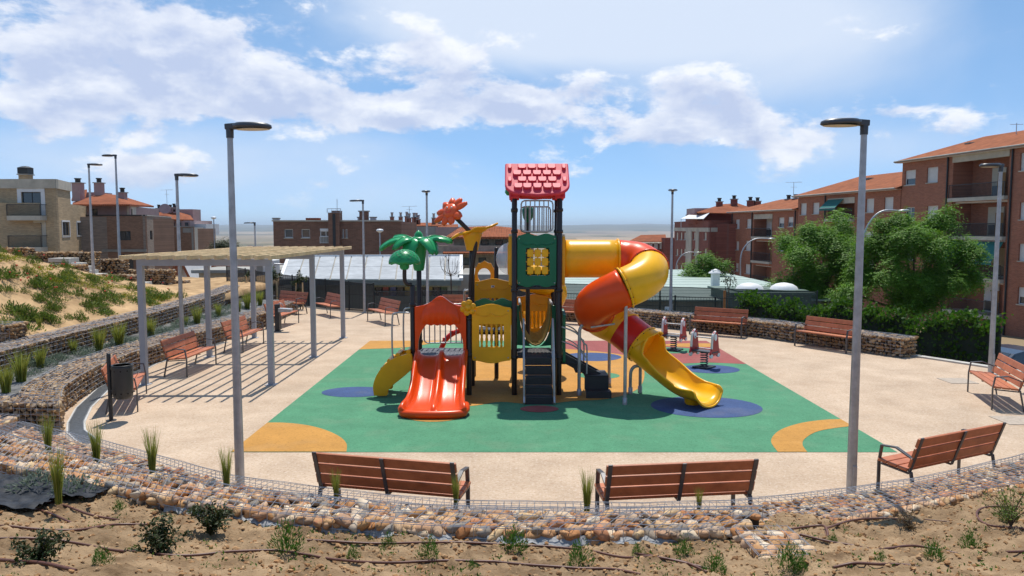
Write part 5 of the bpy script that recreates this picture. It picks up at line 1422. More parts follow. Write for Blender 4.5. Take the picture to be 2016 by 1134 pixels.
hose([(605, 1071), (690, 1073), (790, 1074), (900, 1077), (1000, 1077), (1080, 1077), (1150, 1084), (1230, 1098), (1300, 1106), (1400, 1120)], 'brown drip hose running along the foot of the cobble basket')
hose([(1250, 1096), (1300, 1106), (1350, 1112), (1392, 1124)], 'short pale drip hose under the cobble basket')
hose([(1575, 1061), (1650, 1065), (1720, 1080), (1800, 1090), (1885, 1092)], 'brown drip hose right of the cobble basket')
hose([(1555, 1045), (1620, 1047), (1630, 1060), (1625, 1045), (1650, 1036), (1700, 1026), (1780, 1023)], 'looping brown drip hose right of the cobble basket')
hose([(1820, 1029), (1920, 1032)], 'thin drip hose at right between two loops', .006)
hose([(2016, 997), (1950, 1000), (1924, 1012), (1930, 1030), (1960, 1040), (2016, 1042)], 'curled brown drip hose at the right edge')
hose([(1640, 1125), (1680, 1116), (1740, 1113), (1810, 1117)], 'arched brown drip hose at the bottom right')
hose([(1980, 1092), (2016, 1085)], 'short drip hose end at the lower right edge')
# black weed sheet on the left
m_sheet = M('black_weed_sheet', (.014, .016, .019), .6, .4, 8, bump=.3, bsc=30, col2=(.03, .033, .04), spec=.15)
sp_ = [soil_hit(*p) for p in ((0, 948), (60, 945), (140, 958), (228, 962), (215, 980), (180, 1000), (120, 1000), (60, 1018), (0, 1015))]
poly = [(p.x, p.y) for p in sp_]
mnx, mxx = min(p[0] for p in poly) - 1.5, max(p[0] for p in poly); mny, mxy = min(p[1] for p in poly), max(p[1] for p in poly)
poly = [(mnx, mxy), ] + poly[1:-1] + [(mnx, mny)]
def inside(x, y, poly):
    c = False; j = len(poly) - 1
    for i in range(len(poly)):
        if (poly[i][1] > y) != (poly[j][1] > y) and x < (poly[j][0] - poly[i][0]) * (y - poly[i][1]) / (poly[j][1] - poly[i][1]) + poly[i][0]: c = not c
        j = i
    return c
N_ = 90; V = []; idx = {}; F = []
for i in range(N_ + 1):
    for j in range(N_ + 1):
        x = mnx + (mxx - mnx) * i / N_; y = mny + (mxy - mny) * j / N_
        V.append((x, y, soil_base(x, y) + .05 * fbm2(x, y, 1.3, 3) + .07 + .05 * abs(fbm2(x, y, 3.5, 2, 4.)) + .02 * fbm2(x, y, 11, 2, 5.)))
for i in range(N_):
    for j in range(N_):
        if inside(mnx + (mxx - mnx) * (i + .5) / N_ + .05 * fbm2(i, j, .2, 2), mny + (mxy - mny) * (j + .5) / N_, poly): F.append((i * (N_ + 1) + j, (i + 1) * (N_ + 1) + j, (i + 1) * (N_ + 1) + j + 1, i * (N_ + 1) + j + 1))
o = link('weed_sheet', np_mesh('weed_sheet', V, F, True), m_sheet); tag(o, 'crumpled black weed sheet on the earth at lower left', 'plastic sheet')
# pale felt peeping from under the raised basket
m_felt = M('pale_felt', (.30, .30, .30), .95, .3, 12, bump=.5, bsc=40, spec=.1)
fp = [(-3.5, 7.48), (-2.52, 7.05), (-1.81, 6.87), (-.96, 6.70), (-.04, 6.59), (.87, 6.57), (1.5, 6.57)]
pts, _ = resample(fp, .03); V = []; F = []
for i, p in enumerate(pts):
    e = .5 + .9 * fbm2(p.x, 3., 1.7, 3); w = .03 + .03 * max(0, e); z = soil_z(p.x, p.y - w) - .02 * (e < .35)
    V += [(p.x, p.y + .05, soil_base(p.x, p.y) + .05), (p.x, p.y, soil_base(p.x, p.y) + .035 + .02 * fbm2(p.x, 1, 12, 2) - .06 * (e < .3)), (p.x, p.y - w, z + .006)]
    if i: b = i * 3; F += [(b - 3, b, b + 1, b - 2), (b - 2, b + 1, b + 2, b - 1)]
o = link('felt_strip', np_mesh('felt_strip', V, F, True), m_felt); tag(o, 'torn pale felt strip under the raised cobble basket', 'felt')
# loose pebbles and clods on the bank: nobody could count them
VV = []; FF = []; o_ = 0
for k in range(8500):
    x = random.uniform(-6, 7); yn = ynear(x); y = yn - .02 - random.random() ** 1.3 * (yn - 3.2)
    s = random.choice((.005, .007, .009, .012, .017)) * random.uniform(.7, 1.4) * (1.6 if random.random() < .03 else 1); v, f = random.choice(ANG_NP)
    Mx = np.array(Euler((random.uniform(0, 6), random.uniform(0, 6), random.uniform(0, 6))).to_matrix()) * s * 2
    VV.append(v @ Mx.T * np.array([1.1, 1, .75]) + np.array([x, y, soil_z(x, y) + s * .3])); FF.append(f + o_); o_ += len(v)
o = link('pebbles', np_mesh('pebbles', np.concatenate(VV), np.concatenate(FF)), M('earth_clods', (.42, .30, .18), .95, .25, 4, island=True, ramp=['#ffe8cc', '#d8b898', '#f0d8b8', '#c8a888', '#fff4e6', '#e8c8a4'])); o['kind'] = 'stuff'; o['label'] = 'small pebbles and clods scattered on the bare earth'
# ================================================================ BUILDINGS
m_brickR = MBrick('red_brick', (.36, .122, .068), (.34, .24, .18), R(97)); m_brickD = MBrick('dark_red_brick', (.25, .072, .05), (.2, .11, .09), R(90))
m_brickB = MBrick('beige_brick', (.45, .32, .185), (.40, .33, .23), R(0)); m_brickP = MBrick('brown_brick', (.27, .155, .10), (.23, .16, .12), R(0)); m_brickC = MBrick('umber_brick', (.215, .105, .068), (.22, .16, .12), R(0), 1.6)
m_cream = M('cream_render', (.52, .47, .38), .9, .1, 1.5, dirt=.25); m_white = M('white_paint', (.70, .70, .69), .6, .06, 3, dirt=.12); m_pink = M('pink_render', (.40, .27, .25), .9, .08, 2, dirt=.15); m_greyr = M('grey_render', (.36, .34, .30), .9, .12, 1.2, dirt=.3)
m_dark = M('dark_frame', (.018, .02, .022), .5, .1, 4); m_glass = MGlass('window_glass', (.035, .045, .055), .08); m_shut = M('white_shutter', (.62, .60, .56), .6, .06, 5); m_shut2 = M('cream_shutter', (.50, .44, .34), .6, .06, 5)
m_awn = M('green_awning', (.01, .13, .115), .8, .1, 3); m_amber = M('amber_screen', (.23, .105, .02), .6, .15, 4)
def MTile(name, col, ang, scale=5.0):
    m = M(name, col, .85, .22, 1.7, spec=.2, col2=tuple(c * 1.05 for c in col), detail=9, dirt=.2)
    nt = m.node_tree; N, L = nt.nodes, nt.links; b = N['Principled BSDF']; tc = N.new('ShaderNodeTexCoord'); mp = N.new('ShaderNodeMapping'); mp.inputs['Rotation'].default_value = (0, 0, ang)
    L.new(tc.outputs['Object'], mp.inputs[0]); w = N.new('ShaderNodeTexWave'); w.inputs['Scale'].default_value = scale * .31; w.bands_direction = 'X'; L.new(mp.outputs[0], w.inputs[0])
    w2 = N.new('ShaderNodeTexWave'); w2.inputs['Scale'].default_value = scale * .22; w2.bands_direction = 'Y'; w2.wave_profile = 'SAW'; L.new(mp.outputs[0], w2.inputs[0])
    ad = N.new('ShaderNodeMath'); ad.operation = 'MULTIPLY_ADD'; ad.inputs[1].default_value = .5; L.new(w2.outputs['Fac'], ad.inputs[0]); L.new(w.outputs['Fac'], ad.inputs[2])
    bp = N.new('ShaderNodeBump'); bp.inputs['Strength'].default_value = 1; bp.inputs['Distance'].default_value = .12; L.new(ad.outputs[0], bp.inputs['Height']); L.new(bp.outputs[0], b.inputs['Normal'])
    return m
m_tileR = MTile('terracotta_tiles', (.47, .155, .065), R(-7)); m_tile0 = MTile('orange_tiles', (.45, .14, .06), 0)
class Fac:
    "a vertical wall plane from A to B; u metres along it, z up, w inwards (away from the viewer)"
    def __init__(s, A, B):
        s.A = Vector((*A, 0)); s.B = Vector((*B, 0)); s.L = (s.B - s.A).length; s.d = (s.B - s.A).normalized(); n = Vector((-s.d.y, s.d.x, 0)); s.n = n if n.dot(s.A + s.B) > 0 else -n
    def p(s, u, z, w=0.): q = s.A + s.d * u + s.n * w; return Vector((q.x, q.y, z))
    def at(s, px, py):
        r = ray(px, py); o = Vector((0, 0, CAM_Z)); t = s.n.dot(s.A - o) / s.n.dot(r); q = o + r * t; return (q - s.A).dot(s.d), q.z
    def rect(s, x0, y0, x1, y1):
        u0, za = s.at(x0, y0); u1, zb = s.at(x1, y0); _, zc = s.at((x0 + x1) / 2, y1); return min(u0, u1), zc, max(u0, u1), (za + zb) / 2
def wallplate(F, z0, z1, ops, mat, parent, u0=0, u1=None, th=.28, name='wall'):
    u1 = F.L if u1 is None else u1
    ops = [o for o in ops if o[0] > u0 + .02 and o[2] < u1 - .02 and o[1] > z0 + .02 and o[3] < z1 - .02]
    mb = MB().plate([(u0, z0), (u1, z0), (u1, z1), (u0, z1)], [[(a, b), (a, d), (c, d), (c, b)] for a, b, c, d in ops], th, lambda u, v, w: F.p(u, v, w))
    return mb.build(name, mat, parent)
def ubox(F, u0, z0, u1, z1, w0, w1, name, mat, parent, bevel=0.):
    vs = [F.p(u, z, w) for u in (u0, u1) for w in (w0, w1) for z in (z0, z1)]
    return MB().add(vs, [(0, 1, 3, 2), (4, 6, 7, 5), (0, 4, 5, 1), (2, 3, 7, 6), (0, 2, 6, 4), (1, 5, 7, 3)]).build(name, mat, parent, bevel=bevel)
def window(F, r, parent, kind='shutter', frame=None, sill=True, dep=.12, shut=None, surround=None):
    u0, z0, u1, z1 = r; fr = .06; frame = frame or (m_white if kind != 'dark' else m_dark)
    mb = MB().plate([(u0, z0), (u1, z0), (u1, z1), (u0, z1)], [[(u0 + fr, z0 + fr), (u0 + fr, z1 - fr), (u1 - fr, z1 - fr), (u1 - fr, z0 + fr)]], .06, lambda u, v, w: F.p(u, v, dep + w))
    o = mb.build('window', frame, parent)
    a, b, c, d = u0 + fr, z0 + fr, u1 - fr, z1 - fr
    if kind == 'shutter': ubox(F, a, b, c, d, dep + .03, dep + .05, 'shutter', shut or m_shut, o)
    elif kind == 'half':
        m = b + (d - b) * .42; ubox(F, a, m, c, d, dep + .02, dep + .05, 'shutter', shut or m_shut, o); ubox(F, a, b, c, m, dep + .04, dep + .05, 'pane', m_glass, o)
    else:
        n = 2 if c - a > .75 else 1
        for k in range(n): ubox(F, a + (c - a) * k / n + .02 * (k > 0), b, a + (c - a) * (k + 1) / n - .02 * (k < n - 1), d, dep + .035, dep + .05, 'pane', m_glass, o)
        if n == 2: ubox(F, (a + c) / 2 - .03, b, (a + c) / 2 + .03, d, dep + .005, dep + .055, 'mullion', frame, o)
    ubox(F, u0 - .05, z0 - .08, u1 + .05, z0 - .005, -.06, .10, 'sill', m_cream, o) if sill else None
    ubox(F, u0 - .05, z0 - .05, u1 + .05, z1 + .05, .285, .33, 'backing', m_dark, o)
    if surround:
        g = .16; MB().plate([(u0 - g, z0 - g), (u1 + g, z0 - g), (u1 + g, z1 + g), (u0 - g, z1 + g)], [[(u0, z0), (u0, z1), (u1, z1), (u1, z0)]], .05, lambda u, v, w: F.p(u, v, -.05 + w + .002)).build('surround', surround, o)
    return o
def railing(F, u0, u1, z0, z1, w, parent, mat=m_dark, step=.12, name='railing', ret=None):
    m = MB(); m.bar(F.p(u0, z1, w), F.p(u1, z1, w), .05, .05); m.bar(F.p(u0, z0 + .06, w), F.p(u1, z0 + .06, w), .03, .03); n = max(2, int((u1 - u0) / step))
    for k in range(n + 1): u = u0 + (u1 - u0) * k / n; m.bar(F.p(u, z0, w), F.p(u, z1, w), .018 + .03 * (k in (0, n)), .018 + .03 * (k in (0, n)))
    if ret is not None:
        for u in (u0, u1):
            m.bar(F.p(u, z1, w), F.p(u, z1, ret), .05, .05)
            for k in range(1, 6): m.bar(F.p(u, z0, w + (ret - w) * k / 6), F.p(u, z1, w + (ret - w) * k / 6), .018, .018)
    return m.build(name, mat, parent)
def body(F, z0, z1, depth, mat, parent, w0=1.7, u0=0, u1=None, name='building_body'):
    return ubox(F, u0 + .03, z0, (F.L if u1 is None else u1) - .03, z1, w0, depth, name, mat, parent)
def endwall(F, u, z0, z1, depth, mat, parent): return ubox(F, u - .14, z0, u + .14, z1, .283, depth, 'wall', mat, parent)
def chimney(p, w, h, parent, mat=m_brickR, pots=True):
    o = MB().box(p + Vector((0, 0, h / 2)), (w, w, h)).build('chimney', mat, parent); MB().box(p + Vector((0, 0, h + .05)), (w * 1.25, w * 1.25, .1)).build('chimney_cap', m_greyr, o)
    if pots: MB().lathe([(w * .32, h + .1), (w * .32, h + .45), (w * .42, h + .5), (w * .42, h + .6), (.001, h + .62)], p, 8).build('flue', m_dark if mat != m_brickR else m_galv, o)
def antenna(p, h, label):
    t = thing('tv_antenna', label, 'antenna', p); s = MB().tube([p, p + Vector((0, 0, h))], .03, 5).build('mast', m_galv, t)
    m = MB(); m.tube([p + Vector((-.9, 0, h)), p + Vector((.9, 0, h + .05))], .02, 4)
    for k in range(7): m.tube([p + Vector((-.85 + .28 * k, -.3, h)), p + Vector((-.85 + .28 * k, .3, h + .02))], .012, 4)
    m.tube([p + Vector((-.35, 0, h * .72)), p + Vector((.35, 0, h * .72))], .02, 4); m.build('aerial', m_galv, t)
# ---- brick blocks along the street on the right
LX = lambda s: (35 - .129 * s, 57 + s)
def street_block(label, s0, s1, zb, ze, wins, recs, roof_rise, depth=11, drains=(), extra=None, hipleft=True):
    F = Fac(LX(s1), LX(s0)); t = thing('apartment_block', label, 'building', (*LX((s0 + s1) / 2), zb))
    ops = []; W = []
    for (r, k) in wins: q = F.rect(*r); ops.append(q); W.append((q, k))
    RC = []
    for r in recs: q = F.rect(*r['px']); ops.append(q); RC.append((q, r))
    wallplate(F, zb, ze, ops, m_brickR, t); body(F, zb, ze - .05, depth, m_brickR, t); endwall(F, .14, zb, ze - .01, depth + .01, m_brickR, t); endwall(F, F.L - .14, zb, ze - .01, depth + .01, m_brickR, t)
    for q, k in W: window(F, q, t, k, shut=m_shut if k != 'cream' else m_shut2)
    for q, r in RC:
        u0, z0, u1, z1 = q; b = MB()
        bal = ubox(F, u0 - .05, z0 - .28, u1 + .05, z0 - .002, -.35, 1.66, 'balcony_slab', m_cream, t)
        for ua, ub in ((u0 - .1, u0 - .002), (u1 + .002, u1 + .1)): ubox(F, ua, z0 - .05, ub, z1 + .1, .285, 1.69, 'recess_wall', m_brickR, t)
        if r.get('lintel'): ubox(F, u0 - .04, z1 - .55, u1 + .04, z1 + .02, -.06, .22, 'lintel', m_cream, t)
        ubox(F, u0 + .05, z1 - .1, u1 - .05, z1 + .1, .3, 1.69, 'soffit', m_white, t)
        for a, c, kd in r.get('doors', ((.38, .68, 's'),)):
            d0, d1 = u0 + (u1 - u0) * a, u0 + (u1 - u0) * c
            dd = ubox(F, d0, z0, d1, z0 + 2.2, 1.60, 1.69, 'balcony_door', m_shut2 if kd == 's' else m_white, t); ubox(F, d0 + .1, z0 + .1, d1 - .1, z0 + .85, 1.57, 1.6, 'pane', m_glass, dd)
        if r.get('amber', True):
            am = r.get('am', .62); ua = u0 + (u1 - u0) * am; ubox(F, ua, z0 + .0, ua + .75, z0 + 1.75, .9, .94, 'divider_screen', m_amber, t)
        if r.get('rail', 'b') == 'b': railing(F, u0, u1, z0, z0 + 1.0, -.28, t)
        else: railing(F, u0, u1, z0, z0 + .95, -.28, t, m_fpost, .07)
        if r.get('awn'):
            a0, a1, dz = r['awn']; ua, ub = u0 + (u1 - u0) * a0, u0 + (u1 - u0) * a1
            m = MB(); m.add([F.p(ua, z1 - .1, -.05), F.p(ub, z1 - .1, -.05), F.p(ub, z1 - dz, -.95), F.p(ua, z1 - dz, -.95), F.p(ub, z1 - dz - .25, -.95), F.p(ua, z1 - dz - .25, -.95)], [(0, 1, 2, 3), (3, 2, 4, 5)]); m.build('awning', m_awn, t, solid=.03)
            ubox(F, ua, z1 - dz - .04, ub, z1 - dz, -.99, -.93, 'awning_bar', m_white, t)
    for px in drains:
        u, _ = F.at(px, 450); MB().tube([F.p(u, zb, -.08), F.p(u, ze - .05, -.08)], .07, 6).build('drainpipe', m_dark, t)
    # tiled roof with eave
    ov = .55; A = F.p(-ov * .6, ze, -ov); B = F.p(F.L + .2, ze, -ov); C = F.p(F.L + .2, ze + roof_rise, depth / 2); D = F.p(2.6 if hipleft else -.3, ze + roof_rise, depth / 2); E_ = F.p(F.L + .2, ze, depth + ov); G_ = F.p(-ov * .6, ze, depth + ov)
    m = MB(); vs = [A, B, C, D, E_, G_]; vs2 = [v - Vector((0, 0, .14)) for v in vs]
    m.add(vs + vs2, [(0, 1, 2, 3), (3, 2, 4, 5), (0, 3, 5), (6, 7, 1, 0), (11, 6, 0, 5), (7, 10, 4, 1), (6, 11, 10, 7)]); rf = m.build('tiled_roof', m_tileR, t)
    ubox(F, -ov * .5, ze - .16, F.L + .15, ze - .141 + .02, -ov + .02, 0.0 - .005, 'eave', m_white, t); MB().tube([F.p(-.3, ze - .05, -ov - .06), F.p(F.L, ze - .05, -ov - .06)], .075, 6).build('gutter', m_greyr, t)
    if extra: extra(F, t, rf)
    return F, t
sF = 9.5
ref = Fac(LX(9.5), LX(-14))
fl = [ref.at(1925, y)[1] for y in (388, 465, 546, 617)]
def px_at(F_, u, z):
    p = F_.p(u, z); v = p - Vector((0, 0, CAM_Z)); y_ = v.y * CT - v.z * ST; return 1008 + 1500 * v.x / y_, 567 - 1500 * (v.y * ST + v.z * CT) / y_
recs1 = []
uu0, _ = ref.at(1874, 388); uu1, _ = ref.at(1984, 388)
def rpx(z0, z1): a = px_at(ref, uu0, z0); b = px_at(ref, uu1, z0); c = px_at(ref, (uu0 + uu1) / 2, z1); d = px_at(ref, (uu0 + uu1) / 2, z0); return z0, z1
class RectUZ(tuple): pass
_old = Fac.rect
def rect2(s, *a): return tuple(a[0]) if len(a) == 1 else _old(s, *a)
tz = 9.2
recs1 = [dict(uz=(uu0, fl[0], uu1, tz - .05), lintel=True, doors=((.38, .62, 's'), (.86, .99, 's')), am=.63), dict(uz=(uu0, fl[1], uu1, fl[0] - .3), doors=((.34, .62, 's'), (.86, .99, 'w')), am=.62, rail='d'),
         dict(uz=(uu0, fl[2], uu1, fl[1] - .3), awn=(0, .98, 1.5), doors=((.4, .7, 's'),), amber=False), dict(uz=(uu0, fl[3], uu1, fl[2] - .3), doors=((.34, .6, 'w'),), am=.62)]
# the recess rectangles of the first block are given in metres: let Fac.rect accept them
Fac.rect = lambda s, *a: tuple(a[1:]) if a and a[0] == 'uz' else _old(s, *a)
for r in recs1: r['px'] = ('uz', *r['uz'])
for r in recs1[:1]: r['px'] = ('uz', uu0, fl[0], uu1, tz - .04 - .3 + .25)
w1 = [((1782, 335, 1803, 364), 'half'), ((1825, 329, 1847, 359), 'shutter'), ((1782, 408, 1801, 435), 'cream'), ((1825, 405, 1847, 434), 'shutter'), ((1782, 486, 1801, 512), 'shutter'), ((1825, 484, 1847, 512), 'shutter'),
      ((2009, 300, 2034, 335), 'shutter'), ((2008, 398, 2034, 432), 'shutter'), ((2006, 480, 2032, 514), 'shutter'), ((2004, 566, 2030, 600), 'half')]
def ex1(F, t, rf):
    u, _ = F.at(1840, 320); chimney(F.p(u, tz + .6, 3.2), .6, .5, t, m_greyr, False)
    a = F.p(F.at(1905, 300)[0], tz + 1.4, 4); m = MB().tube([a, a + Vector((0, 0, .9))], .03, 5); m.tube([a + Vector((-.5, 0, .8)), a + Vector((.5, 0, .8))], .02, 4); m.build('rooftop_aerial', m_galv, t)
street_block('nearest and tallest red brick apartment block with recessed balconies at right', -14, 9.5, -7, tz, w1, recs1, 1.9, drains=(1862, 1988), extra=ex1)
w2 = [((1576, 400, 1588, 423), 'shutter'), ((1600, 399, 1613, 421), 'shutter'), ((1705, 391, 1721, 418), 'shutter'), ((1741, 388, 1759, 415), 'shutter'), ((1577, 456, 1587, 474), 'shutter'), ((1601, 455, 1613, 474), 'half'), ((1703, 455, 1719, 478), 'half'), ((1738, 454, 1757, 478), 'shutter'), ((1577, 506, 1587, 526), 'shutter'), ((1703, 512, 1719, 536), 'shutter')]
r2_ = [dict(px=(1631, 390, 1683, 431), lintel=True, awn=(0, .62, .95), doors=((.6, .8, 's'),), am=.7), dict(px=(1631, 446, 1683, 484), doors=((.4, .7, 's'),)), dict(px=(1631, 500, 1683, 538), doors=((.4, .7, 's'),))]
def ex2(F, t, rf): u, _ = F.at(1640, 380); chimney(F.p(u, 7.5, 4), .9, .9, t, m_greyr, False)
street_block('middle red brick block with a green awning, behind the big trees', 9.6, 27.3, -8, 6.95, w2, r2_, 2.0, drains=(1624, 1690), extra=ex2)
w3 = [((1448, 432, 1456, 450), 'shutter'), ((1470, 431, 1479, 449), 'shutter'), ((1533, 428, 1544, 448), 'half'), ((1551, 427, 1562, 446), 'half'), ((1447, 475, 1455, 492), 'shutter'), ((1468, 474, 1478, 493), 'shutter'), ((1446, 518, 1454, 534), 'shutter'), ((1467, 520, 1477, 539), 'shutter'), ((1532, 476, 1543, 494), 'half'), ((1550, 475, 1561, 494), 'shutter')]
r3_ = [dict(px=(1485, 422, 1521, 466), lintel=True, doors=((.02, .3, 'w'), (.5, .75, 's')), am=.6), dict(px=(1484, 474, 1520, 514), doors=((.5, .75, 's'),), am=.55), dict(px=(1483, 523, 1519, 560), doors=((.5, .75, 's'),), am=.55)]
def ex3(F, t, rf):
    for px in (1478, 1491): u, _ = F.at(px, 410); chimney(F.p(u, 5.9, 5), .75, 1.1, t, m_brickD)
street_block('lower red brick block with three stacked balconies, third along the street', 27.4, 44.7, -9, 5.55, w3, r3_, 1.6, drains=(1442, 1481, 1566), extra=ex3)
antenna(P(1562, 392, 88), 1.9, 'TV antenna on the roof of the third brick block')
# ---- dark red block with a terrace on top
cA = P(1394, 500, 100); cB = P(1327, 500, 128); cC = P(1442, 500, 101.5)
t = thing('apartment_block', 'dark red flat-roofed apartment block with cream bands, far down the street', 'building', (cA.x, cA.y, -9))
F1 = Fac((cB.x, cB.y), (cA.x, cA.y)); F2 = Fac((cA.x, cA.y), (cC.x, cC.y))
zt = P(1394, 436, 100).z
ops1 = []; 
for y0, y1 in ((458, 472), (490, 503), (521, 535)):
    for x0, x1 in ((1331, 1335), (1339, 1343), (1346, 1350), (1365, 1369), (1386, 1391)): ops1.append(F1.rect(x0, y0, x1, y1))
ops2 = [F2.rect(1413, 459, 1432, 475), F2.rect(1413, 498, 1432, 514), F2.rect(1413, 535, 1432, 550)]
wallplate(F1, -10, zt, ops1, m_brickD, t); wallplate(F2, -10, zt, ops2, m_brickD, t, u0=.29)
for o in ops1: window(F1, o, t, 'shutter', shut=m_shut2)
for o in ops2: window(F2, o, t, 'glass')
body(F1, -10, zt - .3, 9, m_brickD, t, w0=.4, u1=F1.L - .5)
for F_ in (F1, F2):
    z = P(1394, 452, 100).z; ubox(F_, .0, z - .3, F_.L, z + .25, -.07, -.004, 'band', m_cream, t); ubox(F_, -.05, zt, F_.L + .05, zt + .15, -.05, .4, 'coping', m_brickD, t)
for px in ((1352, 1363), (1371, 1377)):
    a, z0, b, z1 = F1.rect(px[0], 455, px[1], 545); ubox(F1, a, -9.5, b, zt - 1.3, -.12, -.004, 'cream_pilaster', m_cream, t)
q = [P(1362, 434, 112), P(1440, 434, 112)]; MB().box(((q[0].x + q[1].x) / 2, 113, zt + .9), (q[1].x - q[0].x, 5, 2.2)).build('penthouse', m_pink, t)
m = MB(); e = [P(x, y, Y) for x, y, Y in ((1371, 419, 106), (1448, 421, 106), (1497, 416, 108), (1452, 401, 114), (1420, 403, 116))]; m.add(e + [P(1371, 421, 118), P(1497, 418, 118)], [(0, 1, 3, 4), (1, 2, 3), (0, 4, 5), (4, 3, 2, 6, 5)]); m.build('tiled_roof', m_tile0, t, solid=.15)
ubox(Fac((P(1372, 420, 108).x, 108), (P(1490, 420, 108).x, 108)), 0, zt - .3, (P(1490, 420, 108) - P(1372, 420, 108)).length, P(1372, 421, 108).z, 0, 7, 'penthouse', m_brickD, t)
m = MB(); e = [P(1340, 431, 110), P(1385, 431, 103), P(1397, 419, 106), P(1360, 421, 114)]; m.add(e, [(0, 1, 2, 3)]); m.build('terrace_canopy', m_white, t, solid=.06)
for px in (1341, 1384): a = P(px, 431, 108); MB().tube([a, a - Vector((0, 0, 1.2))], .04, 5).build('canopy_post', m_white, t)
for px, py in ((1416, 404), (1445, 399), (1477, 402), (1491, 403)): chimney(P(px, py + 6, 112), .8, .9, t, m_brickD)
# ---- far low house left of it
t = thing('house', 'far low house with an orange roof just left of the dark red block', 'house', P(1285, 520, 140)); a = P(1245, 480, 140); b = P(1330, 480, 140)
MB().box(((a.x + b.x) / 2 + 1, 143, -4), (b.x - a.x, 6, 9)).build('wall', m_brickD, t); m = MB(); e = [P(1242, 476, 139), P(1312, 476, 139), P(1310, 462, 144), P(1262, 463, 144)]; m.add(e + [P(1240, 474, 150), P(1312, 474, 150)], [(0, 1, 2, 3), (3, 2, 5, 4), (0, 3, 4), (1, 5, 2)]); m.build('tiled_roof', m_tile0, t, solid=.1)
Fh = Fac((a.x + .5, 139.8), (b.x, 139.8))
for x0, x1 in ((1278, 1284), (1288, 1295), (1299, 1303)):
    r = Fh.rect(x0, 478, x1, 490); ubox(Fh, r[0], r[1], r[2], r[3], -.05, .1, 'window', m_shut, t)
MB().box((P(1319, 500, 138).x, 138.5, P(1319, 468, 138).z - 5), (2.4, 3, 10)).build('tower_wall', m_brickD, t)
# ---- long umber brick building, middle left
t = thing('apartment_block', 'flat-roofed umber brick building behind the white school roof', 'building', (P(660, 500, 68).x, 68, -5)); a = P(538, 450, 68); b = P(790, 450, 68); F = Fac((a.x, 68), (b.x, 68)); zt = P(600, 436, 68).z
rects = [(559.5, 451, 576.5, 468), (593, 451, 610, 468), (674, 451, 677, 468), (680, 451, 684, 468)]; ops = [F.rect(*r) for r in rects]; ba = [F.rect(630, 450, 653, 479), F.rect(630, 486, 653, 510)]
wallplate(F, -6, zt, ops + ba, m_brickC, t); body(F, -6, zt - .1, 11, m_brickC, t, w0=1.4); endwall(F, .14, -6, zt - .01, 11, m_brickC, t); endwall(F, F.L - .14, -6, zt - .01, 11, m_brickC, t)
for o in ops: window(F, o, t, 'glass')
for o in ba:
    u0, z0, u1, z1 = o; ubox(F, u0 - .05, z0 - .05, u1 + .05, z1 + .05, .284, .32, 'backing', m_dark, t)
    w = window(F, (u0 + .02, z0 + (z1 - z0) * .45, u1 - .02, z1 - .2), t, 'glass', sill=False, dep=.02); ubox(F, u0, z1 - .2, u1, z1, -.04, .2, 'lintel', m_white, t); ubox(F, u0, z0, u1, z0 + (z1 - z0) * .44, .05, .1, 'balcony_panel', m_greyr, t); railing(F, u0, u1, z0, z0 + (z1 - z0) * .46, -.03, t, m_white, .14)
ubox(F, -.1, zt, F.L + .1, zt + .12, -.1, .4, 'coping', m_cream, t)
a, z0, b_, z1 = F.rect(648, 419, 670, 436); ubox(F, a, -6, b_, z1, -.45, -.003, 'stair_tower', m_brickC, t); ubox(F, a + .2, zt, b_ - .1, z1 + .2, -.003, 1.2, 'stair_head', m_brickC, t); railing(F, a - .1, b_ + .1, z1, z1 + .35, -.3, t, m_galv, .3)
ubox(F, (a + b_) / 2 - .1, -6, (a + b_) / 2 + .15, z1 - .1, -.5, -.46, 'recess_line', m_dark, t)
for px, py, w_, h_ in ((544, 432, .5, .35), (717, 418, .75, .7), (735, 430, .5, .25), (709, 430, .4, .3)): p = P(px, 436, 71); chimney(Vector((p.x, 71, zt)), w_, P(px, py, 71).z - zt + .05, t, m_brickC if w_ > .6 else m_galv, False)
p = P(664, 420, 70); MB().tube([p, p + Vector((0, 0, 1.3))], .025, 5).build('aerial', m_galv, t); m = MB(); m.box((P(617, 434, 73).x, 73, zt + .22), (1.2, 1, .3)); m.build('roof_hatch', m_tile0, t)
# ---- beige and pink houses behind it
t = thing('house', 'beige and pink rendered terrace with many chimneys behind the flower', 'house', (P(845, 470, 86).x, 86, -4)); a = P(788, 450, 86); b = P(858, 450, 86); c = P(905, 450, 86)
MB().box(((a.x + b.x) / 2, 89, P(800, 446, 86).z - 4), (b.x - a.x, 6, 8)).build('wall', m_greyr, t); MB().box(((c.x + b.x) / 2, 88.8, P(860, 447, 86).z - 4), (c.x - b.x, 6, 8)).build('pink_wall', m_pink, t)
for x0, x1, y in ((788, 815, 441), (812, 862, 440), (850, 902, 443)):
    m = MB(); e = [P(x0, y + 6, 87), P(x1, y + 6, 87), P(x1, y, 91), P(x0, y, 91)]; m.add(e, [(0, 1, 2, 3)]); m.build('tiled_roof', m_tile0, t, solid=.2)
for px, py in ((772, 428), (789, 428), (801, 427), (806, 430), (815, 429), (820, 429), (824, 433), (854, 430), (866, 439), (876, 440)): p = P(px, 441, 89); chimney(p, .42, P(px, py, 89).z - p.z, t, m_brickR)
antenna(P(806, 427, 89), 1.2, 'TV antenna among the chimneys behind the palm ornament')
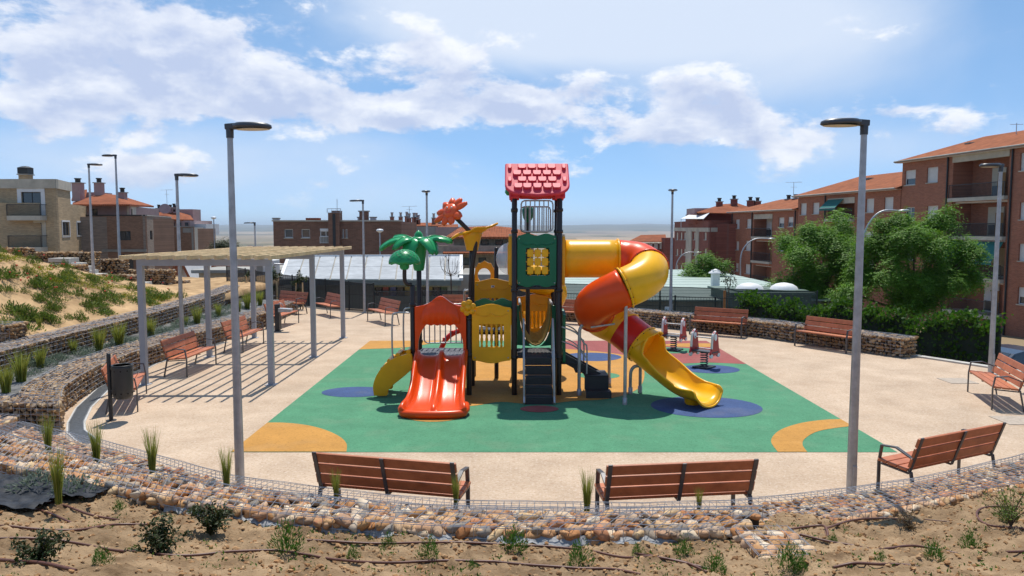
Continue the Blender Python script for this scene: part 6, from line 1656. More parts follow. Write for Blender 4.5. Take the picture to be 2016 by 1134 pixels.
# ---- stone house with hipped orange roof behind the tower
t = thing('house', 'two-storey stone house with hipped orange roof behind the tower', 'house', (P(950, 480, 60).x, 62, -4)); Yh = 60; a = P(893, 470, Yh); b = P(1050, 470, Yh); F = Fac((a.x, Yh), (b.x, Yh))
m_rub = M('rubble_render', (.30, .25, .19), .95, .3, 3, bump=.5, bsc=12, detail=8)
ops = [F.rect(*r) for r in ((917, 473, 927, 482), (947, 473, 962, 483), (911, 507, 925, 522), (942, 507, 957, 519), (975, 473, 990, 483), (975, 507, 990, 520))]
wallplate(F, -5, P(930, 466, Yh).z, ops, m_rub, t); body(F, -5, P(930, 467, Yh).z, 8, m_rub, t, w0=.5)
for o in ops: window(F, o, t, 'dark', frame=m_dark, sill=False)
u0, z0, u1, z1 = F.rect(870, 483, 1040, 496); ubox(F, -1.2, z0, F.L, z1, -1.4, -.9, 'balcony_parapet', m_rub, t); ubox(F, -1.2, z0 - .15, F.L, z0, -1.5, .0, 'balcony_slab', m_cream, t)
m = MB(); e = [P(x, y, Y) for x, y, Y in ((884, 468, 59), (1060, 468, 59), (1010, 450, 66), (970, 446, 65), (910, 449, 65), (912, 447, 66))]; m.add(e[:4] + [P(906, 449, 65.5), P(880, 466, 72), P(1060, 466, 72)], [(0, 1, 2, 3, 4), (0, 4, 5), (1, 6, 2)]); m.build('tiled_roof', m_tile0, t, solid=.15)
m = MB(); e = [P(x, y, Y) for x, y, Y in ((872, 499, 57.5), (1060, 499, 57.5), (1060, 495, 59.5), (872, 495, 59.5))]; m.add(e, [(0, 1, 2, 3)]); m.build('porch_roof', m_tile0, t, solid=.12)
m = MB(); e = [P(x, y, Y) for x, y, Y in ((866, 474, 62), (900, 474, 62), (900, 466, 66), (872, 467, 66))]; m.add(e, [(0, 1, 2, 3)]); m.build('side_roof', m_tile0, t, solid=.12)
# ---- beige house, far left
t = thing('apartment_block', 'beige brick house with two black balconies at the far left', 'building', (-44, 70, -2)); Yl = 70; a = P(-140, 400, Yl); b = P(110.5, 400, Yl); F = Fac((a.x, Yl), (b.x, Yl)); zt = P(60, 352.5, Yl).z; zp = P(60, 371, Yl).z
dr = [F.rect(42, 378, 80, 424), F.rect(45, 439, 82, 487)]
wallplate(F, -3, zp, dr, m_brickB, t); ubox(F, -.1, zp, F.L + .08, zt, -.12, .3, 'parapet', m_cream, t); body(F, -3, zt - .3, 9, m_brickB, t, w0=.6, u1=F.L - 4.2)
for k, o in enumerate(dr):
    window(F, o, t, 'dark', frame=m_dark, sill=False); u0, z0, u1, z1 = o
    for ua, ub in ((u0 - .38, u0 - .02), (u1 + .02, u1 + .38)): ubox(F, ua, z0, ub, z1 + .3, -.04, -.002, 'surround', m_white if k == 0 else m_cream, t)
    ubox(F, u0 - .38, z1 + .005, u1 + .38, z1 + .32, -.045, -.001, 'surround', m_white if k == 0 else m_cream, t)
    ub0, zz0, ub1, zz1 = F.rect(*((26, 403, 91, 425) if k == 0 else (29, 464, 93, 486))); ubox(F, ub0, zz0 - .42, ub1, zz0, -1.0, .0 - .003, 'balcony_slab', m_cream, t); railing(F, ub0, ub1, zz0, zz1, -.95, t, m_dark, .09, ret=0)
p2 = Vector((-43.65, 75.5, 0)); p3 = Vector((-45.85, 82.5, 0)); Fs = Fac((b.x, Yl + .01), (p3.x, p3.y)); um = (Vector((p2.x, p2.y)) - Vector((b.x, Yl))).length
so = [Fs.rect(122, 437, 136, 464), Fs.rect(151, 438, 159, 463)]
wallplate(Fs, -3, P(160, 404, 79).z, so, m_brickB, t); wallplate(Fs, P(160, 404, 79).z + .002, zp, [], m_brickB, t, u1=um); ubox(Fs, -.1, zp, um + .1, zt, -.12, .3, 'parapet', m_cream, t); body(Fs, -3, P(160, 405, 79).z, 7, m_brickB, t, w0=.6, u0=.6)
for o in so: window(Fs, o, t, 'dark', frame=m_dark, sill=True, surround=m_white)
p = P(51, 354, 73); chimney(Vector((p.x, 73, zt - .2)), .85, .75, t, m_brickB, False); MB().box((p.x, 73, zt + .95), (.95, .95, .55)).build('chimney_cowl', m_dark, t); MB().lathe([(.7, zt + 1.23), (.3, zt + 1.38), (.001, zt + 1.42)], (p.x, 73, 0), 10).build('chimney_hat', m_dark, t)
# ---- brown house beside it
t = thing('apartment_block', 'brown brick house with hipped orange roof left of the pergola', 'building', (-41, 82, -4)); Yb = 80; a = P(170, 450, Yb); b = P(287, 450, Yb); F = Fac((a.x, Yb), (b.x, Yb)); zt = P(250, 425, Yb).z; c = P(338, 450, 95); Fs = Fac((b.x, Yb + .01), (c.x, 95)); zs = P(287, 425, Yb).z
o1 = [F.rect(235, 455, 257, 473), F.rect(181, 455, 188, 489), F.rect(182, 501, 192, 514), F.rect(238, 501, 262, 530)]
wallplate(F, -5, zt, o1, m_brickP, t); body(F, -5, zt - .2, 9, m_brickP, t, w0=.5, u1=F.L - 1)
for o in o1: window(F, o, t, 'dark', frame=m_dark, sill=False)
u0, z0, u1, z1 = F.rect(180, 491, 287, 496); ubox(F, 0, z0, F.L, z1, -.15, -.003, 'band', m_greyr, t); ubox(F, 0, zt, F.L, zt + .12, -.05, .35, 'coping', m_dark, t); ubox(Fs, 0, zs, Fs.L, zs + .12, -.05, .35, 'coping', m_greyr, t)
o2 = [Fs.rect(295, 454, 300, 472), Fs.rect(305.5, 454, 310, 472), Fs.rect(314, 454, 319, 471), Fs.rect(324, 455, 332, 494), Fs.rect(334, 454, 337, 471)]
m_brickG = MBrick('grey_brown_brick', (.27, .21, .165), (.24, .2, .17), R(70)); wallplate(Fs, -5, zs, o2, m_brickG, t); body(Fs, -5, zs - .1, 8, m_brickG, t, w0=.6, u0=1)
for o in o2: window(Fs, o, t, 'dark', frame=m_dark, sill=False)
u, _ = Fs.at(312, 450); MB().tube([Fs.p(u, -4, -.1), Fs.p(u, zs - 1.2, -.1)], .06, 6).build('drainpipe', m_dark, t)
Fu = Fac((P(145, 410, 84).x, 84), (P(255, 410, 84).x, 84)); zu = P(200, 405, 84).z; ou = [Fu.rect(181, 411, 192, 423)]; wallplate(Fu, zt - .4, zu, ou, m_pink, t); window(Fu, ou[0], t, 'dark', frame=m_dark, sill=False)
Fv = Fac((P(255, 410, 84).x, 84.01), (P(301, 410, 97).x, 97)); ov_ = [Fv.rect(257, 411, 261, 424), Fv.rect(268, 412, 272, 424), Fv.rect(277, 413, 281, 425), Fv.rect(291, 414, 295, 425)]; wallplate(Fv, zt - .4, zu, ov_, m_cream, t)
for o in ov_: window(Fv, o, t, 'dark', frame=m_dark, sill=False)
body(Fu, zt - .4, zu - .1, 9, m_pink, t, w0=.5, u1=Fu.L - .9)
m = MB(); e = [P(143, 404, 82.5), P(256, 404, 82.5), P(303, 407, 98.5), P(200, 382, 89), P(235, 386, 92)]; m.add(e + [P(143, 400, 100)], [(0, 1, 3), (1, 2, 4, 3), (0, 3, 5), (5, 3, 4, 2)]); m.build('tiled_roof', m_tile0, t, solid=.2)
for px, py, w_ in ((196, 361, .8), (242, 380, .75)): p = P(px, py + 24, 88); chimney(p, w_, P(px, py, 88).z - p.z, t, m_pink)
p = P(155, 396, 90); chimney(p, .95, P(155, 361, 90).z - p.z, t, m_pink); m = MB(); e = [P(141, 395, 90), P(166, 395, 90), P(171, 374, 94), P(145, 383, 94)]; m.add(e, [(0, 1, 2, 3)]); m.build('dormer_roof', m_tile0, t, solid=.2); MB().box((P(168, 400, 94).x, 96, P(168, 378, 94).z - 2), (3, 3, 4)).build('dormer_wall', m_pink, t)
# ---- house with dish behind, and grey block
t = thing('house', 'orange-roofed house with a satellite dish above the pergola left end', 'house', (-44, 108, -5)); m = MB(); e = [P(300, 432, 106), P(381, 434, 110), P(374, 424, 116), P(330, 414, 114), P(302, 416, 112)]; m.add(e, [(0, 1, 2, 3, 4)]); m.build('tiled_roof', m_tile0, t, solid=.2)
a = P(300, 440, 108); b = P(380, 440, 110); MB().box(((a.x + b.x) / 2, 113, P(340, 434, 108).z - 5), (b.x - a.x, 8, 10)).build('wall', m_pink, t); Fh = Fac((a.x, 108.9), (b.x, 108.9)); 
for x0, x1 in ((338, 343), (352, 356), (364, 370)): r = Fh.rect(x0, 438, x1, 450); ubox(Fh, *r, -.05, .1, 'window', m_glass, t)
p = P(325, 412, 110); MB().lathe([(.001, 0), (.5, .08), (.75, .25)], p, 16, mat=Vector((.3, -.9, .3)).to_track_quat('Z', 'Y').to_matrix()).build('satellite_dish', m_pink, t, fix=False, solid=.03)
for px, py in ((313, 411), (336, 411), (347, 412), (343, 409)): q = P(px, py + 8, 112); chimney(q, .6, P(px, py, 112).z - q.z, t, m_pink)
MB().box((P(356, 418, 116).x, 117, P(356, 412, 116).z - 1.6), (4, 3, 3.2)).build('roof_room', m_pink, t)
antenna(P(329, 404, 112), 2.2, 'TV antenna by the satellite dish')
t = thing('apartment_block', 'grey and brown flat block ending the left row of houses', 'building', (-38, 104, -5)); a = P(338, 450, 100); b = P(381, 450, 100); F = Fac((a.x, 100), (b.x, 100)); c = P(414, 450, 118); Fs = Fac((b.x, 100.01), (c.x, 118)); zt = P(360, 447, 100).z
wallplate(F, -6, zt, [], m_brickP, t); body(F, -6, zt - .2, 10, m_brickP, t, w0=.3, u1=F.L - 1); o2 = []
for y0, y1 in ((470, 483), (494, 506)):
    for x0, x1 in ((394, 396.5), (399, 401.5), (403.5, 406), (409, 411)): o2.append(Fs.rect(x0, y0, x1, y1))
wallplate(Fs, -6, zt - .05, o2, m_greyr, t)
for o in o2: window(Fs, o, t, 'dark', frame=m_dark, sill=False)
ubox(F, 0, zt, F.L + .1, zt + .12, -.08, .3, 'coping', m_greyr, t); u0, z0, u1, z1 = F.rect(360, 449, 376, 458); ubox(F, u0, z0, u1, z1, -.03, .1, 'vent_panel', m_greyr, t)
MB().box((P(385, 441, 112).x, 113, P(385, 441, 112).z - .8), (4.2, 5, 1.6)).build('roof_room', m_white, t)
# ---- small white house, low beige wall building
t = thing('house', 'small white house with steep orange roof behind the pergola post', 'house', (P(352, 560, 62).x, 62, -4)); a = P(338, 560, 62); b = P(371, 560, 62); zr = P(350, 517, 62).z; ze = P(350, 545, 62).z
gab = [(a.x, -4), (b.x, -4), (b.x, ze - .2), (P(359, 517, 62).x, zr), (a.x, zr - 1.1)]; MB().plate(gab, (), 6, lambda u, v, w: Vector((u, 62 + w, v))).build('wall', m_white, t)
m = MB(); e = [P(336, 548, 61.6), P(357, 516, 61.6), P(357, 516, 69), P(336, 548, 69), P(373, 548, 61.6), P(373, 548, 69)]; m.add([e[0], e[1], e[2], e[3]], [(0, 1, 2, 3)]); m.add([e[1], e[4], e[5], e[2]], [(0, 1, 2, 3)]); m.build('tiled_roof', m_tile0, t, solid=.2)
m = MB(); e = [P(336, 541, 61.4), P(356, 541, 61.4), P(357, 518, 61.9), P(343, 518, 61.9)]; m.add(e, [(0, 1, 2, 3)]); m.build('front_roof', m_tile0, t, solid=.1)
Fh = Fac((a.x, 61.9), (b.x, 61.9)); r = Fh.rect(361, 548, 367, 566); ubox(Fh, *r, -.05, .08, 'door', m_dark, t)
t = thing('outbuilding', 'long low beige outbuilding with flat roof behind the pergola', 'building', (P(425, 560, 50).x, 50, -2)); a = P(392, 560, 50); b = P(545, 560, 50); MB().box(((a.x + b.x) / 2, 53, P(400, 536, 50).z / 2 - 1.2), (b.x - a.x, 6, P(400, 536, 50).z + 2.4)).build('wall', m_cream, t)
MB().box(((a.x + b.x) / 2, 52.9, P(400, 534, 50).z), (b.x - a.x + .6, 6.8, .22)).build('flat_roof', m_greyr, t, bevel=.02)
MB().box((P(466, 528, 54).x, 55, P(466, 527, 54).z), (3.6, 2, .25)).build('brick_cap', m_tile0, t)
t = thing('air_conditioner', 'white rooftop air handling unit left of the white roof', 'machine', (P(520, 545, 46).x, 46, 0)); p = P(520, 530, 46); MB().box((p.x, 46.5, p.z), (1.25, 1.2, 1.1)).build('casing', m_white, t, bevel=.03); MB().tube([p + Vector((.6, 0, .3)), p + Vector((1.2, 0, .3)), p + Vector((1.3, 0, -.4))], .06, 6).build('duct', m_galv, t); MB().box((p.x - .3, 45.88, p.z), (.5, .02, .6)).build('grille', m_greyr, t); MB().box((p.x, 46.5, p.z - .75), (1.4, 1.3, .4)).build('plinth', m_greyr, t)
# ---- school with pale metal roof
t = thing('school_building', 'low school with pale metal sheet roof behind the black fence', 'building', (-7, 40, -2)); m_metal = M('weathered_zinc', (.40, .42, .435), .7, .16, 2.2, metal=.0, rnd=.06, bump=.3, bsc=9, dirt=.22, spec=.3)
ea = P(553, 550, 38); eb = P(908, 552, 38); ra = P(569, 506, 46); rb_ = P(908, 505, 46); n = 11
for r in range(2):
    for k in range(n):
        f0, f1 = k / n, (k + 1) / n; q = lambda f, g: ea.lerp(eb, f).lerp(ra.lerp(rb_, f), g)
        g0, g1 = (0, .5) if r == 0 else (.5, 1); gp_ = .0035; vs = [q(f0 + gp_, g0 + .004), q(f1 - gp_, g0 + .004), q(f1 - gp_, g1 - .004), q(f0 + gp_, g1 - .004)]; up = Vector((0, -.1, 1)).normalized() * .04
        MB().add([v for v in vs] + [v + up for v in vs], [(0, 3, 2, 1), (4, 5, 6, 7), (0, 1, 5, 4), (1, 2, 6, 5), (2, 3, 7, 6), (3, 0, 4, 7)]).build('roof_panel', m_metal, t)
MB().add([ea - Vector((0, 0, .02)), eb - Vector((0, 0, .02)), rb_ - Vector((0, 0, .02)), ra - Vector((0, 0, .02))], [(0, 1, 2, 3)]).build('roof_deck', m_greyr, t)
for p, q in ((ea, ra), (eb, rb_), (ra, rb_)): MB().bar(p + Vector((0, 0, .05)), q + Vector((0, 0, .05)), .18, .14).build('verge', m_white, t)
MB().bar(ea + Vector((0, -.1, -.12)), eb + Vector((0, -.1, -.12)), .2, .26).build('fascia', M('fascia_green', (.13, .155, .14), .6), t)
F = Fac((ea.x + .4, 38.7), (eb.x - .2, 38.7)); m_mint = M('mint_render', (.36, .42, .37), .9, .08, 2, dirt=.15); ww = F.rect(737, 565, 881, 583); wallplate(F, -3, ea.z - .25, [ww], m_mint, t); body(F, -3, ea.z - .3, 7, m_mint, t, w0=.5)
u0, z0, u1, z1 = ww; cols = [(.05, .06, .07), (.30, .05, .05), (.05, .09, .3), (.05, .055, .06), (.35, .28, .05), (.06, .2, .1), (.05, .055, .06), (.3, .25, .06), (.05, .055, .06), (.06, .15, .09)]
for k in range(10):
    o = ubox(F, u0 + (u1 - u0) * k / 10 + .04, z0, u0 + (u1 - u0) * (k + 1) / 10 - .04, z1, .12, .16, 'window', MGlass('coloured_glass', cols[k], .2), t)
ubox(F, u0, z0 + (z1 - z0) * .45, u1, z0 + (z1 - z0) * .58, .03, .1, 'transom', m_dark, t); ubox(F, eb.x - .2 - ea.x - .4 - .02, -3, F.L + 3.0, ea.z + .2, .0, 6, 'side_wing', m_greyr, t)
# ---- sports hall with pale green roof, green box with domes
m_pg = M('pale_green_sheet', (.36, .44, .38), .5, .06, 2, dirt=.1)
t = thing('sports_hall', 'low hall with pale green ribbed metal roof behind the spiral slide', 'building', (9, 50, -4)); MB().box((9.3, 51, -2.3), (14.6, 26, 4.2)).build('wall', m_greyr, t)
for k in range(24):
    y = 37.6 + 27 * k / 24; MB().box((9.3, y + .56, -.1 - .0 * k), (15, 1.1, .07 + .02 * (k % 2))).build('roof_sheet', m_pg, t)
t = thing('skylight_roof', 'green-walled flat roof carrying two white dome skylights', 'building', (P(1515, 600, 36).x, 37, -3)); a = P(1443, 580, 36); b = P(1597, 580, 36); m_gw = M('green_wall', (.10, .15, .12), .7, .1, 3, dirt=.2)
MB().box(((a.x + b.x) / 2, 38, a.z - 2), (b.x - a.x, 4, 4)).build('wall', m_gw, t); MB().box(((a.x + b.x) / 2, 38, a.z + .05), (b.x - a.x + .3, 4.3, .1)).build('flat_roof', m_gw, t)
for px in (1478, 1546): p = P(px, 577, 37); MB().lathe([(.7, 0), (.68, .04), (.6, .2), (.4, .32), (.18, .37), (.001, .39)], (p.x, 37.2, a.z + .1), 20).build('dome_skylight', m_white, t); MB().box((p.x, 37.2, a.z + .13), (1.75, 1.75, .08)).build('skylight_kerb', m_gw, t)
t = thing('vent_stack', 'white roof vent with a conical cap before the small tree', 'vent', (P(1408, 570, 45).x, 45, -.1)); p = P(1408, 560, 45); MB().box((p.x, 45, p.z + .35), (.42, .42, 1.0)).build('shaft', m_white, t); z_ = P(1408, 538, 45).z; MB().lathe([(.42, z_), (.4, z_ + .05), (.06, z_ + .25), (.001, z_ + .26)], (p.x, 45, 0), 12).build('cap', m_white, t); MB().lathe([(.16, z_ - .3), (.16, z_)], (p.x, 45, 0), 10).build('neck', m_white, t)
# ---- far town on the plain: one mass
mb = MB(); rr = random.Random(5)
for k in range(420):
    a = rr.uniform(-.62, .3); r = rr.choice((700, 900, 1200, 1500, 1900, 2300, 2800)) * rr.uniform(.85, 1.15)
    if a > -.2 and rr.random() < .65: continue
    s = rr.uniform(6, 22) * (1.6 if rr.random() < .12 else 1); mb.box((r * math.sin(a), r * math.cos(a), terrain_z(r, a) + 1), (s * rr.uniform(.8, 2.6), s, rr.uniform(5, 11)))
o = mb.build('distant_town', M('town_walls', (.50, .46, .42), .9, .1, .1, island=True, ramp=['#ffffff', '#e8d8c8', '#d8b098', '#ffffff', '#c0c0c8', '#b88060'])); o['kind'] = 'stuff'; o['label'] = 'pale distant town and sheds scattered on the plain'
mb = MB()
for k in range(500):
    a = rr.uniform(-.65, .65); r = rr.uniform(350, 2600); s = rr.uniform(3, 9); c = Vector((r * math.sin(a), r * math.cos(a), terrain_z(r, a)))
    mb.lathe([(s * .8, -1), (s, s * .4), (s * .7, s), (.01, s * 1.3)], c, 6)
o = mb.build('distant_trees', M('far_foliage', (.06, .075, .035), 1, .2, .1)); o['kind'] = 'stuff'; o['label'] = 'dark far-off trees dotting the plain'
# ================================================================ PLANTS
nrg = np.random.default_rng(11)
def MLeaf(name, col, ramp, trans=.45, rough=.55): return M(name, col, rough, .15, 3, island=True, ramp=ramp, trans=trans, spec=.3)
m_leafT = MLeaf('tree_leaves', (.21, .335, .045), ['#ffffff', '#b8d8a0', '#e8ffc8', '#88b880', '#d8f0a8', '#a8c898'])
m_leafH = MLeaf('hedge_leaves', (.075, .15, .02), ['#ffffff', '#a8d080', '#e8ffb8', '#90b870', '#ffffd0', '#b8d898']); m_leafD = MLeaf('dark_leaves', (.045, .075, .02), ['#ffffff', '#d0a080', '#b0d090', '#f0c8a8', '#a0c080'], .2)
m_leafW = MLeaf('weed_leaves', (.17, .21, .06), ['#ffffff', '#c8e0a0', '#a0c890', '#f0ffc0', '#d8c890']); m_leafY = MLeaf('yellow_weeds', (.30, .29, .05), ['#ffffff', '#c8e080', '#fff0a0', '#a8c860']); m_leafS = MLeaf('silver_leaves', (.20, .235, .19), ['#ffffff', '#c8d8c8', '#e8f0e8', '#b0c0b0'])
m_grass = MLeaf('feather_grass', (.36, .40, .13), ['#ffffff', '#d0d890', '#fff0c0', '#b0c070', '#e8d8a0'], .5); m_bark = M('bark', (.11, .075, .05), .95, .25, 8, bump=.5, bsc=30)
m_petal = M('poppy_petals', (.62, .05, .02), .6, .1, 5)
def quads(C, D, Nn, L_, W_):
    "leaf-shaped diamonds: centres C, long axis D, normals Nn, lengths, widths"
    D = D / np.linalg.norm(D, axis=1, keepdims=True); S = np.cross(D, Nn); S /= np.maximum(np.linalg.norm(S, axis=1, keepdims=True), 1e-6); Nn = np.cross(S, D)
    L_ = np.asarray(L_)[:, None]; W_ = np.asarray(W_)[:, None]
    V = np.stack([C - D * L_ * .5, C + S * W_ * .5 - D * L_ * .05 + Nn * W_ * .12, C + D * L_ * .5, C - S * W_ * .5 - D * L_ * .05 + Nn * W_ * .12], 1).reshape(-1, 3)
    F = np.arange(len(C) * 4).reshape(-1, 4); return V, F
def leafcloud(n, lobes, size, fronds=1, droop=.5, shell=.75, asp=.42):
    """leaves spread through the lobes (centre, radii); each sprig carries several leaflets"""
    w = np.array([l[1][0] * l[1][1] * l[1][2] for l in lobes]) ** .7; idx = nrg.choice(len(lobes), n, p=w / w.sum())
    c = np.array([l[0] for l in lobes])[idx]; r = np.array([l[1] for l in lobes])[idx]
    u = nrg.normal(size=(n, 3)); u /= np.linalg.norm(u, axis=1, keepdims=True); rad = shell + (1 - shell) * nrg.random(n) ** .5 * 1.12; rad = np.where(nrg.random(n) < .22, nrg.random(n) ** .6, rad)
    p = c + u * r * rad[:, None]
    d = u * np.array([1, 1, .5]) + nrg.normal(size=(n, 3)) * .45 - np.array([0, 0, droop])
    d /= np.linalg.norm(d, axis=1, keepdims=True)
    if fronds == 1:
        nn = u + nrg.normal(size=(n, 3)) * .6 + np.array([0, 0, .6]); s = size * (.7 + .6 * nrg.random(n)); return quads(p, d, nn, s, s * asp)
    up = np.tile(np.array([[0, 0, 1.]]), (n, 1)) + u * .5; sd_ = np.cross(d, up); sd_ /= np.maximum(np.linalg.norm(sd_, axis=1, keepdims=True), 1e-6)
    Cs, Ds, Ns, Ls, Ws = [], [], [], [], []; Lf = size * (2.6 + 1.6 * nrg.random(n))
    for k in range(fronds):
        t = (k // 2 + .5) / (fronds / 2); sg = 1 if k % 2 else -1; ls = size * (.8 + .4 * nrg.random(n)) * (1 - .35 * t)
        q = p + d * (Lf * t)[:, None] - np.array([0, 0, 1.]) * (Lf * .35 * t * t)[:, None]; dd = sd_ * sg + d * .55 - np.array([0, 0, .25])
        Cs.append(q + sd_ * sg * ls[:, None] * .42); Ds.append(dd); Ns.append(up + nrg.normal(size=(n, 3)) * .25); Ls.append(ls); Ws.append(ls * asp)
    return quads(np.concatenate(Cs), np.concatenate(Ds), np.concatenate(Ns), np.concatenate(Ls), np.concatenate(Ws))
def tree(name, label, base, lobes, n, size, trunk_h, r, mat, fronds=1, group=None, droop=.5, limbs=7, trunks=1, asp=.42, shell=.75, clumps=True):
    base = Vector(base); t = thing(name, label, 'tree', base, group=group); rr = random.Random(len(label))
    tk = MB()
    for q in range(trunks):
        off = Vector((rr.uniform(-.3, .3), rr.uniform(-.3, .3), 0)) * (trunks > 1); top = Vector((rr.uniform(-.2, .2), rr.uniform(-.2, .2), trunk_h)); tk.tube(bez([off, off * 1.3 + top * .5 + Vector((.05, 0, 0)), off * 1.6 + top], 4), [r * (1 - .45 * k / 8) for k in range(9)], 9)
    tr_ = link('trunk', tk.mesh('trunk', True), m_bark, t)
    for k in range(limbs):
        c, rd = lobes[k % len(lobes)]; e = Vector(c) + Vector((rr.uniform(-.3, .3) * rd[0], rr.uniform(-.3, .3) * rd[1], rr.uniform(-.2, .4) * rd[2])); s = Vector((0, 0, trunk_h * rr.uniform(.7, 1)))
        link('limb', MB().tube(bez([s, s.lerp(e, .5) + Vector((0, 0, -.1 * rd[2])), e], 4), [r * .5 * (1 - .8 * i / 8) for i in range(9)], 6).mesh('limb', True), m_bark, tr_)
    fine = []
    for c, rd in lobes:       # break every lobe into smaller clumps
        for k in range(9):
            u = Vector((rr.gauss(0, 1), rr.gauss(0, 1), rr.gauss(0, 1))).normalized(); q = rr.uniform(.2, .95); s = rr.uniform(.3, .55)
            fine.append(((c[0] + u.x * rd[0] * q, c[1] + u.y * rd[1] * q, c[2] + u.z * rd[2] * q), (rd[0] * s, rd[1] * s, rd[2] * s * .8)))
    V, F = leafcloud(n, fine if clumps else lobes, size, fronds, droop, shell, asp); link('crown', np_mesh('crown', V, F), mat, t); return t
def lobes_px(specs, Y, base):
    out = []
    for px, py, w, h, dy in specs:
        c = P(px, py, Y + dy) - Vector(base); rx = w / 1500 * (Y + dy); rz = h / 1500 * (Y + dy); out.append(((c.x, c.y, c.z), (rx, min(rx, rz) * 1.0 + .25, rz)))
    return out
b1 = (P(1612, 600, 40).x, 40, -3.6)
tree('broadleaf_tree', 'large bright green tree left of the curved street lamp between the trees', b1, lobes_px([(1560, 480, 26, 28, 0), (1595, 455, 26, 26, .5), (1655, 445, 30, 30, 1), (1640, 480, 40, 34, -1), (1580, 520, 45, 32, -.5), (1645, 535, 42, 34, -1), (1545, 558, 26, 24, -.5), (1610, 575, 46, 26, -1), (1575, 498, 20, 18, -1.6), (1670, 505, 26, 30, -1.5), (1530, 575, 14, 14, -.5)], 40, b1), 5600, .18, 3.6, .17, m_leafT, 8, droop=.35, limbs=11)
b2 = (P(1800, 620, 35).x, 35, -3.2)
tree('broadleaf_tree', 'largest green tree before the tall brick block at right', b2, lobes_px([(1775, 440, 30, 22, 0), (1845, 438, 28, 26, .5), (1730, 480, 38, 34, 0), (1800, 485, 50, 36, -1.2), (1870, 490, 36, 36, 0), (1700, 535, 34, 34, .5), (1770, 545, 55, 38, -1.5), (1850, 550, 52, 38, -1), (1900, 505, 26, 16, -.8), (1905, 545, 22, 30, 0), (1680, 575, 36, 22, -.5), (1800, 590, 70, 22, -1), (1925, 492, 10, 8, -.8), (1740, 440, 16, 14, .3), (1862, 420, 12, 14, .3)], 35, b2), 8800, .165, 3.2, .19, m_leafT, 8, droop=.35, limbs=15)
b3 = (P(1390, 560, 56).x, 56, -5)
tree('broadleaf_tree', 'small green tree before the dark red apartment block', b3, lobes_px([(1395, 508, 20, 12, 0), (1370, 530, 24, 16, 0), (1410, 528, 24, 16, 0), (1390, 548, 36, 12, -.5), (1352, 540, 10, 8, 0), (1425, 518, 10, 8, 0)], 56, b3), 2600, .2, 3.5, .11, m_leafT, 4, droop=.3)
b4 = (P(1434, 600, 31).x, 31, -.5)
tree('young_tree', 'sparse brown-leaved sapling with an orange stake before the skylights', b4, lobes_px([(1434, 555, 18, 18, 0), (1425, 535, 8, 10, 0), (1442, 530, 8, 12, 0)], 31, b4), 260, .09, 1.6, .025, m_leafD, 1, limbs=6)
b5 = (P(440, 560, 95).x, 95, -6)
tree('broadleaf_tree', 'dark rounded tree far behind the pergola', b5, lobes_px([(440, 478, 18, 9, 0), (425, 484, 12, 8, 0), (458, 484, 14, 8, 0), (445, 495, 26, 10, 0), (475, 492, 8, 6, 0)], 95, b5), 2200, .3, 5.5, .2, m_leafD, 2)
for px, Y, yt, lab in ((590, 32.6, 526, 'staked sapling between the two far pergola posts'), (540, 35, 520, 'staked sapling seen just right of a pergola post'), (492, 38, 530, 'staked sapling seen between the left pergola posts')):
    b = (P(px, 600, Y).x, Y, -.1); s = [(px, yt + 12, 6, 12, 0), (px - 4, yt + 30, 9, 9, 0), (px + 5, yt + 24, 9, 11, 0), (px - 2, yt + 45, 7, 10, 0)]; tt = tree('young_tree', lab, b, lobes_px(s, Y, b), 330, .13, 1.0, .028, m_leafD, 1, limbs=4, group='staked saplings by the fence')
    for dx in (-.14, .14): link('stake', MB().tube([(dx, 0, 0), (dx, 0, 1.25)], .035, 7).mesh('stake'), m_timber, tt)
for px, Y in ((1434, 31),):
    o = MB().tube([(P(1426, 600, 30.8).x, 30.8, -.5), (P(1426, 600, 30.8).x, 30.8, .95)], .05, 7).build('orange_stake', M('orange_timber', (.42, .16, .04), .8, .2, 8)); tag(o, 'orange wooden stake beside the sparse sapling', 'stake')
# bare pollarded tree behind the palm ornament
b = Vector((P(888, 600, 33).x, 33, -.4)); t = thing('bare_tree', 'leafless young tree with upswept twigs right of the palm ornament', 'tree', b); z1 = P(888, 540, 33).z - b.z; rr = random.Random(3)
link('trunk', MB().tube([(0, 0, 0), (.02, 0, z1 * .6), (0, 0, z1)], [.05, .035, .03], 7).mesh('trunk'), m_bark, t); mb = MB()
for k in range(17):
    a = rr.uniform(0, 6.28); l = rr.uniform(.35, .62); e = Vector((math.cos(a) * l * .85, math.sin(a) * l * .85, z1 + rr.uniform(.35, .95))); s = Vector((0, 0, z1 - rr.uniform(0, .1))); mid = s.lerp(e, .5) + Vector((math.cos(a) * .16, math.sin(a) * .16, -.12)); mb.tube(bez([s, mid, e], 3), [.012 * (1 - .1 * i) for i in range(7)], 4); e2 = mid.lerp(e, .5); mb.tube([e2, e2 + Vector((rr.uniform(-.2, .2), rr.uniform(-.2, .2), .3))], .005, 4)
link('twigs', mb.mesh('twigs'), m_bark, t); link('stake', MB().tube([(.06, 0, 0), (.06, 0, z1 * .55)], .05, 7).mesh('stake'), m_timber, t)
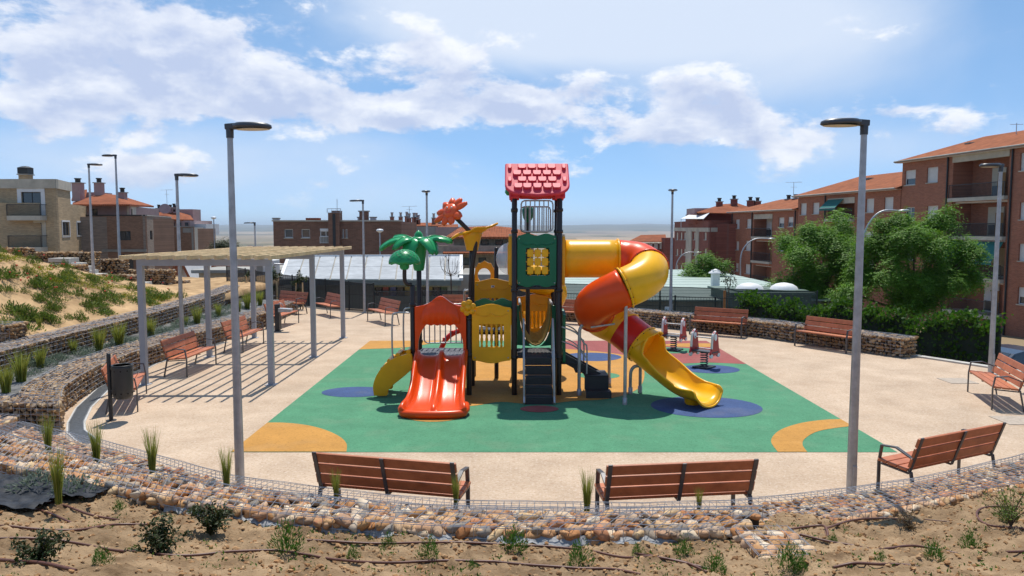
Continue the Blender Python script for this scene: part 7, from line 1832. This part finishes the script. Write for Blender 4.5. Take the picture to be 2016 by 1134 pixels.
# ---- vine-covered fence at right
HA, HB = Vector((8.5, 28.2, 0)), Vector((13.3, 20.6, 0)); hd = (HB - HA); t = thing('vine_hedge', 'dense vine hedge over the netting below the big trees', 'hedge', (HA + HB) / 2 + Vector((0, 0, -2.4)))
C = []; n = 21000; u = nrg.random(n); w = nrg.normal(size=n) * .10; dirn = np.array(hd); perp = np.array(Vector((hd.y, -hd.x, 0)).normalized())
toph = lambda q: .92 + .24 * np.sin(q * 23) * np.sin(q * 9 + 1) + .12 * np.sin(q * 57) + .06 * np.sin(q * 131) + .1 * q
h = nrg.random(n) ** .8; top = toph(u); z = -2.0 + (top + 2.0) * h; bul = .08 + .24 * np.exp(-((z - top) / .25) ** 2)
p = np.array(HA) + u[:, None] * dirn + perp * (nrg.normal(size=n) * bul)[:, None]; p[:, 2] = z + nrg.normal(size=n) * .05
d = nrg.normal(size=(n, 3)) * .6 - np.array([0, 0, .6]); nn = -perp * np.sign(1) * 1.0 + nrg.normal(size=(n, 3)) * .5 + np.array([0, 0, .5]); s = .11 * (.6 + .8 * nrg.random(n))
keep = (z > top - .42) | (nrg.random(n) < .22 + .25 * (np.sin(u * 31) > .3))
V, F = quads(p[keep], d[keep], nn[keep], s[keep], s[keep] * .8); oo = np.array(t.location); link('foliage', np_mesh('foliage', V - oo, F), m_leafH, t)
m = MB(); k = 40
for i in range(k): a = HA + hd * (i / k); b_ = HA + hd * ((i + 1) / k); za, zb_ = (float(toph(np.array(i / k))), float(toph(np.array((i + 1) / k)))); m.add([a + Vector((0, 0, -2.4)), b_ + Vector((0, 0, -2.4)), b_ + Vector((0, 0, zb_ - .28)), a + Vector((0, 0, za - .28))], [(0, 1, 2, 3)])
m.build('netting', M('dark_green_net', (.016, .026, .014), .9, .3, 3), t, fix=False, solid=.05)
for i in range(9): a = HA + hd * (i / 8); MB().tube([a + Vector((0, 0, -2.4)), a + Vector((0, 0, .6))], .04, 6).build('fence_post', m_fgreen, t)
# second low hedge behind the bar fence
HA2, HB2 = Vector((P(1105, 600, 29.9).x, 29.9, 0)), Vector((8.7, 28.5, 0)); hd2 = HB2 - HA2
t = thing('shrub_row', 'dark shrubs growing behind the bar fence and far gabion', 'shrub', (HA2 + HB2) / 2 + Vector((0, 0, -.6))); n = 5200; u = nrg.random(n); cl = np.clip(.15 + .55 * np.sin(u * 17 + 1) ** 2 * (.4 + .6 * u), 0, 1); z = -.6 + nrg.random(n) * (cl * 1.25 + .25); p = np.array(HA2) + u[:, None] * np.array(hd2) + nrg.normal(size=(n, 3)) * np.array([.12, .3, 0]); p[:, 2] = z
V, F = quads(p, nrg.normal(size=(n, 3)), nrg.normal(size=(n, 3)) + np.array([0, -.5, .8]), .11 * (.6 + .8 * nrg.random(n)), .07 * (.6 + .8 * nrg.random(n))); link('foliage', np_mesh('foliage', V - np.array(t.location), F), m_leafD, t)
# ---- grass tufts
def tuft_mesh(seed, n, h, spread, curve=.5, wd=.006):
    r = np.random.default_rng(seed); a = r.random(n) * 6.283; ln = h * (.55 + .5 * r.random(n)); lean = spread * (.15 + r.random(n)); rb = r.random(n) * spread * .22
    V = []; F = []; seg = 5
    dx, dy = np.cos(a), np.sin(a); tw = r.random(n) * 6.28; sx, sy = np.cos(tw), np.sin(tw); drp = curve * r.random(n)
    for k in range(seg + 1):
        t = k / seg; rad = rb + lean * ln * (t ** 1.7) * 1.1; z = ln * t * (1 - .35 * drp * t * t); w = wd * (1 - .8 * t)
        V.append(np.stack([dx * rad + sx * w, dy * rad + sy * w, z], 1)); V.append(np.stack([dx * rad - sx * w, dy * rad - sy * w, z], 1))
    V = np.stack(V, 1).reshape(-1, 3); o = (np.arange(n) * (2 * (seg + 1)))[:, None]
    F = np.concatenate([o + np.array([[2 * k, 2 * k + 1, 2 * k + 3, 2 * k + 2]]) for k in range(seg)]); return np_mesh('blades', V, F)
TUFT = [tuft_mesh(i, 190, .5, .28) for i in range(5)]; TALL = [tuft_mesh(20 + i, 150, .62, .15, .3, .0045) for i in range(4)]
for m_ in TUFT + TALL: m_.materials.append(m_grass)
def plant(name, label, cat, me, loc, s=1., group=None, sz=None):
    t = thing(name, label, cat, loc, random.uniform(0, 6.28), group); t.scale = (s, s, sz or s); link('foliage', me, None, t); return t
for k, (px, py, z, s) in enumerate(((95, 886, .5, 1.0), (190, 910, .5, 1.1), (300, 932, .5, 1.15), (446, 957, .5, .95), (662, 982, .45, .75), (897, 992, .45, .75), (1155, 1003, .45, .95), (1376, 1001, .45, .55))):
    p = G(px, py, z); plant('grass_tuft', f'{ORD[k]} slender feather grass tuft from the left along the front cobble baskets', 'grass tuft', TALL[k % 4], p - Vector((0, 0, .06)), s * .92, 'feather grass along the front baskets')
p = G(115, 992, .85); plant('grass_tuft', 'tall thin grass tuft on the black sheet at lower left', 'grass tuft', TALL[1], p, .95)
for k, (px, py, s) in enumerate(((12, 770, 1), (42, 750, 1.2), (80, 722, .9), (145, 695, .7), (195, 690, 1.1), (235, 682, 1.2), (297, 662, 1.1), (388, 637, 1.15), (430, 622, .9), (365, 640, .6), (470, 612, .9), (487, 607, 1.2), (500, 604, 1.2), (512, 600, 1.1))):
    p = G(px, py, .45); plant('grass_tuft', f'{ORD[k]} feathery grass clump from the left on the planted terrace', 'grass tuft', TUFT[k % 5], p - Vector((0, 0, .03)), s * 1.2, 'grass clumps on the planted terrace')
for k, (px, py, s) in enumerate(((10, 665, 1.0), (78, 645, .6))):
    p = G(px, py, .95); plant('grass_tuft', ('grass clump by the stone stub at the left edge', 'thin grass clump at the foot of the sandy hillside')[k], 'grass tuft', TUFT[k], p, s)
# ---- low clumps
def clump_mesh(seed, n, r, h, leaf, asp=.35, spiky=False):
    g = np.random.default_rng(seed); a = g.random(n) * 6.283; q = g.random(n) ** .6; rad = r * q; z = h * (1 - q ** 2 * .8) * g.random(n) ** .6
    p = np.stack([np.cos(a) * rad, np.sin(a) * rad, z], 1); p *= (1 + .3 * np.sin(3 * a + seed))[:, None] * np.array([1, 1, .6]) + np.array([0, 0, .4])
    d = np.stack([np.cos(a) * q, np.sin(a) * q, .4 + (1.4 if spiky else .3) * g.random(n)], 1) + g.normal(size=(n, 3)) * .3; nn = g.normal(size=(n, 3)) * .6 + np.array([0, 0, 1.]); s = leaf * (.6 + .8 * g.random(n)); V, F = quads(p, d, nn, s, s * asp); return np_mesh('leaves', V, F)
WEED = [clump_mesh(40 + i, 420, .30, .30, .075, .3, True) for i in range(5)]; SILV = [clump_mesh(60 + i, 260, .22, .16, .05, .35) for i in range(3)]; YEL = [clump_mesh(70 + i, 300, .34, .22, .06, .4) for i in range(3)]
for m_ in WEED: m_.materials.append(m_leafW)
for m_ in SILV: m_.materials.append(m_leafS)
for m_ in YEL: m_.materials.append(m_leafY)
def hill_hit(px, py):
    d = ray(px, py); o = Vector((0, 0, CAM_Z)); t = 14.
    while t < 60:
        p = o + d * t
        if p.x < -11.7 and p.z < hill_z(p.x, p.y): return Vector((p.x, p.y, hill_z(p.x, p.y)))
        t += .06
    return None
rr = random.Random(12); nW = 0
for k in range(760):
    px = rr.uniform(-20, 400); py = rr.uniform(494, 660); lim = 491 + px * .245
    if py < lim + 3: continue
    if py > 662 - px * .19: continue
    p = hill_hit(px, py)
    if p is None or p.x < -30: continue
    near = (py - lim) / 90
    if rr.random() < .38 + .36 * min(1, near): continue
    side = 'at the left edge' if px < 60 else 'below the hill steps' if px < 170 else 'in the middle' if px < 270 else 'at the pergola end'
    row = 'high' if near < .45 else 'midway' if near < .9 else 'low'
    if near < .5 and rr.random() < .6: sY = rr.uniform(.6, 1.3); plant('yellow_weed', f'{"small" if sY < .85 else "medium" if sY < 1.1 else "broad"} yellow-green weed patch {row} on the hillside {side}', 'plant', rr.choice(YEL), p - Vector((0, 0, .04)), sY, 'yellow weeds near the hilltop', rr.uniform(.5, .9))
    else:
        sW = rr.choice((.45, .6, .7, .85, 1.0, 1.4)); plant('weed_clump', f'{"tiny" if sW < .5 else "small" if sW < .75 else "medium" if sW < .9 else "large" if sW < 1.2 else "very large"} green weed clump {row} on the sandy hillside {side}', 'plant', rr.choice(WEED), p - Vector((0, 0, .04)), sW, 'green weeds on the hillside', rr.uniform(.5, 1.2))
# poppies: tiny, scattered, uncountable at this distance
mb = MB()
for k in range(45):
    p = hill_hit(rr.uniform(20, 340), rr.uniform(505, 590))
    if p: mb.lathe([(.001, .22), (.026, .24), (.032, .26), (.016, .27)], p + Vector((0, 0, rr.uniform(0, .08))), 6)
o = mb.build('poppy_flowers', m_petal); o['kind'] = 'stuff'; o['label'] = 'tiny red poppies sprinkled over the hillside weeds'
for k in range(64):
    y = rr.uniform(13.8, 29); x = -10.05 - rr.uniform(0, .7) - .3 * (y > 15) * 0
    sS = rr.uniform(.6, 1.3); plant('silver_plant', f'{"tiny" if sS < .8 else "small" if sS < 1.05 else "wide"} silvery cushion plant on the grey terrace {"by the litter bin" if y < 17 else "before the pergola" if y < 20.4 else "behind the pergola benches" if y < 24 else "at its far end"}{", against the upper wall" if x < -10.45 else ""}', 'plant', rr.choice(SILV), (x, y, .42), sS, 'silvery plants on the terrace')
p = G(70, 955, .8); plant('silver_plant', 'silvery bush beside the tall grass on the black sheet', 'plant', SILV[0], p, 1.0); p = G(140, 965, .8); plant('silver_plant', 'silvery bush at the right end of the black sheet', 'plant', SILV[1], p, 1.0)
# ---- foreground shrubs and weeds
def shrub(label, px, py, h, w, n=520, mat=m_leafD, leaf=.034):
    p = soil_hit(px, py); b = Vector((p.x, p.y, soil_z(p.x, p.y) - .02)); t = thing('dark_shrub', label, 'shrub', b); r = random.Random(px); mb = MB(); g = np.random.default_rng(px); Cs = []; Ds = []
    for k in range(17):
        a = r.uniform(0, 6.28); l = r.uniform(.25, 1.0); e = Vector((math.cos(a) * w * l * .6, math.sin(a) * w * l * .6, h * r.uniform(.5, 1.0) * (1.1 - .4 * l))); pts = bez([(0, 0, 0), (e.x * .3, e.y * .3, e.z * .5), e], 5); mb.tube(pts, [.005 * (1 - .06 * i) for i in range(len(pts))], 4)
        for i in range(n // 17):
            q = pts[min(len(pts) - 1, int(len(pts) * (.25 + .8 * r.random() ** .7)))]; Cs.append((q.x + r.gauss(0, .022), q.y + r.gauss(0, .022), q.z + r.gauss(0, .02))); Ds.append((r.gauss(0, .7), r.gauss(0, .7), r.uniform(-.2, 1)))
    link('stems', mb.mesh('stems'), m_bark, t); n_ = len(Cs); V, F = quads(np.array(Cs), np.array(Ds), g.normal(size=(n_, 3)) * .5 + np.array([0, 0, 1.]), leaf * (.6 + .8 * g.random(n_)), leaf * .45 * (.7 + .6 * g.random(n_))); link('foliage', np_mesh('foliage', V, F), mat, t)
shrub('leftmost dark glossy shrub on the bare earth', 72, 1108, .28, .34, 1000, leaf=.038); shrub('middle dark glossy shrub beside the drip hoses', 320, 1090, .33, .38, 1200, leaf=.038); shrub('dark shrub against the cobble basket, right of its neighbour', 415, 1055, .30, .36, 1100, leaf=.038)
shrub('half-hidden leafy shrub at the right edge on the bank', 1990, 1040, .42, .5, 420, m_leafW)
shrub('dry brown shrub below the shadow of the right lamp', 1790, 1045, .2, .28, 200, MLeaf('dry_leaves', (.14, .10, .045), ['#ffffff', '#c0a080']))
ROSE = [clump_mesh(90 + i, 520, .10, .22, .034, .2, True) for i in range(4)]
m_rose = MLeaf('rosemary_leaves', (.10, .19, .035), ['#ffffff', '#b8d890', '#d8f0b0', '#98b878'])
for m_ in ROSE: m_.materials.append(m_rose)
for k, (px, py, s, lab) in enumerate(((565, 1090, 1.3, 'bright green rosemary-like plant below the first front bench'), (845, 1108, .9, 'small upright green weed left of the middle at the bottom'), (1012, 1085, 1.1, 'bushy green weed below the gap between the front benches'), (1140, 1118, 1.0, 'green weed at the bottom, right of the middle'), (765, 1075, .7, 'low green weed at the foot of the basket'), (695, 1098, .6, 'small flat green weed between two hoses'),
                                   (1345, 1095, .8, 'leafy green weed left of the protruding basket'), (1555, 1125, 1.0, 'green weed under the protruding basket corner'), (1910, 1078, .9, 'green weed at lower right beside the hose'), (1838, 1112, .8, 'green weed near the bottom right'), (1640, 1062, .5, 'tiny green weed beside the looping hose'), (1410, 1128, .9, 'green weed at the bottom edge left of the basket'), (1575, 1128, .7, 'second green weed under the basket corner'),
                                   (235, 1010, .6, 'tiny green weed above the middle hose at left'), (1255, 1095, .6, 'small bluish weed beside the long hose'), (1980, 1030, 1.0, 'weeds at the right edge of the bank'), (800, 1050, .5, 'tiny weed touching the cobbles'), (200, 1125, .7, 'green weed at the bottom left'), (500, 945, .01, ''), (930, 1124, .4, 'very small weed at the bottom centre'), (1735, 1100, .4, 'very small weed right of the protruding basket'))):
    if not lab: continue
    p = soil_hit(px, py); plant('green_weed', lab, 'plant', ROSE[k % 4], (p.x, p.y, soil_z(p.x, p.y) - .01), s, 'weeds on the foreground bank')
# thin scattered seedlings
Cs = []; 
for k in range(2200):
    x = rr.uniform(-6, 7); yn = ynear(x); y = yn - .05 - rr.random() ** 1.2 * (yn - 3.4)
    if fbm2(x, y, 1.1, 2, 4.) < .05: continue
    for q in range(4): Cs.append((x + rr.gauss(0, .02), y + rr.gauss(0, .02), soil_z(x, y) + .012))
Cs = np.array(Cs); n = len(Cs); V, F = quads(Cs, nrg.normal(size=(n, 3)) * .5 + np.array([0, 0, .8]), nrg.normal(size=(n, 3)), .03 * (.5 + nrg.random(n)), .01 * (.6 + nrg.random(n))); o = link('grass_seedlings', np_mesh('grass_seedlings', V, F), m_rose); o['kind'] = 'stuff'; o['label'] = 'sparse tiny green seedlings on the bare earth'
# dry straw litter
n = 5200; x = nrg.random(n) * 13 - 6; yn = np.array([ynear(v) for v in x]); y = yn - .03 - nrg.random(n) ** 1.2 * (yn - 3.4); z = np.array([soil_z(a, b) for a, b in zip(x, y)]) + .006; V, F = quads(np.stack([x, y, z], 1), np.concatenate([nrg.normal(size=(n, 2)), nrg.normal(size=(n, 1)) * .15], 1), np.tile([[0, 0, 1.]], (n, 1)) + nrg.normal(size=(n, 3)) * .3, .05 * (.3 + nrg.random(n)), .005 * (.6 + nrg.random(n))); o = link('straw_litter', np_mesh('straw_litter', V, F), M('straw', (.42, .33, .19), .9, .2, 5, island=True, ramp=['#ffffff', '#a08060', '#d8c0a0'])); o['kind'] = 'stuff'; o['label'] = 'bits of dry straw on the bare earth'
# ---- street, parked car, yield sign on the lower level
m_asph = M('asphalt', (.055, .055, .058), .9, .15, 3, bump=.3, bsc=80)
mb = MB(); mb.add([(12.5, 15, -2.02), (40, 12, -2.02), (38, 30, -2.05), (14.5, 28, -2.05), (33.6, 64, -5.9), (24, 66, -5.9), (26, 100, -8.0), (18, 100, -8.0)], [(0, 1, 2, 3), (3, 2, 4, 5), (5, 4, 6, 7)]); struct(mb.build('street', m_asph))
t = thing('parked_car', 'dark blue car parked below the square at the right edge', 'car', (16.75, 25.6, -2.02), R(14)); WORLD_COORDS[0] = False
m_car = M('dark_blue_paint', (.02, .03, .05), .3, .05, 2, coat=.6); prof = [(-2.1, .25), (-2.12, .62), (-1.95, .84), (-1.1, .95), (-.45, 1.38), (.0, 1.46), (.9, 1.44), (1.55, 1.12), (2.0, 1.05), (2.12, .8), (2.12, .3), (1.75, .25), (1.6, .5), (1.3, .58), (1.0, .5), (.85, .25), (-.9, .25), (-1.05, .5), (-1.35, .58), (-1.65, .5), (-1.8, .25)]
m = MB(); vs = []; 
for y, k in ((-.88, .0), (-.86, 1), (.86, 1), (.88, 0)):
    for x, z in prof: vs.append((x, y * (1 - .16 * max(0, (z - .9) / .55)), z))
n = len(prof); m.add(vs, [(i * n + j, i * n + (j + 1) % n, (i + 1) * n + (j + 1) % n, (i + 1) * n + j) for i in range(3) for j in range(n)]); tr2 = tessellate_polygon([[Vector((a, b, 0)) for a, b in prof]]); m.add(vs[:n], [tuple(q) for q in tr2]); m.add(vs[-n:], [tuple(q)[::-1] for q in tr2]); m.build('body', m_car, t, bevel=.03)
for s in (-1, 1):
    for pts in ([(-.98, .98), (-.42, 1.34), (-.05, 1.40), (-.05, .98)], [(.03, .98), (.03, 1.40), (.85, 1.39), (1.4, 1.12), (1.35, .98)]):
        m = MB(); m.add([(a, s * (.885 * (1 - .16 * max(0, (b - .9) / .55)) + .006), b) for a, b in pts], [tuple(range(len(pts)))]); m.build('side_window', m_glass, t, fix=False)
    for x in (-1.35, 1.3):
        w = MB().lathe([(.31, -.1), (.33, -.06), (.33, .06), (.31, .1)], (x, s * .80, .33), 20, mat=Matrix.Rotation(R(90), 3, 'X')).build('wheel', m_black, t); MB().lathe([(.2, -.115), (.2, .115)], (x, s * .80, .33), 14, mat=Matrix.Rotation(R(90), 3, 'X')).build('rim', m_galv, w)
    MB().box((-2.06, s * .62, .72), (.1, .36, .14)).build('headlight', pW, t, bevel=.03); MB().box((2.08, s * .66, .86), (.1, .3, .14)).build('tail_light', pR, t, bevel=.03); MB().box((-.85, s * 1.0, 1.02), (.14, .2, .12)).build('mirror', m_car, t, bevel=.03)
m = MB(); m.add([(-1.08, -.72, .975), (-1.08, .72, .975), (-.47, .64, 1.375), (-.47, -.64, 1.375)], [(0, 1, 2, 3)]); m.build('windscreen', m_glass, t, fix=False, solid=.01); m = MB(); m.add([(.98, -.62, 1.43), (.98, .62, 1.43), (1.58, .7, 1.125), (1.58, -.7, 1.125)], [(0, 1, 2, 3)]); m.build('rear_window', m_glass, t, fix=False, solid=.01)
WORLD_COORDS[0] = True
p = P(331, 546, 52); t = thing('yield_sign', 'triangular yield sign seen under the pergola beam at left', 'road sign', (p.x, 52, -2)); tri = lambda s: [(p.x - .5 * s, p.z + .29 * s), (p.x + .5 * s, p.z + .29 * s), (p.x, p.z - .58 * s)][::-1]
MB().plate(tri(1.0), (), .03, lambda u, v, w: Vector((u, 52 + w, v))).build('sign_face', pR, t); MB().plate(tri(.66), (), .01, lambda u, v, w: Vector((u, 51.988 + w, v))).build('sign_centre', pW, t); MB().tube([(p.x, 52.06, -2), (p.x, 52.06, p.z + .3)], .035, 6).build('sign_post', m_galv, t)
# ---- thin haze over the whole place
hz = MB().box((0, 0, 0), (2, 2, 2)).build('haze', None); hz.location = (0, 0, -20); hz.scale = (26000, 26000, 190); hz['kind'] = 'stuff'; hz['label'] = 'thin blue summer haze over the plain'
mv = bpy.data.materials.new('haze'); mv.use_nodes = True; N = mv.node_tree.nodes; N.clear(); o_ = N.new('ShaderNodeOutputMaterial'); pv = N.new('ShaderNodeVolumePrincipled'); pv.inputs['Color'].default_value = (.74, .87, 1, 1); pv.inputs['Density'].default_value = .00008; pv.inputs['Anisotropy'].default_value = 0.0
mv.node_tree.links.new(pv.outputs[0], o_.inputs['Volume']); hz.data.materials.append(mv)
